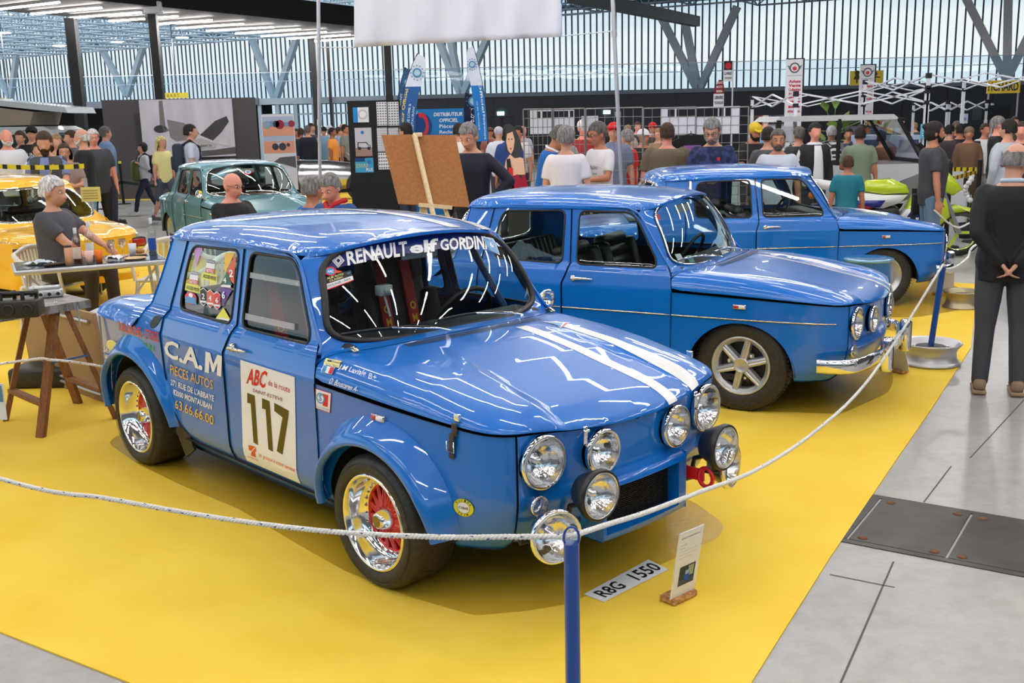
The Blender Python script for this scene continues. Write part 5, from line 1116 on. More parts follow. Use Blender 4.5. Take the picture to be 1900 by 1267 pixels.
def person(lb, px=None, ytop=None, hpx=None, Y=None, loc=None, h=None, yaw=0., skin='light', hair='short', hairc='brown', top=('tee', (200, 200, 205)), bottom=('trousers', (50, 55, 70)), arms=('down', 'down'), pose='stand', lean=0., head=(0., 0.), build=1., beard=None, glasses=False, vox=None, shoes=(40, 38, 38), jacket=None, extra=None, group=None, seat=.45, headroll=0., hk=1.):
 """facing +x before yaw; yaw in degrees (0 = to the right of the photo, -90 = towards the camera)"""
 if loc is None:
  if Y is None: Y = 460./hpx
  p = at(px, ytop, Y); loc = (p.x, p.y); ht = p.z
  if h is None: h = ht/(1. if pose != 'sit' else .0+1.)
  if pose == 'sit': hh = 1.74; seat = ht-.86*hh/1.75*(math.cos(math.radians(lean))*.55+.45)+.0; h = hh
  h = max(min(h, 2.0), .9)
 else: Y = loc[1]
 if vox is None: vox = .0085 if Y < 9 else (.013 if Y < 13.5 else (.019 if Y < 20 else .028))
 near = Y < 14
 s = h/1.75; root = empty('person', (loc[0], loc[1], 0), math.radians(yaw), lb, 'person', group)
 zo = 0.
 if pose == 'sit': zo = seat-.84*s if False else seat+.10-.92*s
 sk = skinmat(skin)
 B_ = build; hipz = .92*s+zo; Mt = Matrix.Translation((0, 0, hipz)) @ Matrix.Rotation(math.radians(lean), 4, 'Y') @ Matrix.Scale(s, 4)
 def tw(x, y, z): return Mt @ Vector((x, y, z-.92))
 bel = max(0, B_-1)*.6
 def torso(inf, z0=.86, z1=1.52, hem=0.):
  R = [(0, 0, .86, .105, .155), (0, 0, .95, .118, .168), (.005+bel*.05, 0, 1.05, .112+bel*.09, .155), (.012+bel*.06, 0, 1.18, .120+bel*.09, .165), (.008, 0, 1.30, .126, .182), (-.003, 0, 1.38, .115, .186), (-.01, 0, 1.43, .095, .160), (-.012, 0, 1.465, .075, .105), (-.005, 0, 1.50, .058, .062)]
  R = [(a, b_, z, (rx*B_ if z < 1.45 else rx)+inf, (ry*(B_ if z < 1.3 else 1+(B_-1)*.6) if z < 1.45 else ry)+inf) for a, b_, z, rx, ry in R if z0-.001 <= z <= z1]
  if hem: a = R[0]; R = [(a[0], a[1], a[2]-hem, a[3], a[4])]+R
  return [(a, b_, z-.92, rx, ry) for a, b_, z, rx, ry in R]
 sh = {q: tw(-.005, q*.185*(1+(B_-1)*.5), 1.405) for q in (1, -1)}; Rb = Matrix.Rotation(math.radians(lean), 3, 'Y')
 el, wr = {}, {}
 for q, a in zip((1, -1), arms):        # +1 = the person's left
  T = {'down': (.02, .26, .83), 'hip': (.05, .22, 1.02), 'front': (.30, .10, 1.12), 'fold': (.20, -.10, 1.16), 'back': (-.16, .05, .95), 'phone': (.30, .06, 1.22), 'table': (.36, .10, 1.02), 'walkf': (.26, .24, .90), 'walkb': (-.22, .26, .88), 'up': (.34, .16, 1.42), 'chin': (.16, .02, 1.47), 'pocket': (.06, .21, .90), 'lap': (.32, .10, .92), 'strap': (.14, .14, 1.25), 'reach': (.45, .12, 1.10)}[a]
  P = {'hip': Vector((-.35, q*1, -.2)), 'back': Vector((-.5, q*1, 0)), 'front': Vector((-.4, q*.6, -1)), 'fold': Vector((-.2, q*.8, -1)), 'pocket': Vector((-.7, q*.9, 0))}.get(a, Vector((-.6, q*.35, -.5)))
  t = tw(T[0], q*T[1]*(1+(B_-1)*.6) if T[1] > .15 else q*T[1], T[2]); el[q], wr[q] = ik(sh[q], t, .285*s, .255*s, Rb @ P)
 hip = {q: Vector((0, q*.09*s*B_, hipz-.02*s)) for q in (1, -1)}; kn, an = {}, {}
 for q in (1, -1):
  if pose == 'sit': kn[q] = hip[q]+Vector((.42*s, q*.06*s, .0)); an[q] = Vector((kn[q].x+(.02 if q > 0 else -.05), kn[q].y, .085*s));
  elif pose == 'walk': kn[q] = hip[q]+Vector((q*.16*s+.05, 0, -.41*s)); an[q] = Vector((q*.30*s, hip[q].y*.8, .09*s if q > 0 else .13*s))
  else: kn[q] = hip[q]+Vector((.012, q*.012*s, -.42*s)); an[q] = Vector((-.02, hip[q].y+q*.025*s, .085*s))
 mb = MB(); rings(mb, torso(0), Mt)
 nk = tw(-.002, 0, 1.49); hy, hp = math.radians(head[0]), math.radians(head[1]); HM = Mt @ Matrix.Translation((.005, 0, .585)) @ Matrix.Rotation(-math.radians(lean)*.6, 4, 'Y') @ Matrix.Rotation(hy, 4, 'Z') @ Matrix.Rotation(hp, 4, 'Y') @ Matrix.Rotation(math.radians(headroll), 4, 'X') @ Matrix.Scale(hk, 4)
 def hd(x, y, z): return HM @ Vector((x, y, z-1.505))
 H3 = HM.to_3x3()
 mb.tube([tw(-.012, 0, 1.43), hd(-.012, 0, 1.57)], [.060*s, .054*s], 12)
 ball(mb, hd(-.004, 0, 1.648), (.099, .078, .100), 12, H3); ball(mb, hd(.028, 0, 1.588), (.068, .060, .074), 10, H3); ball(mb, hd(.050, 0, 1.545), (.036, .038, .028), 8, H3)
 ball(mb, hd(.06, .034, 1.595), (.03, .022, .026), 6, H3); ball(mb, hd(.06, -.034, 1.595), (.03, .022, .026), 6, H3)
 mb.tube([hd(.092, 0, 1.640), hd(.106, 0, 1.612), hd(.117, 0, 1.590), hd(.098, 0, 1.582)], [.010*s, .012*s, .0155*s, .014*s], 8); ball(mb, hd(.104, .011, 1.588), .010*s, 5); ball(mb, hd(.104, -.011, 1.588), .010*s, 5)
 ball(mb, hd(.088, 0, 1.652), (.012, .045, .012), 6, H3)
 for q in (1, -1): ball(mb, hd(-.008, q*.080, 1.612), (.020, .011, .033), 7, H3)
 if near: ball(mb, hd(.093, 0, 1.563), (.009, .022, .006), 6, H3); ball(mb, hd(.091, 0, 1.553), (.009, .019, .006), 6, H3)
 for q in (1, -1):
  k = 1+(B_-1)*.6
  limb(mb, [sh[q]-Vector((0, q*.02*s, 0)), sh[q].lerp(el[q], .5), el[q]], [.054*s*k, .047*s*k, .040*s]); limb(mb, [el[q], el[q].lerp(wr[q], .35), wr[q]], [.041*s, .040*s, .026*s])
  dd = (wr[q]-el[q]).normalized(); pn_ = Vector((0, -q, 0)) if abs(dd.y) < .7 else Vector((-1, 0, 0))
  if Y < 20: hand(mb, wr[q], dd, pn_, s*1.02, .35 if arms[0 if q > 0 else 1] == 'down' else .7, q)
  else: ball(mb, wr[q]+dd*.07*s, (.045*s, .03*s, .05*s), 6)
  limb(mb, [hip[q], hip[q].lerp(kn[q], .5), kn[q]], [.088*s*k, .074*s*k, .054*s]); limb(mb, [kn[q], kn[q].lerp(an[q], .33), an[q]], [.053*s, .054*s, .036*s]); limb(mb, [an[q], an[q]+Vector((.10*s, 0, -.045*s))], [.038*s, .03*s])
 remesh('body', mb, vox, sk, root, 3)
 # clothes
 kind, col = top[0], top[1]; cm = top[2] if len(top) > 2 else cmat(col)
 def clothes(kind, cm, inf, nm):
  m2 = MB(); rings(m2, torso(inf, .86, 1.47 if kind != 'shirt' else 1.50, .05), Mt)
  slv = {'tee': .62, 'polo': .62, 'shirt': .62, 'long': 2, 'jacket': 2, 'hoodie': 2, 'vest': 0}[kind]; k = 1+(B_-1)*.6
  for q in (1, -1):
   A = sh[q]-Vector((0, q*.03*s, 0))
   if slv == 0: limb(m2, [A, sh[q]], [.07*s, .062*s]); continue
   if slv < 1: e = sh[q].lerp(el[q], slv+.12); limb(m2, [A, sh[q].lerp(e, .5)], [.068*s*k, .063*s*k]); m2.tube([A, sh[q].lerp(e, .5), e], [.068*s*k, .063*s*k, .062*s*k], 12)
   else: r_ = .058*s if kind != 'jacket' else .064*s; limb(m2, [A, sh[q].lerp(el[q], .5), el[q]], [r_*1.12*k, r_*k, r_*.93]); limb(m2, [el[q], el[q].lerp(wr[q], .5), el[q].lerp(wr[q], .94)], [r_*.92, r_*.82, r_*.7])
  return remesh(nm, m2, vox*1.1, cm, root, 4)
 tnm = {'tee': 't_shirt', 'polo': 'polo_shirt', 'shirt': 'shirt', 'long': 'jumper', 'jacket': 'jacket', 'hoodie': 'hoodie', 'vest': 'vest'}
 sh_o = clothes(kind, cm, .014*s if kind not in ('jacket', 'hoodie') else .026*s, tnm[kind])
 if jacket:
  fr_ = MB(); g = [(-.07, .86), (-.065, 1.0), (-.055, 1.2), (-.05, 1.36), (-.04, 1.45)]; vs_ = []
  for y_, z_ in g:
   for t_ in (-1, -.5, 0, .5, 1): yy = abs(y_)*t_*1.2; xx = .186+(bel*.12 if z_ < 1.3 else 0)-max(z_-1.3, 0)*.40-abs(t_)*.008+(B_-1)*.10; vs_.append(tw(xx, yy, z_))
  fr_.add(vs_, [(i*5+j, i*5+j+1, (i+1)*5+j+1, (i+1)*5+j) for i in range(4) for j in range(4)], 0, True); fo_ = fr_.build('shirt_front', cm, root); fm_ = fo_.modifiers.new('s', 'SOLIDIFY'); fm_.thickness = .004
  clothes(jacket[0], jacket[2] if len(jacket) > 2 else cmat(jacket[1]), .030*s, tnm[jacket[0]])
 bk, bc = bottom[0], bottom[1]; bmm = cmat(bc); m3 = MB(); rings(m3, [(0, 0, -.10, .112*B_, .165*B_), (0, 0, -.02, .118*B_, .170*B_), (0, 0, .06, .117*B_, .168*B_)], Mt if pose != 'sit' else Matrix.Translation((0, 0, hipz)) @ Matrix.Scale(s, 4))
 for q in (1, -1):
  k = 1+(B_-1)*.6; limb(m3, [hip[q], hip[q].lerp(kn[q], .5), kn[q]], [.100*s*k, .088*s*k, .070*s])
  if bk == 'trousers': limb(m3, [kn[q], kn[q].lerp(an[q], .5), kn[q].lerp(an[q], .97)], [.069*s, .064*s, .058*s])
  else: m3.tube([kn[q].lerp(hip[q], .2), kn[q]+(kn[q]-hip[q])*.04], [.078*s, .080*s], 12)
 remesh('trousers' if bk == 'trousers' else 'shorts', m3, vox*1.1, bmm, root, 4)
 if near or Y < 26:
  for q in (1, -1):
   m4 = MB(); c = an[q]; z0 = c.z-.085*s; m4.rbox((c.x+.065*s, c.y, z0+.018*s), (.275*s, .095*s, .03*s), .012); m4.rbox((c.x+.075*s, c.y, z0+.05*s), (.24*s, .085*s, .06*s), .028); m4.rbox((c.x-.01*s, c.y, z0+.075*s), (.12*s, .085*s, .09*s), .03); m4.build('shoe', cmat(shoes), root)
 # hair
 if hair != 'bald':
  hc_ = HAIRC.get(hairc, HAIRC['brown']) if isinstance(hairc, str) else hairc; hm = mat('hair_%s' % hairc, srgb(*[int(c*.72) for c in hc_]), .7, noise=(srgb(*[min(int(c*1.15), 255) for c in hc_]), 55, .35, .65, (1, 1, .25)), bump=(70, .8, .01)) if isinstance(hairc, str) else cmat(hc_, .85); mh = MB(); n = 14; R_ = (.110, .088, .108)
  if hair in ('short', 'crop', 'long', 'bob', 'curly', 'bun', 'ring'):
   g = .006 if hair == 'crop' else (.018 if hair == 'curly' else .010)
   c0 = hd(-.010, 0, 1.652); ball(mh, hd(-.012, 0, 1.662), (.100+g, .080+g, .094+g), 10, H3); ball(mh, hd(-.030, 0, 1.62), (.084+g, .078+g, .085+g), 10, H3)
   if hair == 'curly':
    rg = random.Random(len(lb))
    for k in range(40):
     a, e = rg.uniform(.9, 5.4), rg.uniform(-.1, 1.5); ball(mh, hd(-.015+.105*math.cos(a)*math.cos(e), .085*math.sin(a)*math.cos(e), 1.655+.10*math.sin(e)), .022*s, 4)
   if hair in ('long', 'bob'):
    for k in range(13):
     a = math.radians(70+220*k/12); x, y = .085*math.cos(a)-.01, .082*math.sin(a); mh.tube([hd(x, y, 1.66), hd(x*1.1-.01, y*1.15, 1.58), hd(x*1.1-.01, y*1.1, 1.52 if hair == 'bob' else 1.42)], [.03*s, .028*s, .02*s], 6); ball(mh, hd(x*1.1-.01, y*1.1, 1.52 if hair == 'bob' else 1.42), .02*s, 4)
   if hair == 'bun': ball(mh, hd(-.11, 0, 1.70), .035*s, 6)
  elif hair in ('cap', 'capf', 'hat', 'bandana'):
   ball(mh, hd(-.010, 0, 1.672), (.110, .090, .086), 10, H3)
   if hair == 'cap': mh.rbox(hd(.125, 0, 1.680), (.12*s, .14*s, .012*s), .005, H3)
   if hair == 'hat': mh.lathe([(0, 0), (.16*s, -.005), (.16*s, .006), (0, .012)], hd(0, 0, 1.665), 'Z', 20)
  if hair in ('short', 'crop', 'long', 'bob', 'curly', 'bun', 'ring'):
   o = remesh('hair', mh, min(vox, .012), hm, root, 1 if hair != 'curly' else 0)
   # keep the face free: drop the hair in front of and below the hairline
   if 1:
    me = o.data; bmh = bmesh.new(); bmh.from_mesh(me); HI = HM.inverted(); dl = []
    for v in bmh.verts:
     q_ = HI @ v.co; zz = q_.z+1.505; fz = 1.682 if hair != 'bald' else 1.7
     if q_.x > .025+(zz-1.60)*.35 and zz < fz+(-.0): dl.append(v)
     elif hair in ('short', 'crop', 'ring') and (zz < 1.578 or (zz < 1.625 and q_.x > -.012)): dl.append(v)
     elif hair == 'ring' and zz > 1.680+.008*math.sin(q_.x*60+q_.y*80): dl.append(v)
    bmesh.ops.delete(bmh, geom=dl, context='VERTS'); bmh.to_mesh(me); bmh.free()
  else: mh.build('cap' if hair in ('cap', 'capf') else 'headgear', hm, root)
 if beard:
  mbd = MB(); ball(mbd, hd(.046, 0, 1.548), (.048, .052, .040), 8, H3)
  for q in (1, -1): mbd.tube([hd(.015, q*.068, 1.605), hd(.035, q*.058, 1.565), hd(.07, q*.03, 1.545)], [.013*s, .018*s, .02*s], 6)
  mbd.tube([hd(.085, .036, 1.556), hd(.102, .014, 1.575), hd(.104, 0, 1.577), hd(.102, -.014, 1.575), hd(.085, -.036, 1.556)], [.009*s]*5, 6)
  if beard[1] > 1: ball(mbd, hd(.055, 0, 1.522), (.042, .044, .045), 8, H3)
  mbd.build('beard', cmat(HAIRC[beard[0]], .9), root)
 if near:
  ew = mat('eye_white', (.75, .74, .72), .3); ed = mat('eye_dark', (.03, .02, .015), .2); bw = cmat(HAIRC.get(hairc, (60, 50, 45)) if isinstance(hairc, str) and hairc != 'white' else (120, 115, 110)); lp = cmat(tuple(int(c*.78) if i else int(c*.92) for i, c in enumerate(SKIN[skin])))
  for q in (1, -1):
   m5 = MB(); ball(m5, hd(.080, q*.030, 1.630), (.013, .014, .0085), 6, H3); e = m5.build('eye', ew, root); m5 = MB(); ball(m5, hd(.0905, q*.030, 1.6295), (.005, .0065, .0065), 5, H3); m5.build('iris', ed, e)
   m5 = MB(); m5.tube([hd(.090, q*.014, 1.650), hd(.090, q*.032, 1.656), hd(.078, q*.050, 1.650)], [.004*s, .005*s, .003*s], 5); m5.build('eyebrow', bw, root)
  m5 = MB(); m5.tube([hd(.090, .022, 1.558), hd(.1015, .008, 1.5595), hd(.1015, -.008, 1.5595), hd(.090, -.022, 1.558)], [.003*s, .0055*s, .0055*s, .003*s], 6); m5.build('mouth', lp, root)
 if glasses:
  m6 = MB()
  for q in (1, -1): m6.tube([hd(.104, q*.032+.022*math.cos(t), 1.630+.016*math.sin(t)) for t in [2*math.pi*k/14 for k in range(14)]], .0022*s, 5, closed=True); m6.tube([hd(.104, q*.054, 1.634), hd(.0, q*.086, 1.634)], .002*s, 5)
  m6.tube([hd(.106, .01, 1.634), hd(.106, -.01, 1.634)], .002*s, 5); m6.build('glasses', mat('glasses_frame', (.05, .05, .05), .3), root)
 root['_h'] = 0
 return dict(root=root, tw=tw, hd=hd, s=s, Mt=Mt, wr=wr, el=el, sh=sh, an=an, shirt=sh_o, hipz=hipz)
def backpack(p, col, label=None):
 tw, s = p['tw'], p['s']; b = MB(); R = p['Mt'].to_3x3().normalized(); b.rbox(tw(-.22, 0, 1.22), (.17*s, .30*s, .46*s), .06, R, seg=3); b.rbox(tw(-.31, 0, 1.14), (.06*s, .22*s, .22*s), .03, R); o = b.build('backpack', cmat(col), p['root'])
 b = MB()
 for q in (1, -1): b.tube([tw(-.14, q*.10, 1.42), tw(-.02, q*.115, 1.50), tw(.12, q*.11, 1.38), tw(.13, q*.13, 1.2), tw(-.10, q*.17, 1.05)], .017*s, 6, flat=1.5)
 b.build('strap', cmat(tuple(int(c*.6) for c in col)), o); return o
D = dict
PP = {}
def P_(key, lb, **k): PP[key] = person(lb, **k)
# ---- near and middle distance ----
P_('p1', 'person seen from behind in black zip jacket and grey cargo trousers', loc=(3.22, 6.78), h=1.64, yaw=70, skin='light', hair='ring', hairc='grey', top=('jacket', (24, 22, 27)), bottom=('trousers', (66, 68, 74)), arms=('back', 'back'), build=1.08, shoes=(150, 125, 100), head=(-25, 12))
P_('p1b', 'person cut by the right edge, with white shoe and light grey trousers', loc=(3.02, 5.72), h=1.70, yaw=160, skin='light', hair='short', hairc='brown', top=('tee', (190, 195, 205)), bottom=('trousers', (175, 180, 188)), shoes=(235, 235, 235), vox=.012)
PP['p1b']['root'].location = (3.12, 5.75, 0)
P_('p2', 'bearded person with bun in dark grey t-shirt, denim shorts and shoulder bag', px=1735, ytop=226, hpx=38, Y=12., yaw=-8, skin='tan', hair='bun', hairc='dark', top=('tee', (62, 62, 68)), bottom=('shorts', (96, 124, 150)), arms=('down', 'down'), beard=('dark', 1), build=1.12)
P_('p3', 'person in pale grey hoodie seen from behind near the right edge', px=1872, ytop=222, Y=13.4, yaw=120, hair='short', hairc='dark', top=('hoodie', (176, 184, 196)), bottom=('shorts', (150, 155, 165)), arms=('pocket', 'pocket'), shoes=(20, 20, 22), build=1.1)
P_('p4', 'person in white sports shirt with black shoulder panels, facing the camera', px=1829, ytop=229, hpx=25, yaw=-75, skin='tan', hair='crop', hairc='brown', top=('polo', (225, 226, 232)), bottom=('trousers', (150, 150, 155)), glasses=False)
P_('p5', 'person with red face and navy shirt cut off by the right edge', px=1897, ytop=226, Y=14, yaw=-120, skin='pink', hair='crop', hairc='brown', top=('tee', (35, 42, 68)), build=1.1)
P_('p6', 'child in teal t-shirt seen from behind next to the motorcycle', px=1574, ytop=289, Y=12.6, yaw=80, skin='tan', hair='short', hairc='brown', top=('tee', (28, 118, 138)), bottom=('shorts', (30, 45, 75)))
P_('p7', 'person in sage green shirt seen from behind in front of the off-road car', px=1596, ytop=238, Y=15.2, h=1.64, yaw=85, skin='tan', hair='crop', hairc='dark', top=('shirt', (118, 134, 114)), bottom=('trousers', (60, 60, 62)), arms=('front', 'down'), build=1.12, glasses=False)
P_('p8', 'person in open black leather jacket over a white shirt walking towards the camera', px=1513, ytop=230, Y=14.9, hk=1.05, yaw=-85, skin='pink', hair='short', hairc='dark', top=('shirt', (214, 217, 228)), jacket=('jacket', (30, 30, 34)), bottom=('trousers', (50, 55, 70)))
P_('p9', 'person with dark beard in light grey t-shirt with black print', px=1444, ytop=242, Y=12.3, hk=1.05, yaw=-100, skin='tan', hair='short', hairc='salt', top=('tee', (196, 203, 218)), bottom=('trousers', (50, 60, 80)), beard=('salt', 1), build=1.1)
P_('p10', 'person with grey hair and dark padded jacket seen from behind, left of the white shirt', px=1483, ytop=235, Y=15.2, yaw=100, hair='crop', hairc='salt', top=('jacket', (52, 53, 60)), bottom=('trousers', (40, 42, 50)))
P_('p11', 'person in dark grey hoodie partly behind the person in light grey t-shirt', px=1426, ytop=236, Y=13.4, yaw=60, hair='short', hairc='dark', top=('hoodie', (76, 76, 82)), bottom=('trousers', (50, 50, 55)))
P_('p12', 'person in yellow and black cap and black t-shirt looking down', px=1398, ytop=227, hpx=31, yaw=-70, skin='tan', hair='cap', hairc=(205, 175, 45), top=('tee', (18, 18, 20)), bottom=('trousers', (50, 50, 55)), beard=('dark', 1), head=(0, 18), arms=('front', 'front'))
P_('p13', 'person with grey hair, glasses and navy patterned shirt looking down', px=1323, ytop=222, Y=12.1, hk=1.1, yaw=-110, skin='light', hair='short', hairc='grey', top=('tee', (24, 34, 72), mat('navy_pattern', srgb(20, 30, 64), .8, noise=(srgb(44, 58, 104), 14, .45, .6))), bottom=('trousers', (60, 60, 66)), glasses=True, beard=('grey', 1), head=(0, 22), build=1.16, arms=('front', 'front'))
P_('p14', 'heavily built person in olive brown t-shirt seen from behind', px=1238, ytop=234, Y=12.75, h=1.76, hk=1.05, yaw=85, skin='pink', hair='crop', hairc='brown', top=('tee', (98, 88, 72)), bottom=('trousers', (60, 60, 66)), build=1.38, arms=('down', 'down'))
P_('p15', 'person with glasses in white printed t-shirt, behind the leaning aluminium pole', px=1113, ytop=231, Y=12.8, hk=1.12, yaw=-145, skin='tan', hair='short', hairc='salt', top=('tee', (224, 221, 226)), bottom=('trousers', (70, 75, 88)), glasses=True, head=(-10, 12), arms=('front', 'down'))
P_('p16', 'person with white hair in plain white t-shirt seen from behind', px=1050, ytop=238, Y=11.85, hk=1.1, yaw=75, skin='light', hair='short', hairc='grey', top=('tee', (226, 222, 228)), bottom=('trousers', (85, 85, 92)), arms=('down', 'down'), build=1.08)
P_('p17', 'person in bright blue polo shirt with white trim bending forward in profile', px=1006, ytop=243, Y=12.65, h=1.78, hk=1.12, yaw=-12, skin='tan', hair='short', hairc='salt', top=('polo', (20, 98, 180)), bottom=('trousers', (60, 62, 70)), head=(0, 32), lean=12, glasses=True, arms=('front', 'front'))
P_('p18', 'person with dark cropped hair behind the blue polo shirt', px=1040, ytop=226, Y=13.6, yaw=60, skin='tan', hair='crop', hairc='dark', top=('tee', (160, 165, 172)), bottom=('trousers', (60, 62, 70)))
P_('p19', 'person in navy jumper and jeans with hand on hip, beside the easel', px=873, ytop=227, hpx=43, yaw=-115, skin='light', hair='short', hairc='grey', top=('long', (22, 28, 48)), bottom=('trousers', (88, 96, 106)), head=(0, 22), arms=('hip', 'down'))
P_('p20', 'person with black hair and white t-shirt behind the brown easel board', px=752, ytop=228, Y=17., yaw=150, skin='light', hair='short', hairc='black', top=('tee', (225, 222, 220)), glasses=True)
P_('p21', 'person in white t-shirt in front of the light blue distributor sheet', px=851, ytop=229, Y=17.5, yaw=60, skin='light', hair='short', hairc='dark', top=('tee', (226, 228, 232)))
# ---- seated around the tables ----
P_('s24', 'bald seated person with glasses in black zip jumper', px=427, ytop=334, hpx=45, yaw=-35, skin='pink', hair='bald', hairc='grey', top=('long', (20, 19, 21)), pose='sit', glasses=True, build=1.18, arms=('table', 'table'), head=(5, 10))
P_('s25', 'seated person with thinning grey hair seen from behind in blue shirt', px=579, ytop=341, Y=9.9, yaw=50, skin='tan', hair='short', hairc='grey', top=('polo', (28, 88, 165)), pose='sit', arms=('table', 'table'))
P_('s26', 'seated person with grey hair, blue jacket and red collar looking down', px=619, ytop=334, Y=9.5, yaw=-115, skin='pink', hair='short', hairc='grey', top=('jacket', (40, 78, 135)), pose='sit', arms=('table', 'table'), head=(0, 26))
P_('s27', 'seated person with wavy white hair and dark grey t-shirt at the lunch table', px=94, ytop=349, Y=9.95, hk=1.15, yaw=-8, skin='light', hair='short', hairc='white', top=('tee', (74, 74, 84)), bottom=('trousers', (62, 54, 50)), pose='sit', arms=('reach', 'table'), build=1.22, head=(0, 6))
# ---- left background ----
P_('b28', 'bearded person in blue polo shirt and grey quilted vest with a camera strap', px=82, ytop=249, Y=14.6, hk=1.15, yaw=-80, skin='light', hair='short', hairc='brown', top=('polo', (112, 128, 176)), jacket=('vest', (66, 70, 76)), beard=('brown', 2), head=(0, 15), arms=('front', 'front'), build=1.12)
P_('b29', 'person at the left edge with white shirt, black jacket and white goatee', px=10, ytop=240, hpx=28, yaw=-50, skin='pink', hair='bald', top=('polo', (212, 216, 224)), beard=('white', 1), build=1.15)
P_('b30', 'person in black cap and black printed t-shirt in front of the camper van', px=57, ytop=234, Y=19, yaw=-80, skin='light', hair='cap', hairc=(20, 18, 18), top=('tee', (20, 20, 22)), arms=('front', 'front'))
P_('b31', 'smiling person with brown bob and striped top at the left barrier tape', px=117, ytop=258, Y=15.5, h=1.66, yaw=-70, skin='light', hair='bob', hairc='brown', top=('tee', (150, 130, 130)), arms=('front', 'chin'), glasses=True)
P_('b32', 'person with white beard, black cardigan and light jeans in profile by the tape', px=151, ytop=239, Y=16, yaw=-170, skin='light', hair='ring', hairc='white', top=('long', (28, 28, 34)), bottom=('trousers', (120, 158, 190)), beard=('white', 1))
P_('b33', 'person with grey hair and glasses in dark printed t-shirt beside the grey partition', px=171, ytop=240, Y=16.8, yaw=-60, skin='pink', hair='short', hairc='white', top=('tee', (62, 64, 72)), bottom=('trousers', (30, 30, 34)), glasses=True, build=1.1)
P_('b34', 'person with receding dark hair and grey jacket behind the black cardigan', px=130, ytop=242, Y=19, yaw=-140, skin='light', hair='short', hairc='brown', top=('jacket', (88, 92, 98)))
P_('b35', 'person in navy top looking over the crowd left of the black column', px=115, ytop=233, Y=25.5, yaw=-90, hair='crop', hairc='brown', top=('tee', (38, 52, 84)))
P_('b36', 'person with pink face far back at the left, before the black wall', px=81, ytop=235, Y=26, yaw=-100, skin='pink', hair='crop', hairc='brown', top=('tee', (90, 80, 80)))
P_('b37', 'person in light blue shirt at the left end of the grey partition wall', px=194, ytop=235, Y=21, yaw=40, hair='short', hairc='salt', top=('shirt', (110, 140, 176)))
P_('b38', 'person in white top behind the bearded photographer', px=68, ytop=252, Y=16, h=1.68, yaw=-60, hair='short', hairc='dark', top=('tee', (222, 220, 222)))
P_('c40', 'boy with curly dark hair in grey hooded top carrying an olive bag', px=263, ytop=265, Y=23., yaw=-150, skin='light', hair='curly', hairc='dark', top=('hoodie', (176, 180, 188)), bottom=('trousers', (28, 36, 58)), pose='walk', shoes=(215, 215, 220), arms=('strap', 'walkb'))
P_('c41', 'person with red headscarf, blond hair and pale yellow top with shorts', px=298, ytop=253, Y=21., yaw=-30, skin='light', hair='long', hairc='yellow', top=('tee', (226, 218, 150)), bottom=('shorts', (70, 78, 95)), pose='walk', shoes=(90, 90, 95))
P_('c42', 'tall person with dark red cap and pale t-shirt carrying a navy backpack', px=352, ytop=231, Y=19., yaw=15, skin='light', hair='short', hairc='dark', top=('tee', (190, 198, 216)), bottom=('shorts', (45, 38, 42)), arms=('down', 'down'))
backpack(PP['c42'], (42, 54, 74)); backpack(PP['c40'], (32, 38, 50))
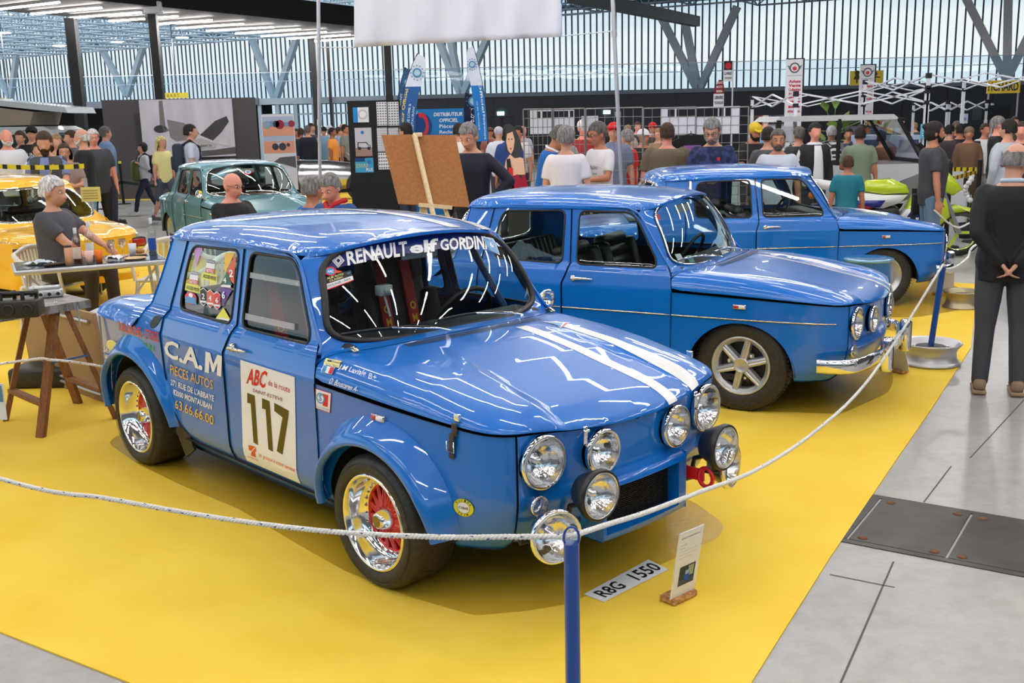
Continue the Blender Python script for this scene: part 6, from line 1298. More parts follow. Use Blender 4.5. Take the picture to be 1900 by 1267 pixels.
# ---- centre background ----
for a in [
 ('person in navy jumper and jeans seen from behind, left of the first aluminium pole', 570, 233, 28.6, 95, 'crop', 'salt', ('long', (24, 28, 48)), ('trousers', (70, 100, 140)), 'light'),
 ('person in orange t-shirt and light blue trousers standing in profile', 616, 237, 28.2, -10, 'crop', 'black', ('tee', (232, 148, 62)), ('trousers', (128, 152, 176)), 'dark'),
 ('person in light blue shirt with raised arm behind the orange t-shirt', 628, 236, 30, 10, 'short', 'brown', ('shirt', (135, 170, 208)), ('trousers', (60, 60, 70)), 'light'),
 ('person with black wide hat and blue shirt behind the first aluminium pole', 600, 235, 30, -90, 'hat', (22, 22, 24), ('shirt', (118, 158, 196)), ('trousers', (30, 30, 34)), 'light'),
 ('person in white cap between the pole and the orange t-shirt', 611, 232, 32, -60, 'cap', (225, 225, 230), ('tee', (190, 196, 205)), ('trousers', (30, 30, 34)), 'light'),
 ('person with dark beard and grey t-shirt left of the black display boards', 640, 231, 29, -20, 'short', 'dark', ('tee', (128, 128, 124)), ('trousers', (26, 26, 30)), 'tan'),
 ('person with reddish face behind the grey t-shirt near the display boards', 634, 229, 32.5, -60, 'bald', 'brown', ('tee', (120, 130, 160)), ('trousers', (40, 40, 50)), 'pink'),
 ('person in dark green top between the race car poster and the navy jumper', 558, 238, 29.6, 70, 'short', 'brown', ('tee', (40, 56, 56)), ('trousers', (88, 80, 70)), 'tan'),
 ('person with long brown hair just right of the race car poster', 549, 239, 31, -90, 'long', 'brown', ('tee', (120, 88, 70)), ('trousers', (40, 40, 50)), 'tan'),
 ('person looking right above the navy jumper', 577, 229, 30.5, -30, 'short', 'brown', ('tee', (60, 62, 66)), ('trousers', (40, 40, 50)), 'light'),
 ('person with pale cap and white shirt right of the navy jumper by the easel', 925, 235, 20, 80, 'capf', (190, 188, 198), ('shirt', (214, 218, 230)), ('trousers', (60, 60, 70)), 'light'),
 ('person in blue shirt behind the painted figure board', 944, 232, 17, 60, 'short', 'dark', ('shirt', (30, 62, 128)), ('trousers', (50, 50, 60)), 'tan'),
 ('person with orange-lit face right of the painted figure board', 961, 234, 19, -120, 'short', 'dark', ('tee', (200, 200, 205)), ('trousers', (50, 50, 60)), 'tan'),
 ('person with pink face behind the left wire grid', 970, 233, 24, -60, 'bald', 'grey', ('tee', (180, 186, 200)), ('trousers', (50, 50, 60)), 'pink'),
 ('person with white cap and red waistcoat behind the wire grid', 1082, 222, 16.5, -80, 'capf', (225, 222, 220), ('tee', (150, 38, 38)), ('trousers', (50, 50, 60)), 'pink'),
 ('person in red cap and grey shirt behind the wire grid, right of the pole', 1139, 227, 14.5, -100, 'cap', (205, 30, 40), ('shirt', (110, 124, 156)), ('trousers', (110, 108, 104)), 'light'),
 ('person in bright red shirt with grey hair behind the wire grid', 1163, 240, 15, 140, 'short', 'grey', ('tee', (200, 30, 34)), ('shorts', (40, 40, 46)), 'light'),
 ('person in black top with white headscarf behind the wire grid', 1194, 239, 16, -60, 'hat', (215, 215, 222), ('long', (26, 24, 26)), ('trousers', (30, 30, 34)), 'tan'),
 ('person in second red cap behind the grid, nearer the olive t-shirt', 1211, 227, 22, -90, 'cap', (200, 28, 36), ('tee', (60, 56, 56)), ('trousers', (30, 30, 34)), 'tan'),
 ('person with reddish hair far behind the grid between the red caps', 1183, 226, 26, -90, 'crop', 'brown', ('tee', (50, 50, 58)), ('trousers', (30, 30, 34)), 'pink'),
 ('person with curly fair hair behind the wire grid left of the second red cap', 1165, 233, 25, -90, 'curly', 'light', ('tee', (170, 150, 140)), ('trousers', (30, 30, 34)), 'light'),
 ('person in blue shirt with glasses at the right, behind the yellow cap', 1421, 229, 20, -90, 'bald', 'grey', ('shirt', (110, 160, 190)), ('trousers', (60, 60, 70)), 'pink'),
 ('person with grey hair and pale grey shirt seen from behind near the potted plant', 1543, 234, 18, 90, 'short', 'white', ('shirt', (176, 182, 190)), ('trousers', (60, 60, 70)), 'light'),
 ('person with mirrored sunglasses on the head bending over the stand', 1575, 238, 19, -100, 'short', 'dark', ('tee', (60, 70, 86)), ('trousers', (60, 60, 70)), 'tan'),
 ('person with dark curls and navy top behind the green shirt', 1599, 232, 18.5, 60, 'curly', 'dark', ('tee', (38, 44, 62)), ('trousers', (60, 60, 70)), 'tan'),
 ('person in brown top bending down behind the off-road car', 1636, 250, 18, 70, 'short', 'brown', ('tee', (124, 84, 68)), ('trousers', (60, 60, 70)), 'light'),
 ('person in black cap at the far stand above the rolls', 1674, 218, 34, -60, 'cap', (24, 20, 22), ('tee', (34, 34, 38)), ('trousers', (60, 60, 70)), 'light'),
 ('person with dark hair below the black cap at the far stand', 1669, 227, 26, 100, 'short', 'dark', ('tee', (50, 50, 54)), ('trousers', (60, 60, 70)), 'light'),
 ('person with bald head in the aisle right of the far stand', 1698, 228, 30, 80, 'crop', 'light', ('tee', (70, 70, 76)), ('trousers', (60, 60, 70)), 'light'),
 ('person in dark patterned t-shirt and brown shorts in the right background', 1763, 232, 18.6, 20, 'short', 'black', ('tee', (62, 52, 60)), ('shorts', (128, 84, 48)), 'light'),
 ('person in black with dark hair right of the patterned t-shirt', 1782, 230, 19, 90, 'short', 'dark', ('long', (28, 26, 30)), ('trousers', (40, 40, 46)), 'tan'),
 ('person with glasses and lowered face behind the patterned t-shirt', 1776, 225, 21, -90, 'short', 'salt', ('tee', (64, 60, 70)), ('trousers', (40, 40, 46)), 'tan'),
 ('person with flat tweed cap, beard and brown vest', 1799, 235, 17.5, -110, 'capf', (120, 104, 84), ('long', (112, 84, 62)), ('trousers', (78, 64, 52)), 'tan'),
 ('person with grey hair and glasses behind the white sports shirt', 1853, 216, 16, -20, 'short', 'grey', ('tee', (24, 24, 30)), ('trousers', (40, 40, 46)), 'pink'),
 ('person with cropped hair far behind the pale hoodie', 1884, 216, 22, -90, 'crop', 'brown', ('tee', (78, 66, 60)), ('trousers', (40, 40, 46)), 'pink'),
 ('person at the far left edge beside the camper van', 36, 243, 19.8, -90, 'short', 'brown', ('tee', (120, 110, 100)), ('trousers', (40, 40, 46)), 'light'),
 ('person in tan top between the photographer and the striped top', 104, 250, 17.4, -60, 'long', 'light', ('tee', (170, 140, 110)), ('trousers', (60, 60, 70)), 'light'),
 ('person with dark hair left of the display boards, in conversation', 652, 236, 31, 170, 'short', 'dark', ('tee', (70, 64, 60)), ('trousers', (30, 30, 34)), 'tan'),
 ('person with cap at the yellow railing in the centre background', 909, 236, 26, -80, 'cap', (90, 60, 50), ('tee', (150, 90, 80)), ('trousers', (30, 30, 34)), 'tan'),
 ('person behind the wire grid above the white-haired head', 1061, 236, 24, -90, 'short', 'brown', ('tee', (90, 96, 110)), ('trousers', (30, 30, 34)), 'light'),
 ('person with brown jacket behind the grid beside the olive t-shirt', 1222, 238, 20, -120, 'short', 'light', ('jacket', (150, 120, 90)), ('trousers', (30, 30, 34)), 'light'),
 ]:
 person(a[0], px=a[1], ytop=a[2], Y=a[3], yaw=a[4], hair=a[5], hairc=a[6], top=a[7], bottom=a[8], skin=a[9], group='visitors in the background', h=min(max(at(a[1], a[2], a[3]).z, 1.5), 1.9))
# ---- details worn or carried ----
tw = PP['p2']['tw']; b = MB(); b.rbox(tw(-.02, .24, .80), (.26, .08, .24), .02); o = b.build('shoulder_bag', cmat((22, 20, 22)), PP['p2']['root']); MB().tube([tw(-.02, .21, .92), tw(.10, .10, 1.25), tw(.02, -.14, 1.47), tw(-.12, .02, 1.30), tw(-.08, .20, .92)], .012, 6, flat=1.6).build('strap', cmat((22, 20, 22)), o)
tw = PP['b28']['tw']; b = MB(); b.tube([tw(-.03, .10, 1.47), tw(.14, .10, 1.35), tw(.20, .03, 1.12), tw(.14, -.10, 1.35), tw(-.03, -.10, 1.47)], .013, 6, flat=1.6); o = b.build('camera_strap', cmat((200, 180, 40)), PP['b28']['root']); MB().rbox(tw(.30, 0, 1.08), (.09, .14, .10), .02).build('camera', cmat((20, 20, 22)), o)
for k, c in (('p13', (200, 30, 40)), ('p4', (20, 20, 22))):
 tw = PP[k]['tw']
 if k == 'p13': MB().rbox(tw(.150, .09, 1.33), (.012, .035, .04), .004).build('chest_emblem', cmat(c), PP[k]['shirt'])
 else:
  for q in (1, -1): MB().rbox(tw(.02, q*.20, 1.36), (.19, .05, .14), .02).build('shoulder_panel', cmat(c), PP[k]['shirt'])
def chest(k, s_, y, z, w, h_, col, x=.15, sy=1):
 tw = PP[k]['tw']; f = lambda u, v: np.array([list(tw(x-.6*(y+float(a))**2, y+float(a), z+float(c))) for a, c in zip(np.atleast_1d(u), np.atleast_1d(v))]); V, F = text_geo(s_, 1., .01); u = (V[:, 0]-V[:, 0].min())/np.ptp(V[:, 0])-.5; v = (V[:, 1]-V[:, 1].min())/np.ptp(V[:, 1])-.5
 MB().add(f(u*w*sy, v*h_).tolist(), F).build('printed_lettering', cmat(col), PP[k]['shirt'])
chest('p15', 'The Bullitt', .02, 1.26, .22, .045, (95, 100, 125), .162); chest('p15', 'classic cars', .02, 1.19, .2, .03, (95, 100, 125), .162); chest('p9', 'TR', .05, 1.30, .12, .05, (20, 20, 24), .172); chest('p9', 'GT', .04, 1.22, .2, .03, (20, 20, 24), .172); chest('b30', 'PUNK', 0, 1.30, .2, .07, (210, 210, 215), .162)
b = MB(); q = PP['s26']; b.tube([q['tw'](-.05, .09, 1.50), q['tw'](.08, .05, 1.47), q['tw'](.12, 0, 1.42), q['tw'](.08, -.05, 1.47), q['tw'](-.05, -.09, 1.50)], .022, 8); b.build('collar', cmat((190, 30, 40)), q['root'])
b = MB(); q = PP['p1']; b.tube([q['tw'](.06, .06, 1.485), q['tw'](-.05, .072, 1.50), q['tw'](-.072, 0, 1.505), q['tw'](-.05, -.072, 1.50), q['tw'](.06, -.06, 1.485)], .014, 8); b.build('collar', cmat((185, 205, 225)), q['root'])
for k, c in (('p17', (225, 230, 235)),):
 q = PP[k]
 for sgn in (1, -1):
  e = q['sh'][sgn].lerp(q['el'][sgn], .74); d = (q['el'][sgn]-q['sh'][sgn]).normalized(); MB().tube([e-d*.008, e+d*.010], [.067, .067], 14).build('sleeve_trim', cmat(c), q['shirt'])
 b = MB(); b.tube([q['tw'](.08, .05, 1.47), q['tw'](-.05, .08, 1.50), q['tw'](-.075, 0, 1.51), q['tw'](-.05, -.08, 1.50), q['tw'](.08, -.05, 1.47)], .016, 8); b.build('collar', cmat(c), q['shirt'])
# lanyard glasses on the seated person at the table
q = PP['s27']; b = MB()
for sg in (1, -1): b.tube([q['tw'](.17, -.02+sg*.022+.018*math.cos(t), 1.27+.014*math.sin(t)) for t in [2*math.pi*k/12 for k in range(12)]], .004, 5, closed=True)
b.build('hanging_glasses', cmat((110, 60, 40)), q['root'])
b = MB(); q = PP['c40']; b.rbox(q['tw'](.16, -.12, 1.08), (.20, .34, .46), .08); b.build('olive_bag', cmat((84, 90, 50)), q['root'])
# ---------------- boards, flags, furniture ----------------
class Board:
 """flat upright panel spanning two pixel corners at depth Y"""
 def __init__(s, name, x0, y0, x1, y1, Y, m, label=None, cat=None, thick=.03, parent=None, foot=False, group=None, Y2=None):
  A = at(x0, (y0+y1)/2, Y); B = at(x1, (y0+y1)/2, Y2 or Y); zt = at((x0+x1)/2, y0, (Y+(Y2 or Y))/2).z; zb = at((x0+x1)/2, y1, (Y+(Y2 or Y))/2).z
  if foot: zb = .0
  s.o = Vector((A.x, A.y, zb)); s.ex = Vector((B.x-A.x, B.y-A.y, 0)); s.ez = Vector((0, 0, zt-zb)); s.n = s.ex.cross(s.ez).normalized()
  c = s.o+s.ex/2+s.ez/2-s.n*thick/2; s.w, s.h = s.ex.length, zt-zb
  s.obj = MB().box(c, (s.w, thick, s.h), math.atan2(s.ex.y, s.ex.x)).build(name, m, parent, label, cat, group)
 def P(s, u, v, off=.003): return s.o+s.ex*u+s.ez*v+s.n*off
 def poly(s, pts, m, off=.003, name='print', parent=None):
  b = MB(); b.add([s.P(u, v, off) for u, v in pts], [tuple(range(len(pts)))]); return b.build(name, m, parent or s.obj)
 def rect(s, u0, v0, u1, v1, m, off=.003, name='print', parent=None): return s.poly([(u0, v0), (u1, v0), (u1, v1), (u0, v1)], m, off, name, parent)
 def disc(s, u, v, r, m, off=.004, ry=None, name='print', parent=None, n=20, a0=0, a1=2*math.pi):
  ru = r/s.w; rv = (ry or r)/s.h; return s.poly([(u+ru*math.cos(a0+(a1-a0)*k/n), v+rv*math.sin(a0+(a1-a0)*k/n)) for k in range(n)], m, off, name, parent)
 def text(s, t, u0, v0, u1, v1, m, off=.005, bold=0., vert=False, parent=None, shear=0.):
  V, F = text_geo(t, 1., bold, shear); a = (V[:, 0]-V[:, 0].min())/np.ptp(V[:, 0]); c = (V[:, 1]-V[:, 1].min())/np.ptp(V[:, 1])
  if vert == 1: a, c = 1-c, a
  elif vert == -1: a, c = c, 1-a
  X = [s.P(u0+(u1-u0)*float(p), v0+(v1-v0)*float(q), off) for p, q in zip(a, c)]; b = MB(); b.add(X, F); return b.build('lettering', m, parent or s.obj)
C = cmat
# ---- posts, wheel bases and ropes ----
postm = mat('post_blue', srgb(8, 72, 150), .35, 0, .5); rope_m = mat('rope_white', srgb(222, 220, 215), .8); fleck = mat('rope_fleck', srgb(30, 60, 130), .8)
def wheel_base(root, R=.21, h=.165, mm=None):
 b = MB(); mm = mm or mat('silver_paint')
 b.lathe([(R*.82, .0), (R, .004), (R+.004, .014), (R*.96, .024), (R*.86, .05), (R*.84, .10), (R*.90, .125), (R*.985, .145), (R+.006, .156), (R+.002, .165), (R*.93, .155), (R*.80, .125), (R*.74, .115), (R*.66, .125), (R*.60, .115), (R*.40, .118), (.03, .12), (0, .12)], (0, 0, 0), 'Z', 48)
 o = b.build('wheel_rim', mm, root)
 b = MB()
 for k in range(10): t = 2*math.pi*k/10; b.box((R*.63*math.cos(t), R*.63*math.sin(t), .121), (.03, .018, .004), t)
 b.lathe([(R*.5, .121), (R*.5, .132), (R*.42, .136), (0, .136)], (0, 0, 0), 'Z', 32); b.build('rim_centre', mat('brake_dark'), root); return o
def post(loc, lb, lean=(0, 0), R=.21, hgt=.72, r=.0215):
 root = empty('rope_post', (loc[0], loc[1], .006), 0, lb, 'post'); wheel_base(root, R)
 t = Vector((lean[0], lean[1], hgt)); b = MB(); b.tube([(0, 0, .13), t], r, 24, caps=True); b.build('pole', postm, root)
 b = MB(); b.tube([t+Vector((.021*math.cos(a), 0, .014+.032*math.sin(a))) for a in [2*math.pi*k/24 for k in range(24)]], .0035, 8, closed=True); b.build('ring', postm, root)
 return Vector((loc[0], loc[1], .006))+t+Vector((0, 0, .02))
PA = floorp(1067, 1001, .735); P1t = post((PA.x-.01, PA.y+.0), 'blue rope post in the foreground, its foot below the frame'); P1t = Vector((PA.x-.01, PA.y, .745))
pb = floorp(1725, 675); P2t = post((pb.x, pb.y), 'blue rope post on a silver wheel rim beside the second blue car', lean=(.055, 0), R=.215)
def rope(A, B, pxs, r=.0085, lb='', g=None, n=60):
 """rope hanging between A and B; pixels give its sag in the vertical plane through A and B"""
 A, B = Vector(A), Vector(B); nrm = Vector((B.y-A.y, A.x-B.x, 0)); pts = [A]
 for x, y in pxs:
  d = Vector(ray(x, y)); o = Vector((0, 0, HCAM)); t = (A-o).dot(nrm)/d.dot(nrm); pts.append(o+d*t)
 pts.append(B); P = [Vector(p) for p in crom([tuple(p) for p in pts], 16)]
 L_ = [0]
 for a, c in zip(P[:-1], P[1:]): L_.append(L_[-1]+(c-a).length)
 L_ = np.array(L_); N = int(L_[-1]/.006); N = min(N, 900); s_ = np.linspace(0, L_[-1], N); Q = [np.interp(s_, L_, [p[i] for p in P]) for i in range(3)]; Q = [Vector((Q[0][i], Q[1][i], Q[2][i])) for i in range(N)]
 b = MB(); T = (B-A); sd = Vector((T.y, -T.x, 0)).normalized(); up = Vector((0, 0, 1)); pitch = .042
 for k in range(3): b.tube([q+sd*(math.cos(2*math.pi*(t/pitch+k/3))*r*.5)+up*(math.sin(2*math.pi*(t/pitch+k/3))*r*.5) for q, t in zip(Q, s_)], r*.56, 6)
 o = b.build('rope', rope_m, None, lb, 'rope', g); b = MB()
 for i in range(6, N-6, 9): q = Q[i]; t = (Q[i+2]-Q[i]).normalized(); b.tube([q-sd*0+up*r*.75*math.cos(i)-Vector((0, 1, 0))*r*.85*abs(math.sin(i)), q+t*.010+up*r*.75*math.cos(i)-Vector((0, 1, 0))*r*.85*abs(math.sin(i))], r*.28, 5)
 b.build('fleck', fleck, o)['kind'] = 'stuff'; return o
rope(P1t, (-3.3, 4.35, .80), [(950, 996), (800, 996), (600, 985), (400, 960), (200, 925), (0, 888)], lb='white twisted rope sagging in front of the rally car, left of the foreground post')
rope(P1t, P2t, [(1120, 975), (1200, 950), (1300, 912), (1400, 873), (1500, 810), (1590, 730), (1660, 635)], lb='white twisted rope rising from the foreground post to the post on the wheel rim')
rope(P2t, (4.75, 9.6, .80), [(1756, 499), (1775, 494), (1795, 478), (1815, 452)], lb='white rope from the wheel rim post curving behind the person in black jacket', r=.009)
rope((4.55, 11.3, .80), (6.0, 12.5, .85), [(1770, 420), (1800, 413)], lb='white rope low behind the third blue car', r=.011)
rope((-2.32, 5.9, .52), (-4.2, 4.9, .55), [(100, 668), (0, 675)], lb='white rope in front of the trestle table behind the rally car', r=.008)
pb3 = floorp(1815, 545); o = empty('rope_post', (4.30, 9.9, 0), 0, 'low silver wheel rim on the floor behind the person in black jacket', 'wheel rim'); wheel_base(o, .17, mm=mat('rim_gilt', srgb(170, 160, 130), .35, .8)); o.name = 'loose_wheel_rim'
# ---- show cards, number plate ----
card = mat('card_white', (.78, .79, .82), .5); chip = mat('chipboard', srgb(165, 115, 65), .8, noise=(srgb(205, 160, 105), 60, .4, .6))
def show_card(base, u, w, h, lean, lb, detail=True, blk_w=.14):
 """card in a wooden foot: base = middle of its lower edge, u = direction of that edge"""
 u = Vector((u[0], u[1], 0)).normalized(); n = Vector((u.y, -u.x, 0)); root = empty('show_card', (base[0], base[1], .009), math.atan2(u.y, u.x), lb, 'sign'); a = math.radians(lean); up = Vector((0, math.sin(a), math.cos(a)))
 MB().rbox((.0, .02, .012), (blk_w, .075, .022), .003).build('wooden_foot', chip, root)
 def P(x, z, off=0): return Vector((x*w, 0, .022))+up*(z*h)+Vector((0, -math.cos(a), math.sin(a)))*off
 b = MB(); b.add([P(-.5, 0), P(.5, 0), P(.5, 1), P(-.5, 1), P(-.5, 0, -.004), P(.5, 0, -.004), P(.5, 1, -.004), P(-.5, 1, -.004)], [(0, 1, 2, 3), (7, 6, 5, 4), (0, 4, 5, 1), (1, 5, 6, 2), (2, 6, 7, 3), (3, 7, 4, 0)]); c = b.build('card', card, root)
 if detail:
  def q(x0, z0, x1, z1, m, off=.001): b = MB(); b.add([P(x0, z0, off), P(x1, z0, off), P(x1, z1, off), P(x0, z1, off)], [(0, 1, 2, 3)]); return b.build('photo', m, c)
  q(-.28, .16, .36, .46, C((52, 62, 58))); q(-.28, .16, .36, .24, C((70, 78, 92)), .0013); q(.08, .28, .30, .44, C((150, 165, 140)), .0013); q(-.06, .22, .14, .34, C((25, 85, 180)), .0016); q(-.04, .32, .11, .38, C((150, 180, 215)), .0018)
  for k, (t, x1, z, hh) in enumerate((('RENAULT 8 GORDINI GROUPE 5', .38, .90, .022), ('Année 1967', -.15, .80, .013), ('1550 cm³', -.18, .75, .013), ('Culasse hémisphérique, vilebrequin spécial', .36, .70, .012), ('Préparation moteur et boîte cinq vitesses', .30, .65, .012), ('Jantes alu et freins à disque', .16, .60, .012))):
   V, F = text_geo(t, 1., .0); aa = (V[:, 0]-V[:, 0].min())/np.ptp(V[:, 0]); cc = (V[:, 1]-V[:, 1].min())/np.ptp(V[:, 1]); b = MB(); b.add([P(-.40+(x1+.40)*float(p), z+hh*float(r_), .0012) for p, r_ in zip(aa, cc)], F); b.build('lettering', C((40, 60, 130)) if k == 0 else C((60, 60, 66)), c)
 return root
c0, c1 = floorp(1241, 1128), floorp(1291, 1104); show_card(((c0.x+c1.x)/2, (c0.y+c1.y)/2), (c1-c0), .145, .285, -9, 'white show card in a chipboard foot in front of the rally car')
c0, c1 = floorp(1655, 694), floorp(1676, 692); show_card(((c0.x+c1.x)/2, (c0.y+c1.y)/2), Vector((.5, -.86)), .20, .24, -20, 'show card on a wooden foot seen edge-on, near the silver wheel rim', False, .10)
c0 = floorp(1745, 548); show_card((c0.x, c0.y), Vector((.9, -.4)), .24, .30, -16, 'show card on a wooden foot in front of the third blue car', False, .16)
q = [floorp(*p, .009) for p in ((1084, 1103), (1121, 1117), (1240, 1057), (1203, 1039))]; b = MB(); b.prism([(p.x, p.y) for p in q], .009, .012); np_o = b.build('number_plate', card, label='white plate reading R8G 1550 lying flat in front of the rally car', cat='number plate')
fq = lambda s_, t_: np.array([list(q[0]*(1-a)*b_+q[1]*(1-a)*(1-b_)+q[2]*a*(1-b_)+q[3]*a*b_+Vector((0, 0, .0035))) for a, b_ in zip(s_, t_)])
for s_, u0, u1 in (('R8G', .07, .40), ('1550', .58, .97)):
 V, F = text_geo(s_, 1., .02); a = (V[:, 0]-V[:, 0].min())/np.ptp(V[:, 0]); c_ = (V[:, 1]-V[:, 1].min())/np.ptp(V[:, 1]); MB().add(fq(u0+(u1-u0)*a, .16+.68*c_).tolist(), F).build('lettering', mat('decal_black'), np_o)
p0 = at(8, 745, 5.2); o = Board('show_card', -12, 712, 9, 779, 5.2, C((215, 222, 232)), 'small white leaflet hanging at the left edge of the photo', 'sign', .004)
o.rect(.3, .5, .9, .95, C((90, 130, 160)))
# ---- oil drum ----
p = at(1611, 480, 9.1); root = empty('drum', (p.x, p.y, .006), 0, 'blue drum with flat lid between the second and third blue cars', 'drum'); z = p.z
MB().lathe([(.0, .0), (.19, 0), (.195, .02), (.195, z*.33), (.200, z*.34), (.195, z*.36), (.195, z*.66), (.200, z*.67), (.195, z*.69), (.195, z-.03), (.2, z-.02)], (0, 0, 0), 'Z', 40).build('drum_body', mat('drum_blue', srgb(20, 105, 175), .3, 0, .8), root)
MB().lathe([(.2, z-.02), (.212, z-.015), (.212, z), (.19, z+.006), (0, z+.004)], (0, 0, 0), 'Z', 40).build('lid', mat('lid_blue', srgb(110, 165, 200), .15, .2, 1.), root)
# ---- easel with the brown board ----
pine = mat('pine', srgb(222, 196, 150), .6, noise=(srgb(235, 214, 172), 12, .4, .6, (8, 8, 1))); hardb = mat('hardboard', srgb(150, 96, 50), .75, noise=(srgb(162, 106, 58), 40, .4, .6))
Ye = 10.2; pt = [at(707.6, 250, Ye), at(845, 250.5, Ye-.0), at(872, 384, Ye-.35), at(739, 378, Ye-.35)]; n_ = (pt[1]-pt[0]).cross(pt[3]-pt[0]).normalized()
b = MB(); k_ = n_*.012; b.add([p for p in pt]+[p+k_ for p in pt], [(0, 1, 2, 3), (7, 6, 5, 4), (0, 4, 5, 1), (1, 5, 6, 2), (2, 6, 7, 3), (3, 7, 4, 0)]); b.build('display_board', hardb, label='large brown hardboard panel seen from behind on the wooden easel', cat='board')
def bar(b, A, B, w, t=None):
 A, B = Vector(A), Vector(B); d = B-A; b.box((A+B)/2, (w, t or w, d.length+.01), d.normalized().to_track_quat('Z', 'Y').to_matrix())
root = empty('easel', (at(800, 400, Ye-.8).x, Ye-.8, 0), 0, 'pale wooden easel carrying the brown hardboard panel', 'easel'); RO = Vector(root.location)
def E_(x, y, Y): return at(x, y, Y)-RO
b = MB(); bar(b, E_(769, 250, Ye-.06), E_(810, 425, Ye-.45), .036); b.build('mast', pine, root); b = MB(); b.rbox(E_(775, 250, Ye-.05), (.085, .05, .04), .008); b.build('top_clamp', pine, root)
for (x0, y0, x1, y1) in ((777, 300, 796, 440), (794, 300, 845, 440)):
 A = E_(x0, y0, Ye-.1); B = E_(x1, y1, Ye-.42); B = A+(B-A)*((A.z)/(A.z-B.z)); b = MB(); bar(b, A, B, .034, .022); b.build('leg', pine, root)
A = E_(789, 325, Ye-.14); B = Vector((A.x-.16, A.y-.62, 0)); b = MB(); bar(b, A, B, .034, .022); b.build('leg', pine, root)
b = MB(); bar(b, E_(773, 325, Ye-.15), E_(808, 326, Ye-.15), .03); b.build('crossbar', pine, root); b = MB(); bar(b, E_(778, 380, Ye-.36), E_(838, 385, Ye-.36), .034); b.build('crossbar', pine, root)
# ---- painted figure cut out of board ----
Yp = 12.6
def cut(pts, m, name, off, parent=None, th=.02, lab=None, cat=None):
 P = [at(700+x/5.278, 180+y/5.278, Yp) for x, y in pts]; b = MB(); b.prism([(p.x, p.z) for p in P], Yp-off-th, Yp-off, axis='Y'); return b.build(name, m, parent, lab, cat)
sk1 = C((232, 190, 165)); f0 = cut([(1255, 300), (1310, 265), (1360, 330), (1400, 420), (1415, 500), (1400, 590), (1430, 600), (1455, 760), (1480, 880), (1470, 1100), (1240, 1100), (1230, 900), (1235, 760), (1250, 640), (1300, 560), (1255, 520)], C((60, 62, 66)), 'painted_figure_board', 0, None, .02, 'life-size painted figure board with dark hair and red dress behind the second blue car', 'figure board')
MB().box((at(964, 300, Yp).x, Yp+.1, .45), (.3, .25, .9)).build('stand', C((60, 60, 64)), f0)
cut([(1270, 360), (1325, 340), (1345, 420), (1335, 510), (1310, 560), (1280, 520), (1262, 440)], sk1, 'face', .021, f0, .004); cut([(1300, 560), (1345, 600), (1400, 590), (1430, 600), (1450, 760), (1380, 760), (1330, 780), (1300, 900), (1235, 900), (1240, 740), (1258, 620)], sk1, 'body', .021, f0, .004)
cut([(1330, 770), (1375, 755), (1410, 800), (1440, 750), (1460, 800), (1480, 880), (1460, 1000), (1300, 1000), (1320, 900)], C((160, 20, 60)), 'dress', .026, f0, .004); cut([(1265, 610), (1300, 600), (1335, 800), (1340, 900), (1300, 900), (1275, 740)], C((38, 36, 40)), 'glove', .026, f0, .004); cut([(1285, 690), (1325, 690), (1330, 770), (1290, 775)], C((215, 30, 40)), 'flower', .031, f0, .004)
for x in (1288, 1318): cut([(x-9, 412), (x, 405), (x+9, 412), (x, 418)], C((30, 28, 30)), 'painted_eye', .026, f0, .004)
cut([(1298, 500), (1308, 494), (1316, 502), (1308, 520)], C((200, 25, 40)), 'painted_mouth', .026, f0, .004)
# ---- poles and the white hanging banner ----
al = mat('pole_aluminium', srgb(188, 190, 198), .35, .6)
for (x0, y0, x1, y1, Y, r, lb) in ((590, -60, 594, 348, 11.2, .019, 'upright white aluminium pole left of the hanging banner'), (1134, -60, 1153, 345, 11.9, .023, 'leaning white aluminium pole right of the hanging banner')):
 A, B = at(x0, y0, Y), at(x1, y1, Y); d = A-B; B = B-d*(B.z/d.z); o = MB().tube([B, A], r, 12).build('pole', al, None, lb, 'pole', loc=None);
 for t in (.55, .8): c = B.lerp(A, t); MB().tube([c-d.normalized()*.03, c+d.normalized()*.03], r*1.35, 12).build('joint', al, o)
ban = mat('banner_white', srgb(222, 226, 240), .7); fx_ = []; W_ = 30; vs = []; fs = []
for i in range(W_+1):
 for j in range(13):
  x = 657+(1042-657)*i/W_; yb = 88-20*i/W_; y = -70+(yb+70)*j/12; sag = .03*math.sin(i*.9+j*.3)*(.3+.7*abs(j-6)/6)+.02*math.sin(i*2.1); vs.append(at(x, y, 11.4+sag))
for i in range(W_):
 for j in range(12): fs.append((i*13+j, i*13+j+1, (i+1)*13+j+1, (i+1)*13+j))
bn = MB().add(vs, fs, 0, True).build('hanging_banner', ban, None, 'large blank white fabric banner hanging at the top of the photo', 'banner'); sm_ = bn.modifiers.new('s', 'SOLIDIFY'); sm_.thickness = .004
b = MB(); b.tube([at(1041.5, -70, 11.40), at(1041.5, 68, 11.40)], .006, 6); b.build('hem', C((40, 95, 180)), bn)
for a_, c_ in (((594, 88), (660, 88)), ((1042, 67), (1134, 58))): MB().tube([at(*a_, 11.35), at(*c_, 11.4)], .006, 6).build('cord', ban, bn)
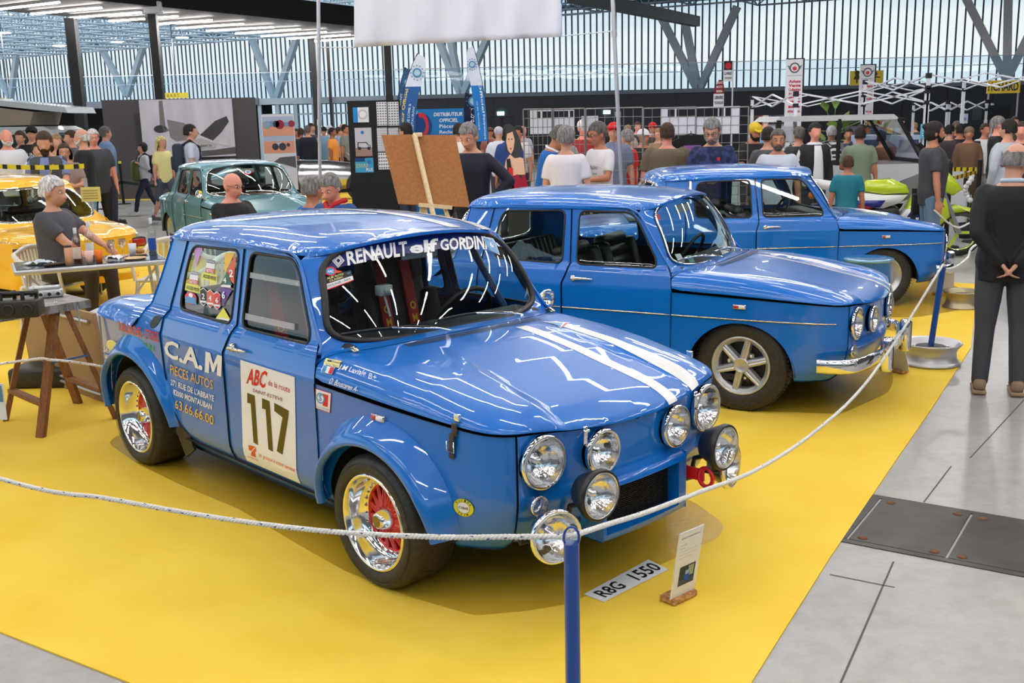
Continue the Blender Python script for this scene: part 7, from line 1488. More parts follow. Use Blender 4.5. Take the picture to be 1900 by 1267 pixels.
# ---- grey partition with the aircraft picture ----
pg = Board('partition_wall', 197, 183, 480, 372, 28.2, C((82, 78, 82)), 'grey partition wall carrying the aircraft picture', 'partition', .25, foot=True, Y2=29)
pic = Board('aircraft_picture', 262, 184, 434, 292, 28.05, mat('picture_cloth', srgb(196, 190, 205), .8, noise=(srgb(214, 208, 220), 1.2, .35, .7, (3, 1, .6))), 'grey cloth picture of a propeller aircraft on the grey partition', 'picture', .01, Y2=28.7)
gm = lambda v: C((v, v-2, v-1)); pic.poly([(.30, .35), (.28, .66), (.45, .60), (.58, .50), (.62, .40), (.5, .30), (.36, .28)], gm(130)); pic.poly([(.62, .38), (.80, .62), (.93, .70), (.95, .60), (.86, .42), (.76, .28)], gm(70)); pic.poly([(.50, .28), (.62, .33), (.80, .22), (.78, .14), (.60, .12), (.48, .17)], gm(178)); pic.poly([(.20, .52), (.21, .98), (.25, .99), (.26, .55), (.30, .47), (.25, .44)], gm(120), .004); pic.disc(.20, .50, .16, gm(60), ry=.1); pic.poly([(.50, .10), (.78, .12), (1, .16), (1, .04), (.5, .0)], gm(90)); pic.poly([(.80, .22), (.86, .34), (.92, .30), (.93, .18)], gm(205), .004); pic.text('BRM 79', .62, .17, .74, .21, gm(60), .008)
# small yellow hall signs
for (x0, y0, x1, y1, t, lb) in ((306, 172, 349, 182, 'B A R S', 'long yellow hall sign above the grey partition'), (-6, 182, 10, 200, 'X', 'yellow hall sign cut by the left edge of the photo'), (11, 183, 22, 191, 'P', 'tiny pale sign beside the yellow sign at the left edge')):
 s_ = Board('hall_sign', x0, y0, x1, y1, 46, C((235, 205, 70)) if x0 != 11 else C((220, 222, 200)), lb, 'sign', .06); s_.text(t, .1, .2, .6, .8, C((120, 95, 20))); MB().tube([s_.P(.5, 1), s_.P(.5, 1)+Vector((0, 0, 7.4-s_.P(.5, 1).z))], .02, 6).build('cable', C((90, 90, 95)), s_.obj)
s_ = Board('toilet_sign', 1578, 131, 1639, 158, 46, C((222, 195, 70)), 'yellow pictogram sign with a figure, behind the second white banner', 'sign', .08); s_.disc(.2, .86, .10, C((60, 60, 40))); s_.poly([(.15, .74), (.25, .74), (.31, .42), (.23, .42), (.22, .14), (.18, .14), (.17, .42), (.09, .42)], C((60, 60, 40))); s_.disc(.75, .76, .09, C((60, 60, 40))); s_.poly([(.68, .62), (.92, .55), (.90, .48), (.74, .52), (.66, .30), (.62, .34)], C((60, 60, 40)))
MB().tube([s_.P(.5, 0), Vector((s_.P(.5, 0).x, 46, 0))], .03, 6).build('pole', C((200, 180, 60)), s_.obj)
s_ = Board('trader_sign', 1832, 149, 1893, 173, 34, C((232, 198, 62)), 'yellow banner reading ICHARD in dark letters at the right', 'sign', .05); s_.text('ICHARD', .12, .18, .95, .86, C((52, 60, 78)), bold=.03); s_.text('!', .02, .2, .07, .86, C((52, 60, 78)), bold=.03)
for u in (.05, .95): MB().tube([s_.P(u, 0), Vector((s_.P(u, 0).x, s_.P(u, 0).y, 0))], .03, 6).build('post', C((150, 150, 155)), s_.obj)
# ---- race car poster, black display boards ----
po = Board('race_car_poster', 490, 212, 550, 380, 26, C((214, 212, 220)), 'tall roll-up poster with racing cars on sand, right of the grey partition', 'poster', .03, foot=True); z0 = po.h
def pv(y): return (at(520, y, 26).z)/po.h
for (ya, yb) in ((226, 252), (262, 284)):
 po.rect(.02, pv(yb), .98, pv(ya), C((216, 150, 122)), name='photo'); po.rect(.02, pv(ya), .98, pv(ya)+.06, C((168, 180, 205)), name='photo')
for (u, y, r, c_) in ((.15, 231, .10, (130, 160, 180)), (.45, 230, .09, (60, 64, 70)), (.56, 231, .12, (150, 40, 60)), (.92, 230, .09, (140, 50, 70)), (.38, 272, .09, (60, 62, 70)), (.60, 272, .10, (60, 62, 70)), (.78, 269, .05, (70, 70, 76))): po.disc(u, pv(y), r*.9, C(c_), .007)
po.poly([(.10, pv(233)), (.12, pv(226)), (.35, pv(224)), (.62, pv(226)), (.95, pv(228)), (.95, pv(234)), (.5, pv(235))], C((110, 140, 180)), .006); po.poly([(.38, pv(274)), (.42, pv(265)), (.58, pv(264)), (.68, pv(270)), (.66, pv(275))], C((190, 195, 205)), .006)
po.poly([(.30, pv(300)), (.5, pv(292)), (.98, pv(290)), (.98, pv(312)), (.6, pv(305))], C((90, 88, 94)), .006)
db = Board('display_stand', 648, 186, 745, 356, 19.5, C((16, 15, 18)), 'black display stand covered with posters and model sheets', 'display stand', .12, foot=True)
def dv_(y): return at(695, y, 19.5).z/db.h
def sheet(x0, y0, x1, y1, lb, c_=(222, 222, 226)):
 return Board('poster_sheet', x0, y0, x1, y1, 19.488, C(c_), lb, 'poster', .006)
a = sheet(655, 199, 684, 227, 'white poster with a round dial and blue edge on the black display stand'); a.rect(0, 0, .3, 1, C((30, 130, 200))); a.disc(.62, .52, .09, C((190, 190, 200))); a.disc(.62, .52, .06, C((228, 228, 232)), .006)
a = sheet(659, 237, 690, 290, 'poster with a drawn delivery van on the black display stand', (190, 186, 196)); a.rect(0, 0, 1, .3, C((150, 125, 112))); a.disc(.45, .84, .03, C((40, 120, 190))); a.poly([(.12, .28), (.14, .50), (.68, .50), (.80, .40), (.92, .38), (.92, .28)], C((40, 40, 48))); a.poly([(.18, .31), (.20, .47), (.64, .47), (.76, .38), (.88, .36), (.88, .30)], C((196, 190, 198)), .005); a.disc(.24, .28, .03, C((40, 40, 48)), .007); a.disc(.80, .28, .03, C((40, 40, 48)), .007)
a = sheet(659, 293, 693, 320, 'blue and teal poster low on the black display stand', (60, 150, 190)); a.rect(0, .75, .55, 1, C((20, 60, 110))); a.disc(.78, .72, .04, C((50, 110, 180))); a.text('LE DUO PLUS', .06, .35, .7, .6, C((225, 215, 90))); a.text('PLUS', .6, .08, .96, .3, C((235, 235, 240)), bold=.02)
for (x0, y0, x1, y1, lb) in ((699, 189, 718, 233, 'sheet of small model pictures, upper left on the black stand'), (720, 189, 740, 233, 'sheet of small model pictures, upper right on the black stand'), (700, 237, 719, 281, 'sheet of tiny parts, middle left on the black stand'), (721, 237, 740, 281, 'sheet of tiny parts, middle right on the black stand'), (702, 283, 740, 314, 'wide sheet of keys and emblems low on the black stand')):
 a = sheet(x0, y0, x1, y1, lb); b = MB(); rg = random.Random(x0); nx_, ny_ = (4, 9) if y0 < 200 else ((8, 14) if y0 < 240 else (9, 5))
 for i in range(nx_):
  for j in range(ny_): u, v = (i+.5)/nx_, (j+.5)/ny_; du, dv2 = .3/nx_, .22/ny_; b.add([a.P(u-du, v-dv2), a.P(u+du, v-dv2), a.P(u+du, v+dv2), a.P(u-du, v+dv2)], [(0, 1, 2, 3)])
 b.build('printed_pictures', C((96, 96, 104)), a.obj)
# ---- feather flags ----
def feather(base_px, top_px, wpx, Y, c_top, c_bot, lb, side=1, texts=(), split=.62, disc_at=None, kind='feather'):
 A = at(*base_px, Y); T = at(*top_px, Y); root = empty('feather_flag', (A.x, Y, 0), 0, lb, 'flag'); w = wpx*Y/FPX; H = T.z; zb = max(A.z, .3); n = 24; L_, R_2 = [], []
 for i in range(n+1):
  t = i/n; z = zb+(H-zb)*t; bx = (T.x-A.x)*t**2.2
  ww = w*min(1., math.sqrt(max(1-((t-.72)/.28)**2, 0))) if t > .72 else w
  if kind == 'drop': ww = w*math.sin(math.pi*min(max(.10+.90*t, 0), 1))**.6
  L_.append(Vector((bx, 0, z))); R_2.append(Vector((bx+side*ww if kind != 'drop' else bx+side*ww, .02*math.sin(t*9), z)))
 def part(i0, i1, m, nm):
  b = MB(); vs = []
  for i in range(i0, i1+1): vs += [L_[i], R_2[i], L_[i]+Vector((0, .006, 0)), R_2[i]+Vector((0, .006, 0))]
  k = i1-i0
  b.add(vs, [(4*i, 4*i+1, 4*i+5, 4*i+4) for i in range(k)]+[(4*i+3, 4*i+2, 4*i+6, 4*i+7) for i in range(k)], 0, True); return b.build(nm, m, root)
 k = int(n*split); cl = part(0, k, C(c_bot), 'flag_cloth'); part(k, n, C(c_top), 'flag_top'); b = MB(); b.tube([Vector((0, .012, 0))]+[p+Vector((0, .012, 0)) for p in L_], .012, 6); b.build('pole', C((20, 20, 24)), root); MB().lathe([(0, .03), (.2, .03), (.22, 0)], (0, 0, 0), 'Z', 16).build('foot', C((40, 40, 44)), root)
 for (t, u, v0, v1, hw, col) in texts:
  V, F = text_geo(t, 1., .015); a = (V[:, 0]-V[:, 0].min())/np.ptp(V[:, 0]); c_ = (V[:, 1]-V[:, 1].min())/np.ptp(V[:, 1]); X = []
  for p, r_ in zip(a, c_):
   if side > 0: zz = zb+(H-zb)*(v0+(v1-v0)*float(p)); xx = side*w*(u+hw*(.5-float(r_)))
   else: zz = zb+(H-zb)*(v1-(v1-v0)*float(p)); xx = side*w*(u-hw*(float(r_)-.5))
   tt = (zz-zb)/(H-zb); X.append(((T.x-A.x)*max(tt, 0)**2.2+xx, -.008-.0, zz))
  MB().add(X, F).build('lettering', C(col), cl)
 if disc_at:
  zz = zb+(H-zb)*disc_at; bx = (T.x-A.x)*disc_at**2.2; b = MB(); b.lathe([(w*.30, 0), (0, -.002)], (bx+side*w*.5, -.012, zz), 'Y', 20); e = b.build('round_emblem', C((70, 130, 175)), root); b = MB(); b.lathe([(w*.20, 0), (0, -.001)], (bx+side*w*.5, -.018, zz), 'Y', 20); b.build('emblem_centre', C((165, 195, 215)), e); b = MB()
  for q_ in range(12): tt = 2*math.pi*q_/12; b.box((bx+side*w*.5+w*.40*math.cos(tt), -.014, zz+w*.46*math.sin(tt)), (.02, .003, .02))
  b.build('emblem_stars', C((70, 130, 175)), e)
 return root
feather((742, 262), (775, 99), 28, 19, (205, 214, 232), (32, 88, 150), 'tall blue and white feather flag with yellow lettering right of the black stand', 1, [('eur Officiel', .16, .22, .60, .20, (225, 205, 90)), ('DE LOMB & FILS', .55, .20, .52, .16, (190, 215, 240)), ('RESTAURANT', .82, .12, .42, .14, (190, 215, 240))], .64, .78)
feather((735, 262), (752, 125), 24, 20.5, (40, 80, 120), (30, 60, 105), 'dark blue feather flag half hidden behind the blue and white one', 1, [('EMENT', .25, .45, .65, .2, (220, 225, 235))], .6, .8)
feather((905, 262), (877, 83), 21, 20.6, (205, 214, 232), (22, 118, 196), 'tall blue and white feather flag with white lettering above the navy jumper', -1, [('Officiel', .22, .30, .62, .2, (235, 238, 220)), ('Equipement', .22, .02, .28, .2, (235, 238, 220)), ('RESTAURANT EN TECHNIQUE', .70, .12, .58, .14, (190, 215, 240))], .62, .8)
feather((862, 245), (864, 172), 30, 22, (24, 28, 58), (24, 28, 58), 'short navy teardrop flag left of the second feather flag', 1, [('b.com', .45, .25, .60, .32, (225, 228, 240))], .6, .78, 'drop')
ds = Board('distributor_sheet', 752, 202, 861, 262, 21.5, C((28, 120, 190)), 'blue printed sheet reading DISTRIBUTEUR OFFICIEL behind the easel', 'banner', .02, foot=True)
def dq_(y): return at(805, y, 21.5).z/ds.h
ds.text('DISTRIBUTEUR', .49, dq_(216), .98, dq_(209), C((235, 240, 245)), bold=.025, shear=.15); ds.text('OFFICIEL', .58, dq_(227), .90, dq_(220), C((235, 240, 245)), bold=.025, shear=.15); ds.text('Pièces de', .58, dq_(238), .95, dq_(231), C((225, 235, 245)), bold=.015); ds.text('Rechange', .58, dq_(250), .95, dq_(242), C((225, 235, 245)), bold=.015)
ds.poly([(.27+.13*math.cos(a), dq_(232)+.095*math.sin(a)*1.25) for a in np.linspace(-1.2, 1.9, 14)]+[(.27+.08*math.cos(a), dq_(232)+.06*math.sin(a)*1.25) for a in np.linspace(1.9, -1.2, 14)], C((215, 50, 55)), .006); ds.disc(.27, dq_(234), .22, C((24, 70, 130)), .005, ry=.26); ds.rect(.10, dq_(252), .22, dq_(205), C((90, 165, 215)), .004)
# ---- wire grids with white panels ----
gw = mat('wire', (.30, .30, .31), .4, .8)
def grid(x0, y0, x1, y1, Y, lb, nx=7):
 A = at(x0, y0, Y); B = at(x1, y1, Y); root = empty('wire_grid', ((A.x+B.x)/2, Y, 0), 0, lb, 'grid panel'); w = B.x-A.x; H = A.z; b = MB(); k = max(6, int(w/.105)); m = int(H/.105)
 for i in range(k+1): x = -w/2+w*i/k; r = .009 if i in (0, k) else .0035; b.tube([(x, 0, .02), (x, 0, H)], r, 5, caps=False)
 for j in range(m+1): z = .02+(H-.02)*j/m; r = .009 if j in (0, m) else .0035; b.tube([(-w/2, 0, z), (w/2, 0, z)], r, 5, caps=False)
 b.build('mesh_panel', gw, root)
 b = MB(); b.box((0, 0, .012), (w*.8, .4, .02)); b.build('foot', gw, root); return root
for i, (x0, x1, lb) in enumerate(((971, 1026, 'wire grid panel, leftmost, behind the white t-shirts'), (1027, 1086, 'wire grid panel, second from the left'), (1087, 1192, 'wide wire grid panel behind the leaning pole'), (1194, 1290, 'wire grid panel behind the olive t-shirt'), (1291, 1386, 'wire grid panel, rightmost, beside the yellow cap'))): grid(x0, 203-i*.6, x1, 340, 13.25, lb)
wp_ = C((216, 221, 234))
def wpanel(x0, y0, x1, y1, wx0, wy0, wx1, wy1, lb):
 Y = 13.26; A, B = at(x0, y0, Y), at(x1, y1, Y); a_, c_ = at(wx0, wy0, Y), at(wx1, wy1, Y); b = MB()
 for (p0, p1, q0, q1) in ((A.x, B.x, a_.z, A.z), (A.x, B.x, B.z, c_.z), (A.x, a_.x, c_.z, a_.z), (c_.x, B.x, c_.z, a_.z)): b.box(((p0+p1)/2, Y, (q0+q1)/2), (p1-p0, .012, q1-q0))
 o = b.build('white_panel', wp_, None, lb, 'panel');
 for u in (.12, .88): x = a_.x+(c_.x-a_.x)*u; MB().box((x, Y-.01, (a_.z+c_.z)/2), (.02, .008, (a_.z-c_.z)*1.05)).build('clip', wp_, o)
wpanel(983, 203, 1066, 247, 996, 207, 1064, 217, 'white panel with a slot clipped to the left wire grids'); wpanel(1226, 200, 1372, 248, 1239, 203, 1358, 215, 'wide white panel with a slot clipped to the right wire grids')
Board('white_panel', 1079, 215, 1110, 242, 13.28, wp_, 'small blank white panel behind the wire grid left of the pole', 'panel', .01)
# black t-shirt on a hanger
Y = 13.05; root = empty('hanging_t_shirt', (at(1282, 250, Y).x, Y, at(1282, 250, Y).z), 0, 'black t-shirt with purple print on a hanger on the wire grid', 't-shirt')
def S_(x, y): p = at(x, y, Y); q = Vector(root.location); return (p.x-q.x, p.z-q.z)
b = MB(); b.prism([S_(*p) for p in ((1262, 255), (1275, 251), (1290, 251), (1304, 254), (1322, 262), (1318, 275), (1308, 271), (1310, 330), (1256, 330), (1256, 272), (1247, 276), (1244, 264))][::-1], -.02, .02, axis='Y'); b.build('shirt_cloth', C((14, 13, 16)), root)
b = MB(); b.prism([S_(*p) for p in ((1268, 270), (1300, 269), (1301, 281), (1269, 282))][::-1], -.026, -.021, axis='Y'); b.build('printed_picture', C((150, 90, 175)), root)
b = MB(); b.tube([(S_(1262, 254)[0], 0, S_(1262, 254)[1]), (S_(1282, 248)[0], 0, S_(1282, 248)[1]), (S_(1304, 253)[0], 0, S_(1304, 253)[1])], .008, 6); b.tube([(S_(1282, 248)[0], 0, S_(1282, 248)[1]), (S_(1282, 243)[0], 0, S_(1282, 243)[1])], .005, 6); b.build('hanger', C((20, 20, 22)), root)
# ---- roll-up flags on the right ----
def vflag(x0, y0, x1, y1, Y, lb, lines, logo=True, tilt=0):
 s = Board('banner_flag', x0, y0, x1, y1, Y, C((218, 220, 230)), lb, 'banner', .02); MB().tube([s.P(1.02, 1.0, -.01), s.P(1.02, 1, -.01)-Vector((0, 0, s.P(1, 1).z))], .02, 6).build('pole', C((26, 26, 30)), s.obj); s.rect(0, .985, 1, 1.0, C((26, 26, 30)))
 if logo: s.disc(.5, .86, .10, C((80, 80, 88)), .005); s.disc(.5, .86, .075, C((214, 214, 220)), .007); s.disc(.5, .85, .04, C((200, 60, 66)), .009); s.poly([(.06, .90), (.5, .86), (.94, .90), (.80, .83), (.2, .83)], C((110, 110, 120)), .004)
 for i, (t, v) in enumerate(lines): s.text(t, .18, v, .88, v+.045, C((196, 44, 54)), bold=.04)
 s.rect(.1, .745, .9, .75, C((70, 70, 78)))
 return s
vflag(1457, 108, 1489, 234, 21, 'tall white banner with winged emblem and red lettering, left one', (('Achats', .64), ('Vente', .58), ('Collection', .52), ('Anciennes', .46), ('et', .40), ('pièces', .34), ('auto', .27), ('moto', .20)))
vflag(1594, 119, 1622, 226, 24, 'white banner with winged emblem and red lettering behind the tent frame', (('Achats', .60), ('et Vente', .52), ('Collection', .45), ('Automobile', .38), ('Motos', .16)))
s_ = Board('trader_sign', 1343, 113, 1359, 151, 30, C((214, 216, 222)), 'small black and white sign reading LIVRES on a tall thin pole', 'sign', .03); s_.rect(0, .55, 1, 1, C((24, 20, 22))); s_.disc(.5, .76, .09, C((170, 30, 40)), .006); s_.text('LIVRES', .08, .32, .92, .46, C((20, 20, 24)), bold=.03); s_.text('TECHNIQUES', .08, .10, .92, .22, C((20, 20, 24)), bold=.02); MB().tube([s_.P(1.05, 1), s_.P(1.05, 1)-Vector((0, 0, s_.P(1, 1).z))], .02, 6).build('pole', C((190, 192, 198)), s_.obj)
s_ = Board('trader_sign', 1324, 174, 1343, 200, 30, C((210, 212, 220)), 'white sign reading LIBRAIRIE TECHNIQUE with rounded dark red top', 'sign', .03); s_.poly([(0, 1.0), (1, 1.0), (1, 1.55), (.9, 1.85), (.7, 1.98), (.5, 2.0), (.15, 1.5)], C((120, 24, 36)), 0, 'sign_top')
for t, v in (('DOC', 1.70), ('MOTO', 1.40), ('MANIA', 1.10)): s_.text(t, .25, v, .85, v+.18, C((220, 200, 205)), .01, bold=.03)
s_.text('LIBRAIRIE', .08, .62, .92, .86, C((40, 44, 60)), bold=.03); s_.text('TECHNIQUE', .08, .22, .92, .46, C((40, 44, 60)), bold=.03); MB().tube([s_.P(.5, 0), s_.P(.5, 0)-Vector((0, 0, s_.P(.5, 0).z))], .02, 6).build('pole', C((190, 192, 198)), s_.obj)
# ---- folding tent frames ----
tf = mat('tent_white', srgb(220, 224, 236), .35, .2)
def tent(xl, xr, Y, z0, lb, dz=.20, depth=3.0, base=True, n=2):
 A, B = at(xl, 200, Y), at(xr, 200, Y); root = empty('tent_frame', ((A.x+B.x)/2, Y+depth/2, 0), 0, lb, 'tent frame'); w = B.x-A.x; cs = [(-w/2, -depth/2), (w/2, -depth/2), (w/2, depth/2), (-w/2, depth/2)]
 for x, y in cs:
  b = MB(); b.box((x, y, z0/2), (.05, .05, z0)); b.build('leg', tf, root)
  b = MB(); b.box((x, y, z0-.02), (.075, .075, .08)); b.box((x, y, z0-dz), (.075, .075, .06)); b.build('corner_joint', C((24, 26, 34)), root)
 for i in range(4):
  (xa, ya), (xb, yb) = cs[i], cs[(i+1) % 4]; b = MB()
  for k in range(n):
   t0, t1 = k/n, (k+1)/n; P0 = Vector((xa+(xb-xa)*t0, ya+(yb-ya)*t0, 0)); P1 = Vector((xa+(xb-xa)*t1, ya+(yb-ya)*t1, 0)); u0, u1 = (z0, z0-dz) if k % 2 == 0 else (z0-dz, z0)
   bar(b, P0+Vector((0, 0, u0)), P1+Vector((0, 0, u1)), .035, .02); bar(b, P0+Vector((0, 0, u0-(dz if k % 2 == 0 else -dz))), P1+Vector((0, 0, u1+(dz if k % 2 == 0 else -dz))), .035, .02)
  b.build('scissor_bars', tf, root)
 return root
zt_ = at(1480, 186, 17).z; tent(1476, 1718, 17, zt_+.12, 'white folding tent frame over the stands, left of the two in front'); tent(1720, 1935, 17, zt_+.35, 'white folding tent frame over the stands, right of the two in front'); tent(1758, 1830, 24, at(1790, 196, 24).z+.1, 'small white tent frame further back at the right', depth=2)
s_ = Board('notice', 1708, 230, 1728, 256, 16.9, C((90, 175, 215)), 'light blue notice fixed to the tent leg left of the bun hairstyle', 'sign', .01)
for k in range(5): s_.rect(.15, .16+k*.16, .85, .21+k*.16, C((210, 232, 245)))
s_ = Board('notice', 1781, 211, 1796, 229, 23.95, C((200, 208, 228)), 'white notice hanging in the small tent frame', 'sign', .01); s_.rect(.2, .3, .8, .6, C((120, 150, 200))); MB().box((s_.P(.5, 0).x, 24.0, s_.P(.5, 0).z/2+.1), (.03, .03, s_.P(.5, 0).z+.2)).build('stick', tf, s_.obj)
s_ = Board('black_tarpaulin', 1822, 195, 1874, 222, 24, mat('tarp', (.01, .01, .012), .25), 'black tarpaulin bundle hanging at the right tent frame', 'tarpaulin', .5, foot=False)
MB().box(s_.P(.5, -.9, -.2), (.05, .05, 1.3)).build('support', tf, s_.obj)
# ---- stands in the right background ----
def stall(x0, y0, x1, y1, Y, c_, lb, cat='stall', thick=.6): return Board('stall_counter', x0, y0, x1, y1, Y, C(c_), lb, cat, thick, foot=True)
a = stall(1400, 230, 1478, 262, 25, (198, 203, 214), 'long white stall counter with goods left of the tall banner')
rg = random.Random(3)
for k in range(13):
 x = 1392+k*6.6; p = at(x, 226, 25); MB().rbox((p.x, 24.95+(k % 2)*.1, a.P(0, 1).z+.1), (.07+rg.random()*.05, .2, .2), .01).build('boxed_goods', C(rg.choice([(170, 40, 46), (60, 90, 120), (120, 120, 126), (200, 190, 170), (90, 70, 60), (60, 64, 76)])), None, 'small box of goods on the long white stall counter', 'box', 'boxed goods on the white stall counter')
a = stall(1615, 240, 1655, 262, 21, (60, 66, 78), 'dark stall table in front of the rolls of cloth'); rz = a.P(0, 1).z
for k, (x, y, c_) in enumerate(((1604, 227, (30, 34, 38)), (1614, 229, (170, 140, 105)), (1625, 229, (180, 150, 112)), (1609, 219, (22, 24, 26)), (1619, 218, (24, 26, 28)), (1630, 219, (32, 36, 36)), (1636, 228, (40, 40, 44)), (1643, 227, (196, 194, 190)))):
 p = at(x, y, 21.2); b = MB(); b.lathe([(.012, -.5), (.055, -.5), (.055, .5), (.012, .5)], (p.x, 21.95, p.z), 'Y', 16); b.build('cloth_roll', C(c_), None, ('rolled cloth seen end-on in the stack on the stall, ' + ('far left below', 'light brown, left', 'light brown, right', 'black, top left', 'black, top middle', 'black, top right', 'dark, lower right', 'white, far right')[k]), 'roll')
MB().box((at(1622, 235, 21.5).x, 21.95, (at(1622, 233, 21.5).z)/2), (.62, .9, at(1622, 234, 21.5).z)).build('stall_shelf', C((70, 74, 84)), None, 'low shelf unit carrying the stack of cloth rolls', 'shelf')
for x0, x1, Y, c_, lb in ((1600, 1640, 18, (168, 186, 214), 'pale blue display case in front of the cloth rolls'), (1664, 1708, 18, (176, 190, 216), 'pale blue display case right of the cloth rolls'), (1700, 1722, 22, (110, 200, 150), 'green topped stall counter behind the notice')): a = stall(x0, 251, x1, 280, Y, c_, lb, 'display case'); a.rect(.08, .80, .92, .95, C((60, 80, 110)))
for x, c_, lb in ((1651, (235, 205, 70), 'yellow price card on the stall in the right background'), (1606, (235, 130, 40), 'orange price card on the pale blue display case'), (1664, (80, 190, 225), 'cyan price card on the stall in the right background')): p = at(x, 243, 17.7); MB().rbox((p.x, 17.7, p.z), (.10, .01, .09), .003).build('price_card', C(c_), None, lb, 'card'); MB().box((p.x, 17.72, p.z/2), (.012, .012, p.z)).build('card_stick', C((120, 120, 125)), bpy.data.objects[-1] if False else None) if False else None
# potted plant
p = at(1548, 230, 20); root = empty('potted_plant', (p.x, 20, 0), 0, 'tall leafy green plant standing between the tent legs', 'plant'); MB().lathe([(0, 0), (.22, 0), (.28, .45), (.25, .45)], (0, 0, 0), 'Z', 20).build('pot', C((60, 60, 64)), root)
lf = mat('leaf', srgb(70, 100, 40), .5, noise=(srgb(120, 150, 70), 3, .4, .6)); rg = random.Random(5); b = MB(); bs = MB()
for k in range(34):
 a = rg.uniform(0, 6.28); L_ = rg.uniform(.35, .7); el_ = rg.uniform(.1, 1.2); s0_ = Vector((0, 0, rg.uniform(.5, 1.5))); d = Vector((math.cos(a)*math.cos(el_), math.sin(a)*math.cos(el_), math.sin(el_))); t_ = s0_+d*L_*.8; bs.tube([s0_, t_], .008, 5); w = Vector((-math.sin(a), math.cos(a), 0))*rg.uniform(.06, .11); e = t_+d*.35+Vector((0, 0, -.08)); m_ = (t_+e)/2+Vector((0, 0, .02)); b.add([t_, m_+w, e, m_-w], [(0, 1, 2), (0, 2, 3)], 0, True)
bs.tube([(0, 0, .4), (0, 0, 1.5)], .02, 6); bs.build('stem', lf, root); b.build('foliage', lf, root)
# orchid pot and white planter boxes
p = floorp(1750, 404); s_ = Board('planter_box', 1738, 356, 1792, 398, 15.7, C((212, 216, 224)), 'white planter box with green leaf print behind the belt barrier', 'planter', .4, foot=True); s_.poly([(.1, .05), (.2, .3), (.3, .08)], C((130, 190, 120))); s_.poly([(.7, .05), (.8, .3), (.9, .08)], C((130, 190, 120)))
root = empty('orchid', (at(1795, 390, 15.4).x, 15.4, 0), 0, 'white orchid in a dark pot beside the planter box', 'plant'); MB().lathe([(0, 0), (.09, 0), (.12, .22), (.1, .22)], (0, 0, 0), 'Z', 16).build('pot', C((40, 40, 44)), root); b = MB(); b.tube([(0, 0, .2), (.03, 0, .6), (-.05, 0, .95)], .008, 5); b.build('stem', C((70, 110, 50)), root); b = MB()
for k in range(9): a = k*.9; c_ = Vector((.04*math.cos(a)-.01, .03*math.sin(a), .55+.05*k)); ball(b, c_, (.045, .03, .04), 5)
b.build('blossom', C((225, 222, 226)), root)
# ---- barriers ----
def belt_post(x, ybase, Y, ztop, lb, tip=None, c_=(18, 18, 20), thin=.032):
 p = at(x, ybase, Y); root = empty('barrier_post', (p.x, Y, 0), 0, lb, 'post'); MB().tube([(0, 0, 0), (0, 0, ztop)], thin, 12).build('pole', C(c_), root); MB().lathe([(0, .02), (.17, .018), (.18, 0)], (0, 0, 0), 'Z', 20).build('base', C(c_), root)
 if tip: MB().tube([(0, 0, ztop), (0, 0, ztop+.06)], thin*1.15, 12).build('cap', C(tip), root)
 return Vector((p.x, Y, ztop))
b1 = belt_post(229, 372, 26.5, 1.0, 'black barrier post with yellow cap in front of the grey partition', (225, 220, 40)); b2 = belt_post(195, 372, 25, .95, 'black barrier post left of the grey partition edge')
def band(A, B, h, m, lb, cat='belt', sag=.04, pm=None):
 n = 20; vs = []; fs = []
 for i in range(n+1): t = i/n; p = A.lerp(B, t); z = p.z-sag*4*t*(1-t); vs += [(p.x, p.y, z+h/2), (p.x, p.y, z-h/2)]
 b = MB(); b.add(vs, [(2*i, 2*i+1, 2*i+3, 2*i+2) for i in range(n)]); o = b.build('barrier_belt', m, None, lb, cat); q = o.modifiers.new('s', 'SOLIDIFY'); q.thickness = .004
 if pm:
  b = MB()
  for i in range(0, n, 3): a = Vector(vs[2*i]); c_ = Vector(vs[2*i+3]); d_ = Vector(vs[2*i+1]); e = Vector(vs[2*i+2]); k = Vector((0, -.006, 0)); b.add([a+k, d_+k, c_+k, e+k], [(0, 1, 2, 3)])
  b.build('printed_stripes', pm, o)
 return o
blk_b = C((14, 14, 16)); band(b1+Vector((0, 0, -.45)), Vector((-6.2, 22.5, .55)), .07, blk_b, 'black barrier belt running right from the post with the yellow cap'); band(b2+Vector((0, 0, -.35)), b1+Vector((0, 0, -.45)), .07, blk_b, 'black barrier belt between the two posts at the grey partition')
pz = belt_post(158, 330, 13.6, 1.25, 'slim grey post holding the yellow and black tape at the left', None, (150, 155, 165), .022)
tp = Vector((pz.x, 13.6, at(158, 308, 13.6).z)); band(Vector((at(-20, 308, 14.6).x, 14.6, tp.z)), tp, .06, C((215, 200, 40)), 'yellow and black barrier tape in front of the left crowd', 'tape', .02, C((20, 20, 22)))
s_ = Board('show_card', 150, 347, 186, 374, 11.9, C((205, 196, 120)), 'inclined yellowish information card on a stand behind the yellow car', 'sign', .015); MB().tube([s_.P(.5, .2, -.02), Vector((s_.P(.5, 0).x, 11.92, 0))], .012, 6).build('stand', C((160, 165, 172)), s_.obj)
for k in range(4): s_.rect(.12, .18+k*.18, .88, .26+k*.18, C((160, 148, 80)))
r1 = belt_post(549, 365, 27, 1.05, 'black barrier post with yellow cap left of the silver racing car', (235, 225, 40)); r2 = belt_post(662, 372, 24, 1.1, 'black barrier post with yellow cap in front of the black racing wheel', (235, 225, 40)); r3 = belt_post(640, 352, 31, 1.1, 'black barrier post with yellow cap behind the silver racing car', (235, 225, 40))
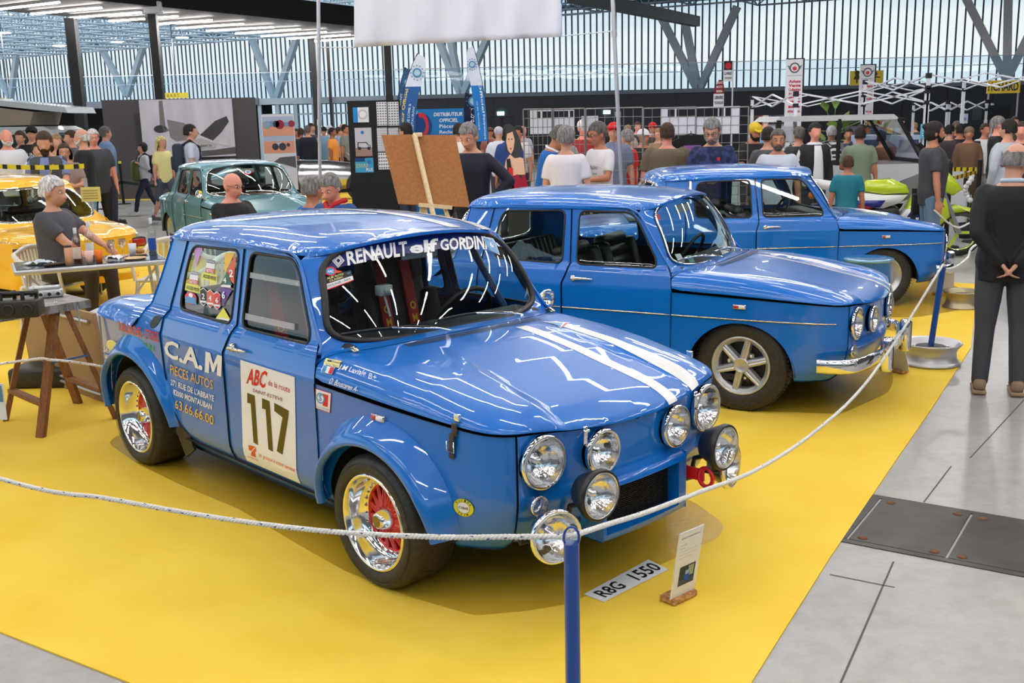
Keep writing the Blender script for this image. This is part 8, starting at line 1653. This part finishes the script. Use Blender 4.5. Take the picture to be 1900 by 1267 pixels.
band(Vector((-5.4, 24, .42)), r2+Vector((0, 0, -.72)), .08, blk_b, 'black barrier belt in front of the silver racing car'); band(r2+Vector((0, 0, -.72)), Vector((-1.3, 24, .42)), .08, blk_b, 'black barrier belt right of the racing wheel, behind the easel')
def chain(A, B, lb, sag=.25):
 b = MB(); n = 30; P = [A.lerp(B, i/n)-Vector((0, 0, sag*4*(i/n)*(1-i/n))) for i in range(n+1)]; b.tube(P, .018, 5); return b.build('chain', C((150, 152, 158)), None, lb, 'chain')
chain(r2, r3, 'plastic chain between the two posts right of the orange t-shirt', .03); chain(r2, Vector((-.9, 25, .9)), 'plastic chain from the racing wheel post to the display stand'); chain(r1, r3, 'plastic chain behind the silver racing car')
bp1 = belt_post(1757, 410, 14.4, 1.15, 'black belt post with heavy foot right of the denim shorts'); bp2 = belt_post(1694, 405, 13.2, .9, 'black belt post behind the denim shorts'); bp3 = belt_post(1812, 400, 14.9, 1.15, 'black belt post behind the person in black jacket')
band(Vector((at(1735, 314, 14.5).x, 14.5, at(1735, 314, 14.5).z)), Vector((at(1812, 314, 14.7).x, 14.7, at(1812, 314, 14.7).z)), .055, C((228, 206, 40)), 'yellow printed barrier tape, the level one at the right', 'tape', 0, C((60, 55, 20))); band(Vector((at(1757, 334, 14.4).x, 14.38, at(1757, 334, 14.4).z)), Vector((at(1812, 318, 14.9).x, 14.88, at(1812, 318, 14.9).z)), .055, C((215, 180, 50)), 'yellow printed barrier tape, the sloping one at the right', 'tape', 0, C((90, 80, 20)))
# ---------------- tables on the left, further vehicles ----------------
plas = mat('white_plastic', srgb(222, 218, 208), .4, 0, .3); alum = mat('table_alu', srgb(190, 192, 196), .35, .6); ttop = mat('table_top_dark', srgb(34, 48, 62), .25, 0, .5); wood = mat('trestle_wood', srgb(128, 82, 50), .7, noise=(srgb(150, 104, 66), 9, .35, .65, (9, 9, 1.2)), bump=(30, .2, .002)); worn = mat('worn_wood', srgb(150, 150, 152), .6, .2, noise=(srgb(112, 100, 90), 8, .4, .6, (1, 6, 1)))
A, B = Vector((-4.10, 8.70, 0)), Vector((-3.00, 9.25, 0)); tz = .72; u_ = (B-A).normalized(); v_ = Vector((-u_.y, u_.x, 0)); ang = math.atan2(u_.y, u_.x)
root = empty('camping_table', (A.x, A.y, 0), ang, 'white edged camping table with dark top set for lunch', 'table'); TR = root
MB().rbox((.60, .30, tz-.02), (1.24, .64, .045), .012).build('table_rim', alum, root); MB().box((.60, .30, tz+.004), (1.20, .60, .006)).build('table_top', ttop, root)
for x, y in ((.10, .08), (1.12, .08), (.10, .54), (1.12, .54)): MB().tube([(x, y, tz-.03), (x+(.05 if x > .5 else -.05), y, .0)], .014, 8).build('leg', alum, root)
b = MB(); bar(b, (.1, .08, .65), (.40, .08, .30), .016); bar(b, (1.12, .08, .65), (.82, .08, .30), .016); b.build('brace', alum, root)
def T_(x, y, z=0): return A+u_*x+v_*y+Vector((0, 0, tz+.008+z))
glass_c = glass_mat('clear_glass', (.93, .95, .96), 1.6, .02, .05); gg = glass_mat('rose_glass', (.85, .60, .48), 1.6, .02, .05)
def bottle(p, h, r, m, liq, lab, lb):
 root = empty('bottle', p, 0, lb, 'bottle'); MB().lathe([(0, 0), (r, 0), (r, h*.58), (r*.85, h*.66), (r*.36, h*.76), (r*.34, h*.94)], (0, 0, 0), 'Z', 20).build('bottle_body', m, root); MB().lathe([(0, .004), (r*.9, .004), (r*.9, h*.40), (0, h*.40)], (0, 0, 0), 'Z', 16).build('contents', liq, root)
 MB().lathe([(r*1.01, h*.12), (r*1.01, h*.45)], (0, 0, 0), 'Z', 20, a0=-2.6, a1=-.2).build('label_sticker', lab, root); MB().lathe([(r*.38, h*.84), (r*.40, h), (0, h)], (0, 0, 0), 'Z', 14).build('cap', C((200, 205, 212)), root)
pink = C((205, 130, 95)); bottle(T_(.50, .22), .30, .036, gg, pink, C((225, 205, 190)), 'rosé wine bottle, the shorter one, on the lunch table'); bottle(T_(.62, .36), .34, .038, glass_c, pink, C((228, 226, 222)), 'clear wine bottle, the taller one, on the lunch table'); bottle(T_(1.16, .44), .33, .036, glass_c, C((170, 190, 210)), C((30, 80, 170)), 'water bottle with blue label at the right end of the lunch table')
root = empty('jar', T_(.42, .05), 0, 'jar with printed label at the front of the lunch table', 'jar'); MB().lathe([(0, 0), (.034, 0), (.034, .15), (.028, .155)], (0, 0, 0), 'Z', 20).build('jar_body', C((205, 160, 130)), root); MB().lathe([(.030, .15), (.030, .17), (0, .17)], (0, 0, 0), 'Z', 16).build('lid', C((60, 50, 44)), root)
def cup(p, c_, lb, m=None): MB().lathe([(0, 0), (.026, 0), (.036, .11), (.033, .11), (.024, .006), (0, .006)], p, 'Z', 20).build('cup', m or C(c_), None, lb, 'cup')
cup(T_(.58, .06), (222, 190, 180), 'pinkish translucent cup beside the jar on the lunch table'); cup(T_(.66, .09), (232, 120, 40), 'orange drink cup on the lunch table'); cup(T_(.98, .42), (214, 216, 228), 'frosted white cup near the wooden plates on the lunch table')
for x, y, lb in ((.80, .42, 'left wine glass on the lunch table'), (.90, .46, 'right wine glass on the lunch table')): MB().lathe([(0, 0), (.033, .002), (.004, .008), (.004, .07), (.026, .09), (.037, .12), (.033, .16)], T_(x, y), 'Z', 20).build('wine_glass', glass_mat('stem_glass', (.85, .87, .90), 3., .02, .08), None, lb, 'glass')
for x, y, r, lb in ((.96, .16, .10, 'front wooden plate on the lunch table'), (.86, .40, .085, 'left wooden plate behind the glasses'), (1.04, .46, .075, 'small wooden plate holding bread')): MB().lathe([(0, 0), (r*.8, 0), (r, .012), (r*.97, .014), (r*.8, .005), (0, .005)], T_(x, y), 'Z', 28).build('wooden_plate', C((206, 172, 130)), None, lb, 'plate')
b = MB(); ball(b, (0, 0, .025), (.055, .035, .025), 8); b.build('bread_roll', C((190, 135, 80)), None, 'bread roll on the small wooden plate', 'bread', loc=None).location = T_(1.04, .46, .01)
def cloth(p, w, h, c_, lb, seed=0):
 rg = random.Random(seed); n = 9; vs = []; fs = []
 for i in range(n):
  for j in range(n): x, y = (i/(n-1)-.5)*w, (j/(n-1)-.5)*h; vs.append(Vector(p)+Vector((x+rg.uniform(-.01, .01), y+rg.uniform(-.01, .01), .006+rg.uniform(0, .045)*math.exp(-(x*x+y*y)*60))))
 for i in range(n-1):
  for j in range(n-1): fs.append((i*n+j, (i+1)*n+j, (i+1)*n+j+1, i*n+j+1))
 MB().add(vs, fs, 0, True).build('napkin', C(c_), None, lb, 'napkin')
cloth(T_(.80, .20), .14, .10, (222, 224, 232), 'crumpled white paper napkin in the middle of the lunch table', 2); cloth(T_(.20, .30), .22, .14, (196, 206, 216), 'pale cloth under the hand of the white-haired person', 4)
MB().rbox(T_(.32, .12, .012), (.20, .07, .02), .008, ang+.2).build('bread_knife', C((70, 50, 40)), None, 'dark handled knife on the left of the lunch table', 'knife')
def chair(loc, rz, lb):
 root = empty('garden_chair', loc, math.radians(rz), lb, 'chair', None); MB().rbox((0, 0, .42), (.44, .46, .035), .015).build('seat', plas, root)
 P = [(-.22, y, .78-.9*(y*y)) for y in np.linspace(-.26, .26, 9)]; P = [(.20, -.27, .62), (-.10, -.285, .64)]+[tuple(p) for p in P]+[(-.10, .285, .64), (.20, .27, .62)]; b = MB(); b.tube(crom(P, 4), .022, 8, flat=1.3)
 for k in range(7): y = -.18+.06*k; b.tube([(-.20, y, .44), (-.235, y, .77-.9*y*y)], .016, 6, flat=.5)
 b.build('backrest', plas, root)
 for x in (.20, -.20):
  for y in (-.22, .22): MB().tube([(x, y, .42), (x*1.15, y*1.15, 0)], .022, 8).build('leg', plas, root)
 for y in (-.27, .27): MB().tube([(.20, y, .62), (.21, y*.9, .42)], .018, 8).build('arm_support', plas, root)
chair((-4.35, 9.98, 0), -6, 'white plastic chair under the white-haired person'); chair((-3.35, 10.25, 0), -95, 'white plastic chair with curved back behind the lunch table'); chair((-2.62, 9.1, 0), 160, 'white plastic chair right of the lunch table, next to the rally car')
for k, lb in (('s24', 'white plastic chair under the bald person in black'), ('s25', 'white plastic chair under the person with thinning grey hair'), ('s26', 'white plastic chair under the person in the blue jacket')): q = PP[k]['root']; chair((q.location.x, q.location.y, 0), math.degrees(q.rotation_euler.z), lb)
# trestle table with engine parts
A2, B2 = Vector((-2.67, 6.62, 0)), Vector((-3.04, 6.99, 0)); d2 = Vector((-.62, -.78, 0)).normalized(); w2 = (B2-A2); zt2 = .80
root = empty('trestle_table', (0, 0, 0), 0, 'wooden trestle table with worn top at the left edge', 'table'); b = MB(); P = [A2, A2+d2*1.7, B2+d2*1.7, B2]; b.prism([(p.x, p.y) for p in P], zt2-.05, zt2); b.build('table_top', worn, root)
def trestle(t, lb):
 r = empty('trestle', (0, 0, 0), 0, lb, 'trestle'); c0 = A2+d2*t; up = Vector((0, 0, zt2-.055))
 for e, (s0, nm) in enumerate(((-.16, 'leg'), (.16, 'leg'))):
  for f, base in ((0., A2), (1., B2)):
   top = A2+w2*(.12+.76*f)+d2*(t+s0*.25)+up; ft = A2+w2*(-.05+1.1*f)+d2*(t+s0*1.6); b = MB(); bar(b, top, ft, .055, .032); b.build('leg', wood, r)
  p0 = A2+w2*.0+d2*(t+s0*1.25)+Vector((0, 0, .20)); p1 = A2+w2*1.0+d2*(t+s0*1.25)+Vector((0, 0, .20)); b = MB(); bar(b, p0, p1, .05, .025); b.build('rail', wood, r)
 b = MB(); bar(b, A2+d2*(t-.12)+Vector((0, 0, .45)), A2+d2*(t+.12)+Vector((0, 0, .45)), .012); b.build('hinge_stay', mat('chrome'), r)
trestle(.18, 'right wooden trestle under the table of engine parts'); trestle(1.25, 'left wooden trestle under the table of engine parts')
iron = mat('cast_iron', (.05, .047, .042), .5, .6, bump=(40, .5, .004)); alc = mat('cast_alloy', (.55, .56, .56), .4, .7, bump=(50, .4, .003))
def engine_head(p, rz, m, dark, lb, s=1.):
 root = empty('cylinder_head', p, rz, lb, 'engine part'); b = MB(); b.rbox((0, 0, .05*s), (.42*s, .16*s, .10*s), .008); b.build('casting', m, root)
 for k in range(4):
  b = MB(); c = (-.15*s+.10*s*k, -.082*s, .05*s); b.lathe([(.034*s, .012), (.034*s, -.012), (.024*s, -.014), (.022*s, .0), (0, .0)], c, 'Y', 16); b.build('port', m, root); b = MB(); b.lathe([(.022*s, -.013), (0, -.0125)], c, 'Y', 14); b.build('port_opening', mat('brake_dark'), root)
 b = MB()
 for k in range(7): b.tube([(-.18*s+.06*s*k, .03*s*(-1)**k, .10*s), (-.18*s+.06*s*k, .03*s*(-1)**k, .15*s)], .012*s, 8)
 if dark: b.tube([(-.2*s, 0, .135*s), (.2*s, 0, .135*s)], .014*s, 8); b.tube([(-.02, 0, .14), (-.02, 0, .22)], .004, 6)
 else: b.rbox((0, .0, .12*s), (.36*s, .10*s, .05*s), .008)
 b.build('valve_gear', iron if dark else alc, root)
e1 = floorp(8, 588, zt2); engine_head((e1.x, e1.y, zt2), math.radians(10), iron, True, 'dark cast cylinder head with two round ports on the trestle table', 1.0); e2 = floorp(84, 552, zt2); engine_head((e2.x, e2.y, zt2), math.radians(24), alc, False, 'bright alloy cylinder head at the right of the trestle table', .52)
b = MB(); P = [A2+d2*.22+w2*.1+Vector((0, 0, zt2+.008))]
for k in range(26): P.append(P[-1]+Vector((.012*math.cos(k*1.7), .012*math.sin(k*1.7), 0)))
b.tube(P, .004, 5); b.tube([A2+d2*.10+Vector((.01, 0, zt2-.02-.01*k)) for k in range(14)], .005, 5); b.build('small_chain', mat('chrome'), None, 'small metal chain lying on and hanging from the trestle table', 'chain')
# folded tables leaning under, crate, red can
P = [at(62, 590, 7.3), at(150, 585, 7.1), at(200, 752, 6.98), at(105, 720, 7.35)]
fb_ = mat('folded_panel', srgb(150, 118, 78), .6); pa, pb_ = floorp(203, 752), floorp(60, 700); b = MB(); ez = Vector((-.10, .12, .62)); q_ = [pa, pb_, pb_+ez, pa+ez]; n__ = (pb_-pa).cross(ez).normalized()*.03; b.add(q_+[p+n__ for p in q_], [(0, 1, 2, 3), (7, 6, 5, 4), (0, 4, 5, 1), (1, 5, 6, 2), (2, 6, 7, 3), (3, 7, 4, 0)]); fo = b.build('folded_table', fb_, None, 'brown folded table panel leaning behind the trestles', 'table')
for k in (.10, .16, .9): MB().tube([pa.lerp(pb_, .05)+ez*k-n__*.4, pa.lerp(pb_, .95)+ez*k-n__*.4], .011, 8).build('folded_leg', alum, fo)
p = floorp(190, 640); MB().rbox((-2.95, 7.75, .27), (.42, .34, .52), .02).build('storage_box', C((178, 184, 196)), None, 'pale grey plastic box behind the trestle table', 'box'); p = floorp(208, 728); b = MB(); b.rbox((p.x-.02, p.y+.12, .13), (.12, .16, .24), .03); ro_ = b.build('fuel_can', C((200, 24, 30)), None, 'red canister on the carpet behind the rally car', 'canister'); MB().tube([(p.x-.02, p.y+.12, .25), (p.x-.02, p.y+.12, .31)], .02, 8).build('cap', C((225, 200, 60)), ro_)
e3 = floorp(95, 735); MB().rbox((e3.x-.15, e3.y+.35, .08), (.5, .3, .15), .03).build('engine_block', iron, None, 'dark engine part lying on the carpet under the trestle table', 'engine part')
# ---- teal and yellow saloons ----
TEAL = mat('car_teal', srgb(96, 148, 158), .35, 0, 1.); YEL = mat('car_yellow', srgb(250, 190, 35), .35, 0, 1.)
car4, L4, K4 = build_car('teal_saloon_car', (-3.42, 14.81), math.radians(-57.2), 'teal saloon car parked behind the seated people', TEAL, 'teal'); car4.name = 'saloon_car'
for s in (-1, 1):
 make_wheel(car4, 0, s, 'steel', .30, .165, .69, .190); make_wheel(car4, -2.27, s, 'steel', .30, .165, .69, .190); lamp(car4, 'headlamp', (.672, s*.503, .590), .094, s*.10, depth=.08)
classic_seats(car4); bumper(car4, L4)
b = MB(); b.rbox((-.66, 0, .89), (.34, 1.18, .02), .008); b.build('dash_top', C((120, 72, 40)), car4); b = MB(); b.lathe([(0, -.02), (.05, -.015), (.055, 0), (.05, .004)], (-.30, -.80, .95), 'X', 20); b.tube([(-.30, -.70, .86), (-.30, -.78, .93)], .007, 6); b.build('door_mirror', mat('chrome'), car4)
fw4 = lambda u, v: L4(ws(u, v))+np.array([.004, 0, .004])
for r_, m_ in ((.10, redm), (.075, white), (.05, sky_)):
 patch('cockade_sticker', [(-.02+r_*math.cos(t), .40+r_*1.5*math.sin(t)) for t in np.linspace(0, 6.283, 24, False)], (lambda o_: (lambda u, v: L4(ws(u, v))+np.array([.004+o_, 0, .004+o_])))((.10-r_)*.1), sp=.1, mats=m_, parent=K4['wsg'], rim=False)
_L_old = None
def build_sedan():
 global topz
 return build_car('yellow_saloon_car', (-6.92, 13.26), math.radians(136.7), 'yellow saloon car with long boot at the left edge', YEL, 'yellow')
car5, L5, K5 = build_sedan(); car5.name = 'saloon_car'
for o in [car5]+list(car5.children_recursive):      # longer boot and raked rear window
 if o.type == 'MESH' and not o.name.startswith('wheel'):
  for v in o.data.vertices:
   x, y, z = v.co; k = min(max((-x-1.98)/.16, 0), 1)
   if k > 0 and z > .5: v.co.x -= .42*k*min(max((1.26-z)/.36, 0), 1)
   elif k > 0 and x < -2.62: v.co.x -= .42*min(1, (-x-2.62)/.2)
  o.data.update()
for s in (-1, 1):
 make_wheel(car5, 0, s, 'steel', .30, .165, .69, .190); make_wheel(car5, -2.27, s, 'steel', .30, .165, .69, .190)
 b = MB(); b.rbox((-3.42, s*.56, .66), (.10, .26, .10), .012); tl = b.build('tail_lamp', C((24, 22, 22)), car5); b = MB(); b.rbox((-3.475, s*.60, .66), (.02, .14, .075), .006); b.build('lens', mat('lens_tail', (.45, .02, .015), .1, 0, 1.), tl); b = MB(); b.rbox((-3.475, s*.48, .66), (.02, .09, .075), .006); b.build('lens', mat('lens_amber', (.8, .25, .02), .1, 0, 1.), tl)
classic_seats(car5); b = MB(); b.rbox((-3.60, 0, .42), (.08, 1.42, .11), .03); b.build('bumper', mat('chrome'), car5)
# ---- silver racing car at the back ----
sil = mat('bare_alloy', (.72, .73, .75), .22, 1., bump=(3, .5, .02)); Ys = 26.3; xw = at(682, 345, Ys).x; root = empty('racing_car', (xw, Ys, .006), math.radians(-4), 'silver vintage racing car with exposed black wheels', 'racing car')
R_ = [(-.1, .0, .62, .05), (.05, .0, .60, .30), (-.5, 0, .60, .36), (-1.2, 0, .62, .38), (-2.0, 0, .60, .40), (-3.0, 0, .58, .38), (-3.6, 0, .55, .26), (-3.9, 0, .52, .08)]; R_ = [(.45, 0, .55, .06), (.30, 0, .56, .20), (-.2, 0, .58, .30), (-.9, 0, .60, .36), (-1.8, 0, .60, .40), (-2.7, 0, .60, .40), (-3.4, 0, .58, .30), (-3.9, 0, .55, .10)]
b = MB(); n = 20; vs = []; fs = []
for x, y, z, r in R_:
 for k in range(n): t = 2*math.pi*k/n; vs.append((x, y+r*.95*math.cos(t), z+r*math.sin(t)))
for i in range(len(R_)-1):
 for k in range(n): fs.append((i*n+k, (i+1)*n+k, (i+1)*n+(k+1) % n, i*n+(k+1) % n))
b.add(vs, fs, 0, True); b.build('body', sil, root); b = MB(); ball(b, (-2.15, 0, .93), (.42, .27, .16), 8); b.build('cockpit', C((52, 34, 28)), root)
b = MB(); b.rbox((-1.72, 0, 1.0), (.02, .4, .16), .01); b.build('aero_screen', mat('clear_glass'), root)
for x, y in ((0, -.74), (0, .74), (-2.9, -.74), (-2.9, .74)):
 o = empty('wheel'); o.parent = root; o.location = (x, y, .36); b = MB(); b.lathe([(.25, -.09), (.34, -.09), (.36, -.05), (.36, .05), (.34, .09), (.25, .09)], axis='Y', n=36); b.build('tyre', mat('tyre_rubber'), o); b = MB(); b.lathe([(.25, -.07), (.22, -.04), (.10, -.05), (.04, -.09), (0, -.09)], axis='Y', n=28); b.build('rim', C((34, 34, 38)), o); b = MB(); b.tube([(0, -y*.05, 0), (0, -y*.8, .1)], .025, 6); b.build('axle', mat('brake_dark'), o)
# ---- camper van, off-road car, motorcycle ----
van = mat('van_white', srgb(196, 202, 208), .3, 0, .8); olive_ = mat('van_olive', srgb(126, 136, 52), .35, 0, .6); p = at(10, 250, 19); root = empty('camper_van', (p.x-1.1, 22.3, 0), 0, 'white and olive green camper van with raised roof at the left edge', 'van')
prof = [(-2.0, .35), (1.15, .35), (1.32, .5), (1.36, 1.0)]; b = MB(); b.prism([(-3, .35), (1.2, .35), (1.36, .55), (1.38, 1.02), (-3, 1.02)], -.85, .85, axis='Y'); b.build('lower_body', olive_, root)
b = MB(); b.prism([(-3, 1.03), (1.38, 1.03), (1.30, 1.15), (.86, 1.86), (.70, 1.93), (-3, 1.95)], -.83, .83, axis='Y'); b.build('upper_body', van, root)
for x0, x1, x2 in ((.0, 1.14, .76), (-1.3, -.1, -.1), (-2.8, -1.4, -1.4)): b = MB(); b.prism([(x0, 1.18), (x1, 1.18), (x2, 1.78), (x0, 1.78)], -.845, -.832, axis='Y'); b.build('window', mat('van_glass', (.03, .04, .05), .05, 0, 1.), root)
b = MB(); b.add([(1.35, -.72, 1.15), (1.35, .72, 1.15), (.93, .70, 1.80), (.93, -.70, 1.80)], [(0, 1, 2, 3)]); b.xf(Matrix.Translation((.03, 0, 0))).build('windscreen', mat('van_glass'), root)
b = MB(); b.prism([(-3, 2.7), (-3, 2.8), (1.15, 2.30), (1.2, 2.18)], -.75, .75, axis='Y'); b.build('raised_roof', van, root); b = MB(); b.prism([(-3, 1.96), (-3, 2.7), (.5, 2.22), (.4, 1.96)], -.7, .7, axis='Y'); b.build('roof_canvas', C((150, 138, 124)), root)
for x in (.55, -2.0):
 for s in (-1, 1): b = MB(); b.lathe([(.0, -.09), (.2, -.09), (.32, -.08), (.33, 0), (.32, .08), (0, .08)], (x, s*.72, .33), 'Y', 28); b.build('wheel', mat('tyre_rubber'), root)
p = at(1580, 300, 17.2); root = empty('off_road_car', (5.25, 17.0, 0), 0, 'white off-road car with open door and zebra print seats behind the motorcycle', 'car'); jw = mat('jeep_white', srgb(190, 192, 198), .35, 0, .6)
b = MB(); b.prism([(-1.2, .45), (1.72, .45), (1.74, .95), (1.15, 1.05), (-1.2, 1.05)], -.7, .7, axis='Y'); b.build('body', jw, root); b = MB(); b.prism([(-1.2, 1.72), (-1.1, 1.80), (.62, 1.80), (.72, 1.72)], -.68, .68, axis='Y'); b.build('roof', jw, root)
b = MB();
for s in (-1, 1): bar(b, (.70, s*.66, 1.74), (1.12, s*.66, 1.06), .05); bar(b, (-1.12, s*.66, 1.74), (-1.15, s*.66, 1.05), .07); bar(b, (-.2, s*.66, 1.74), (-.2, s*.66, 1.05), .05)
bar(b, (1.12, -.66, 1.08), (1.12, .66, 1.08), .05); bar(b, (.70, -.66, 1.74), (.70, .66, 1.74), .05); bar(b, (-1.12, -.66, 1.74), (-1.12, .66, 1.74), .05); bar(b, (-.2, -.66, 1.74), (-.2, .66, 1.74), .05); bar(b, (-1.12, .66, 1.74), (.70, .66, 1.74), .04); b.build('window_frame', C((20, 20, 22)), root); b = MB(); b.add([(1.11, -.64, 1.1), (1.11, .64, 1.1), (.70, .64, 1.72), (.70, -.64, 1.72)], [(0, 1, 2, 3)]); b.build('windscreen', glass_c, root)
for x in (-.75, -.15): b = MB(); b.rbox((x, 0, 1.10), (.16, 1.1, .62), .05, Matrix.Rotation(-.2, 3, 'Y')); so = b.build('seat', mat('zebra', (.02, .02, .02), .7, noise=((.8, .8, .8), 4, .49, .51, (1, 1, 6))), root)
for x in (-.7, 1.25):
 for s in (-1, 1): b = MB(); b.lathe([(.0, -.1), (.2, -.1), (.35, -.09), (.37, 0), (.35, .09), (0, .09)], (x, s*.68, .37), 'Y', 28); b.build('wheel', mat('tyre_rubber'), root)
# motorcycle, heading right
p = at(1650, 380, 13.7); MX = p.x; root = empty('motorcycle', (MX, 13.7, 0), math.radians(-12), 'yellow-green and white sports motorcycle with blue flashes behind the third blue car', 'motorcycle')
acid = mat('acid_green', srgb(188, 212, 30), .25, 0, 1.); mw = mat('moto_white', srgb(226, 228, 232), .25, 0, 1.); mblu = mat('moto_blue', srgb(35, 45, 130), .3, 0, .6); mgr = mat('moto_frame', srgb(150, 150, 155), .3, .8); mbk = mat('lamp_black', (.015, .015, .016), .35)
def shell(pts, y0, y1, m, nm, par=None, rr=.03):
 b = MB(); n = len(pts); c = np.mean(pts, 0); ins = [tuple(np.array(p)+(c-np.array(p))*.12) for p in pts]
 lay = [(pts, 0.), (ins, 1.)]; ym = (y0+y1)/2; hw = (y1-y0)/2
 V = [(x, ym-hw, z) for x, z in ins]+[(x, ym-hw*.72, z) for x, z in pts]+[(x, ym+hw*.72, z) for x, z in pts]+[(x, ym+hw, z) for x, z in ins]; fs = [tuple(range(n)), tuple(range(3*n, 4*n))[::-1]]
 for k in range(3):
  for i in range(n): fs.append((k*n+i, (k+1)*n+i, (k+1)*n+(i+1) % n, k*n+(i+1) % n))
 b.add(V, fs, 0, True); return b.build(nm, m, par or root)
shell([(-.42, .86), (-.30, .98), (.0, 1.0), (.18, .92), (.22, .82), (-.1, .80)], -.17, .17, acid, 'fuel_tank'); shell([(-.42, .84), (-.1, .80), (.2, .80), (.12, .70), (-.1, .62), (-.46, .66)], -.20, .20, mw, 'side_cover'); shell([(-.44, .74), (-.05, .74), (-.12, .64), (-.44, .62)], -.206, .206, mblu, 'blue_flash'); shell([(-.46, .70), (-.2, .64), (-.3, .60), (-.46, .62)], -.208, .208, C((150, 30, 50)), 'red_flash')
fa_ = shell([(.28, .86), (.46, .92), (.66, .74), (.72, .52), (.52, .34), (.22, .32), (.02, .40), (.18, .62)], -.25, .25, acid, 'fairing'); shell([(.18, .62), (.34, .74), (.46, .56), (.56, .40), (.12, .42), (.04, .44)], -.254, .254, mw, 'fairing_panel', fa_); shell([(.24, .64), (.34, .68), (.60, .56), (.50, .50), (.16, .52)], -.258, .258, mblu, 'blue_flash', fa_); shell([(.38, .72), (.46, .70), (.40, .52), (.32, .46), (.34, .60)], -.262, .262, mbk, 'air_duct', fa_)
shell([(.36, 1.02), (.52, 1.16), (.62, 1.14), (.86, .86), (.74, .78), (.46, .92)], -.19, .19, acid, 'nose_fairing'); b = MB(); b.add([(.46, -.16, 1.12), (.46, .16, 1.12), (.28, .13, 1.42), (.28, -.13, 1.42), (.66, 0, 1.12), (.34, 0, 1.45)], [(0, 4, 5, 3), (4, 1, 2, 5)], 0, True); b.build('screen', mat('smoke_screen', (.02, .022, .025), .08, 0, 1.), root)
b = MB(); bar(b, (-.52, .0, .58), (.42, 0, .95), .07, .26); bar(b, (-.46, 0, .56), (-.62, 0, .34), .06, .2); b.build('frame', mgr, root); shell([(-1.1, .92), (-.45, .80), (-.42, .86), (-.62, .96), (-1.12, 1.04)], -.15, .15, mw, 'seat_unit'); b = MB(); b.rbox((-.1, 0, .48), (.42, .34, .34), .05); b.build('engine', mbk, root)
for x, nm in ((.86, 'front'), (-.62, 'rear')):
 o = empty('wheel'); o.parent = root; o.location = (x, 0, .30); b = MB(); b.lathe([(.22, -.06), (.28, -.06), (.30, -.02), (.30, .02), (.28, .06), (.22, .06)], axis='Y', n=36); b.build('tyre', mat('tyre_rubber'), o); b = MB(); b.lathe([(.22, -.05), (.21, 0), (.22, .05)], axis='Y', n=36);
 for k in range(3): t = 2*math.pi*k/3; bar(b, (0, 0, 0), (.21*math.cos(t), 0, .21*math.sin(t)), .035)
 b.build('rim', acid if nm == 'front' else mgr, o)
b = MB(); bar(b, (.58, .10, .95), (.86, .10, .30), .045); bar(b, (.58, -.10, .95), (.86, -.10, .30), .045); b.build('fork', mgr, root); shell([(.62, .60), (.80, .66), (1.05, .60), (1.14, .48), (.95, .58), (.70, .54)], -.08, .08, acid, 'mudguard')
b = MB(); b.tube([(.44, -.34, 1.02), (.54, 0, 1.04), (.44, .34, 1.02)], .016, 8); b.build('handlebar', mbk, root)
for s in (-1, 1): b = MB(); b.tube([(.56, s*.15, 1.12), (.62, s*.30, 1.18)], .010, 6); ball(b, (.62, s*.34, 1.20), (.05, .075, .05), 6); b.build('mirror', mbk, root)
b = MB(); ball(b, (-.98, -.16, .80), (.05, .05, .05), 6); b.build('indicator', C((235, 130, 30)), root)
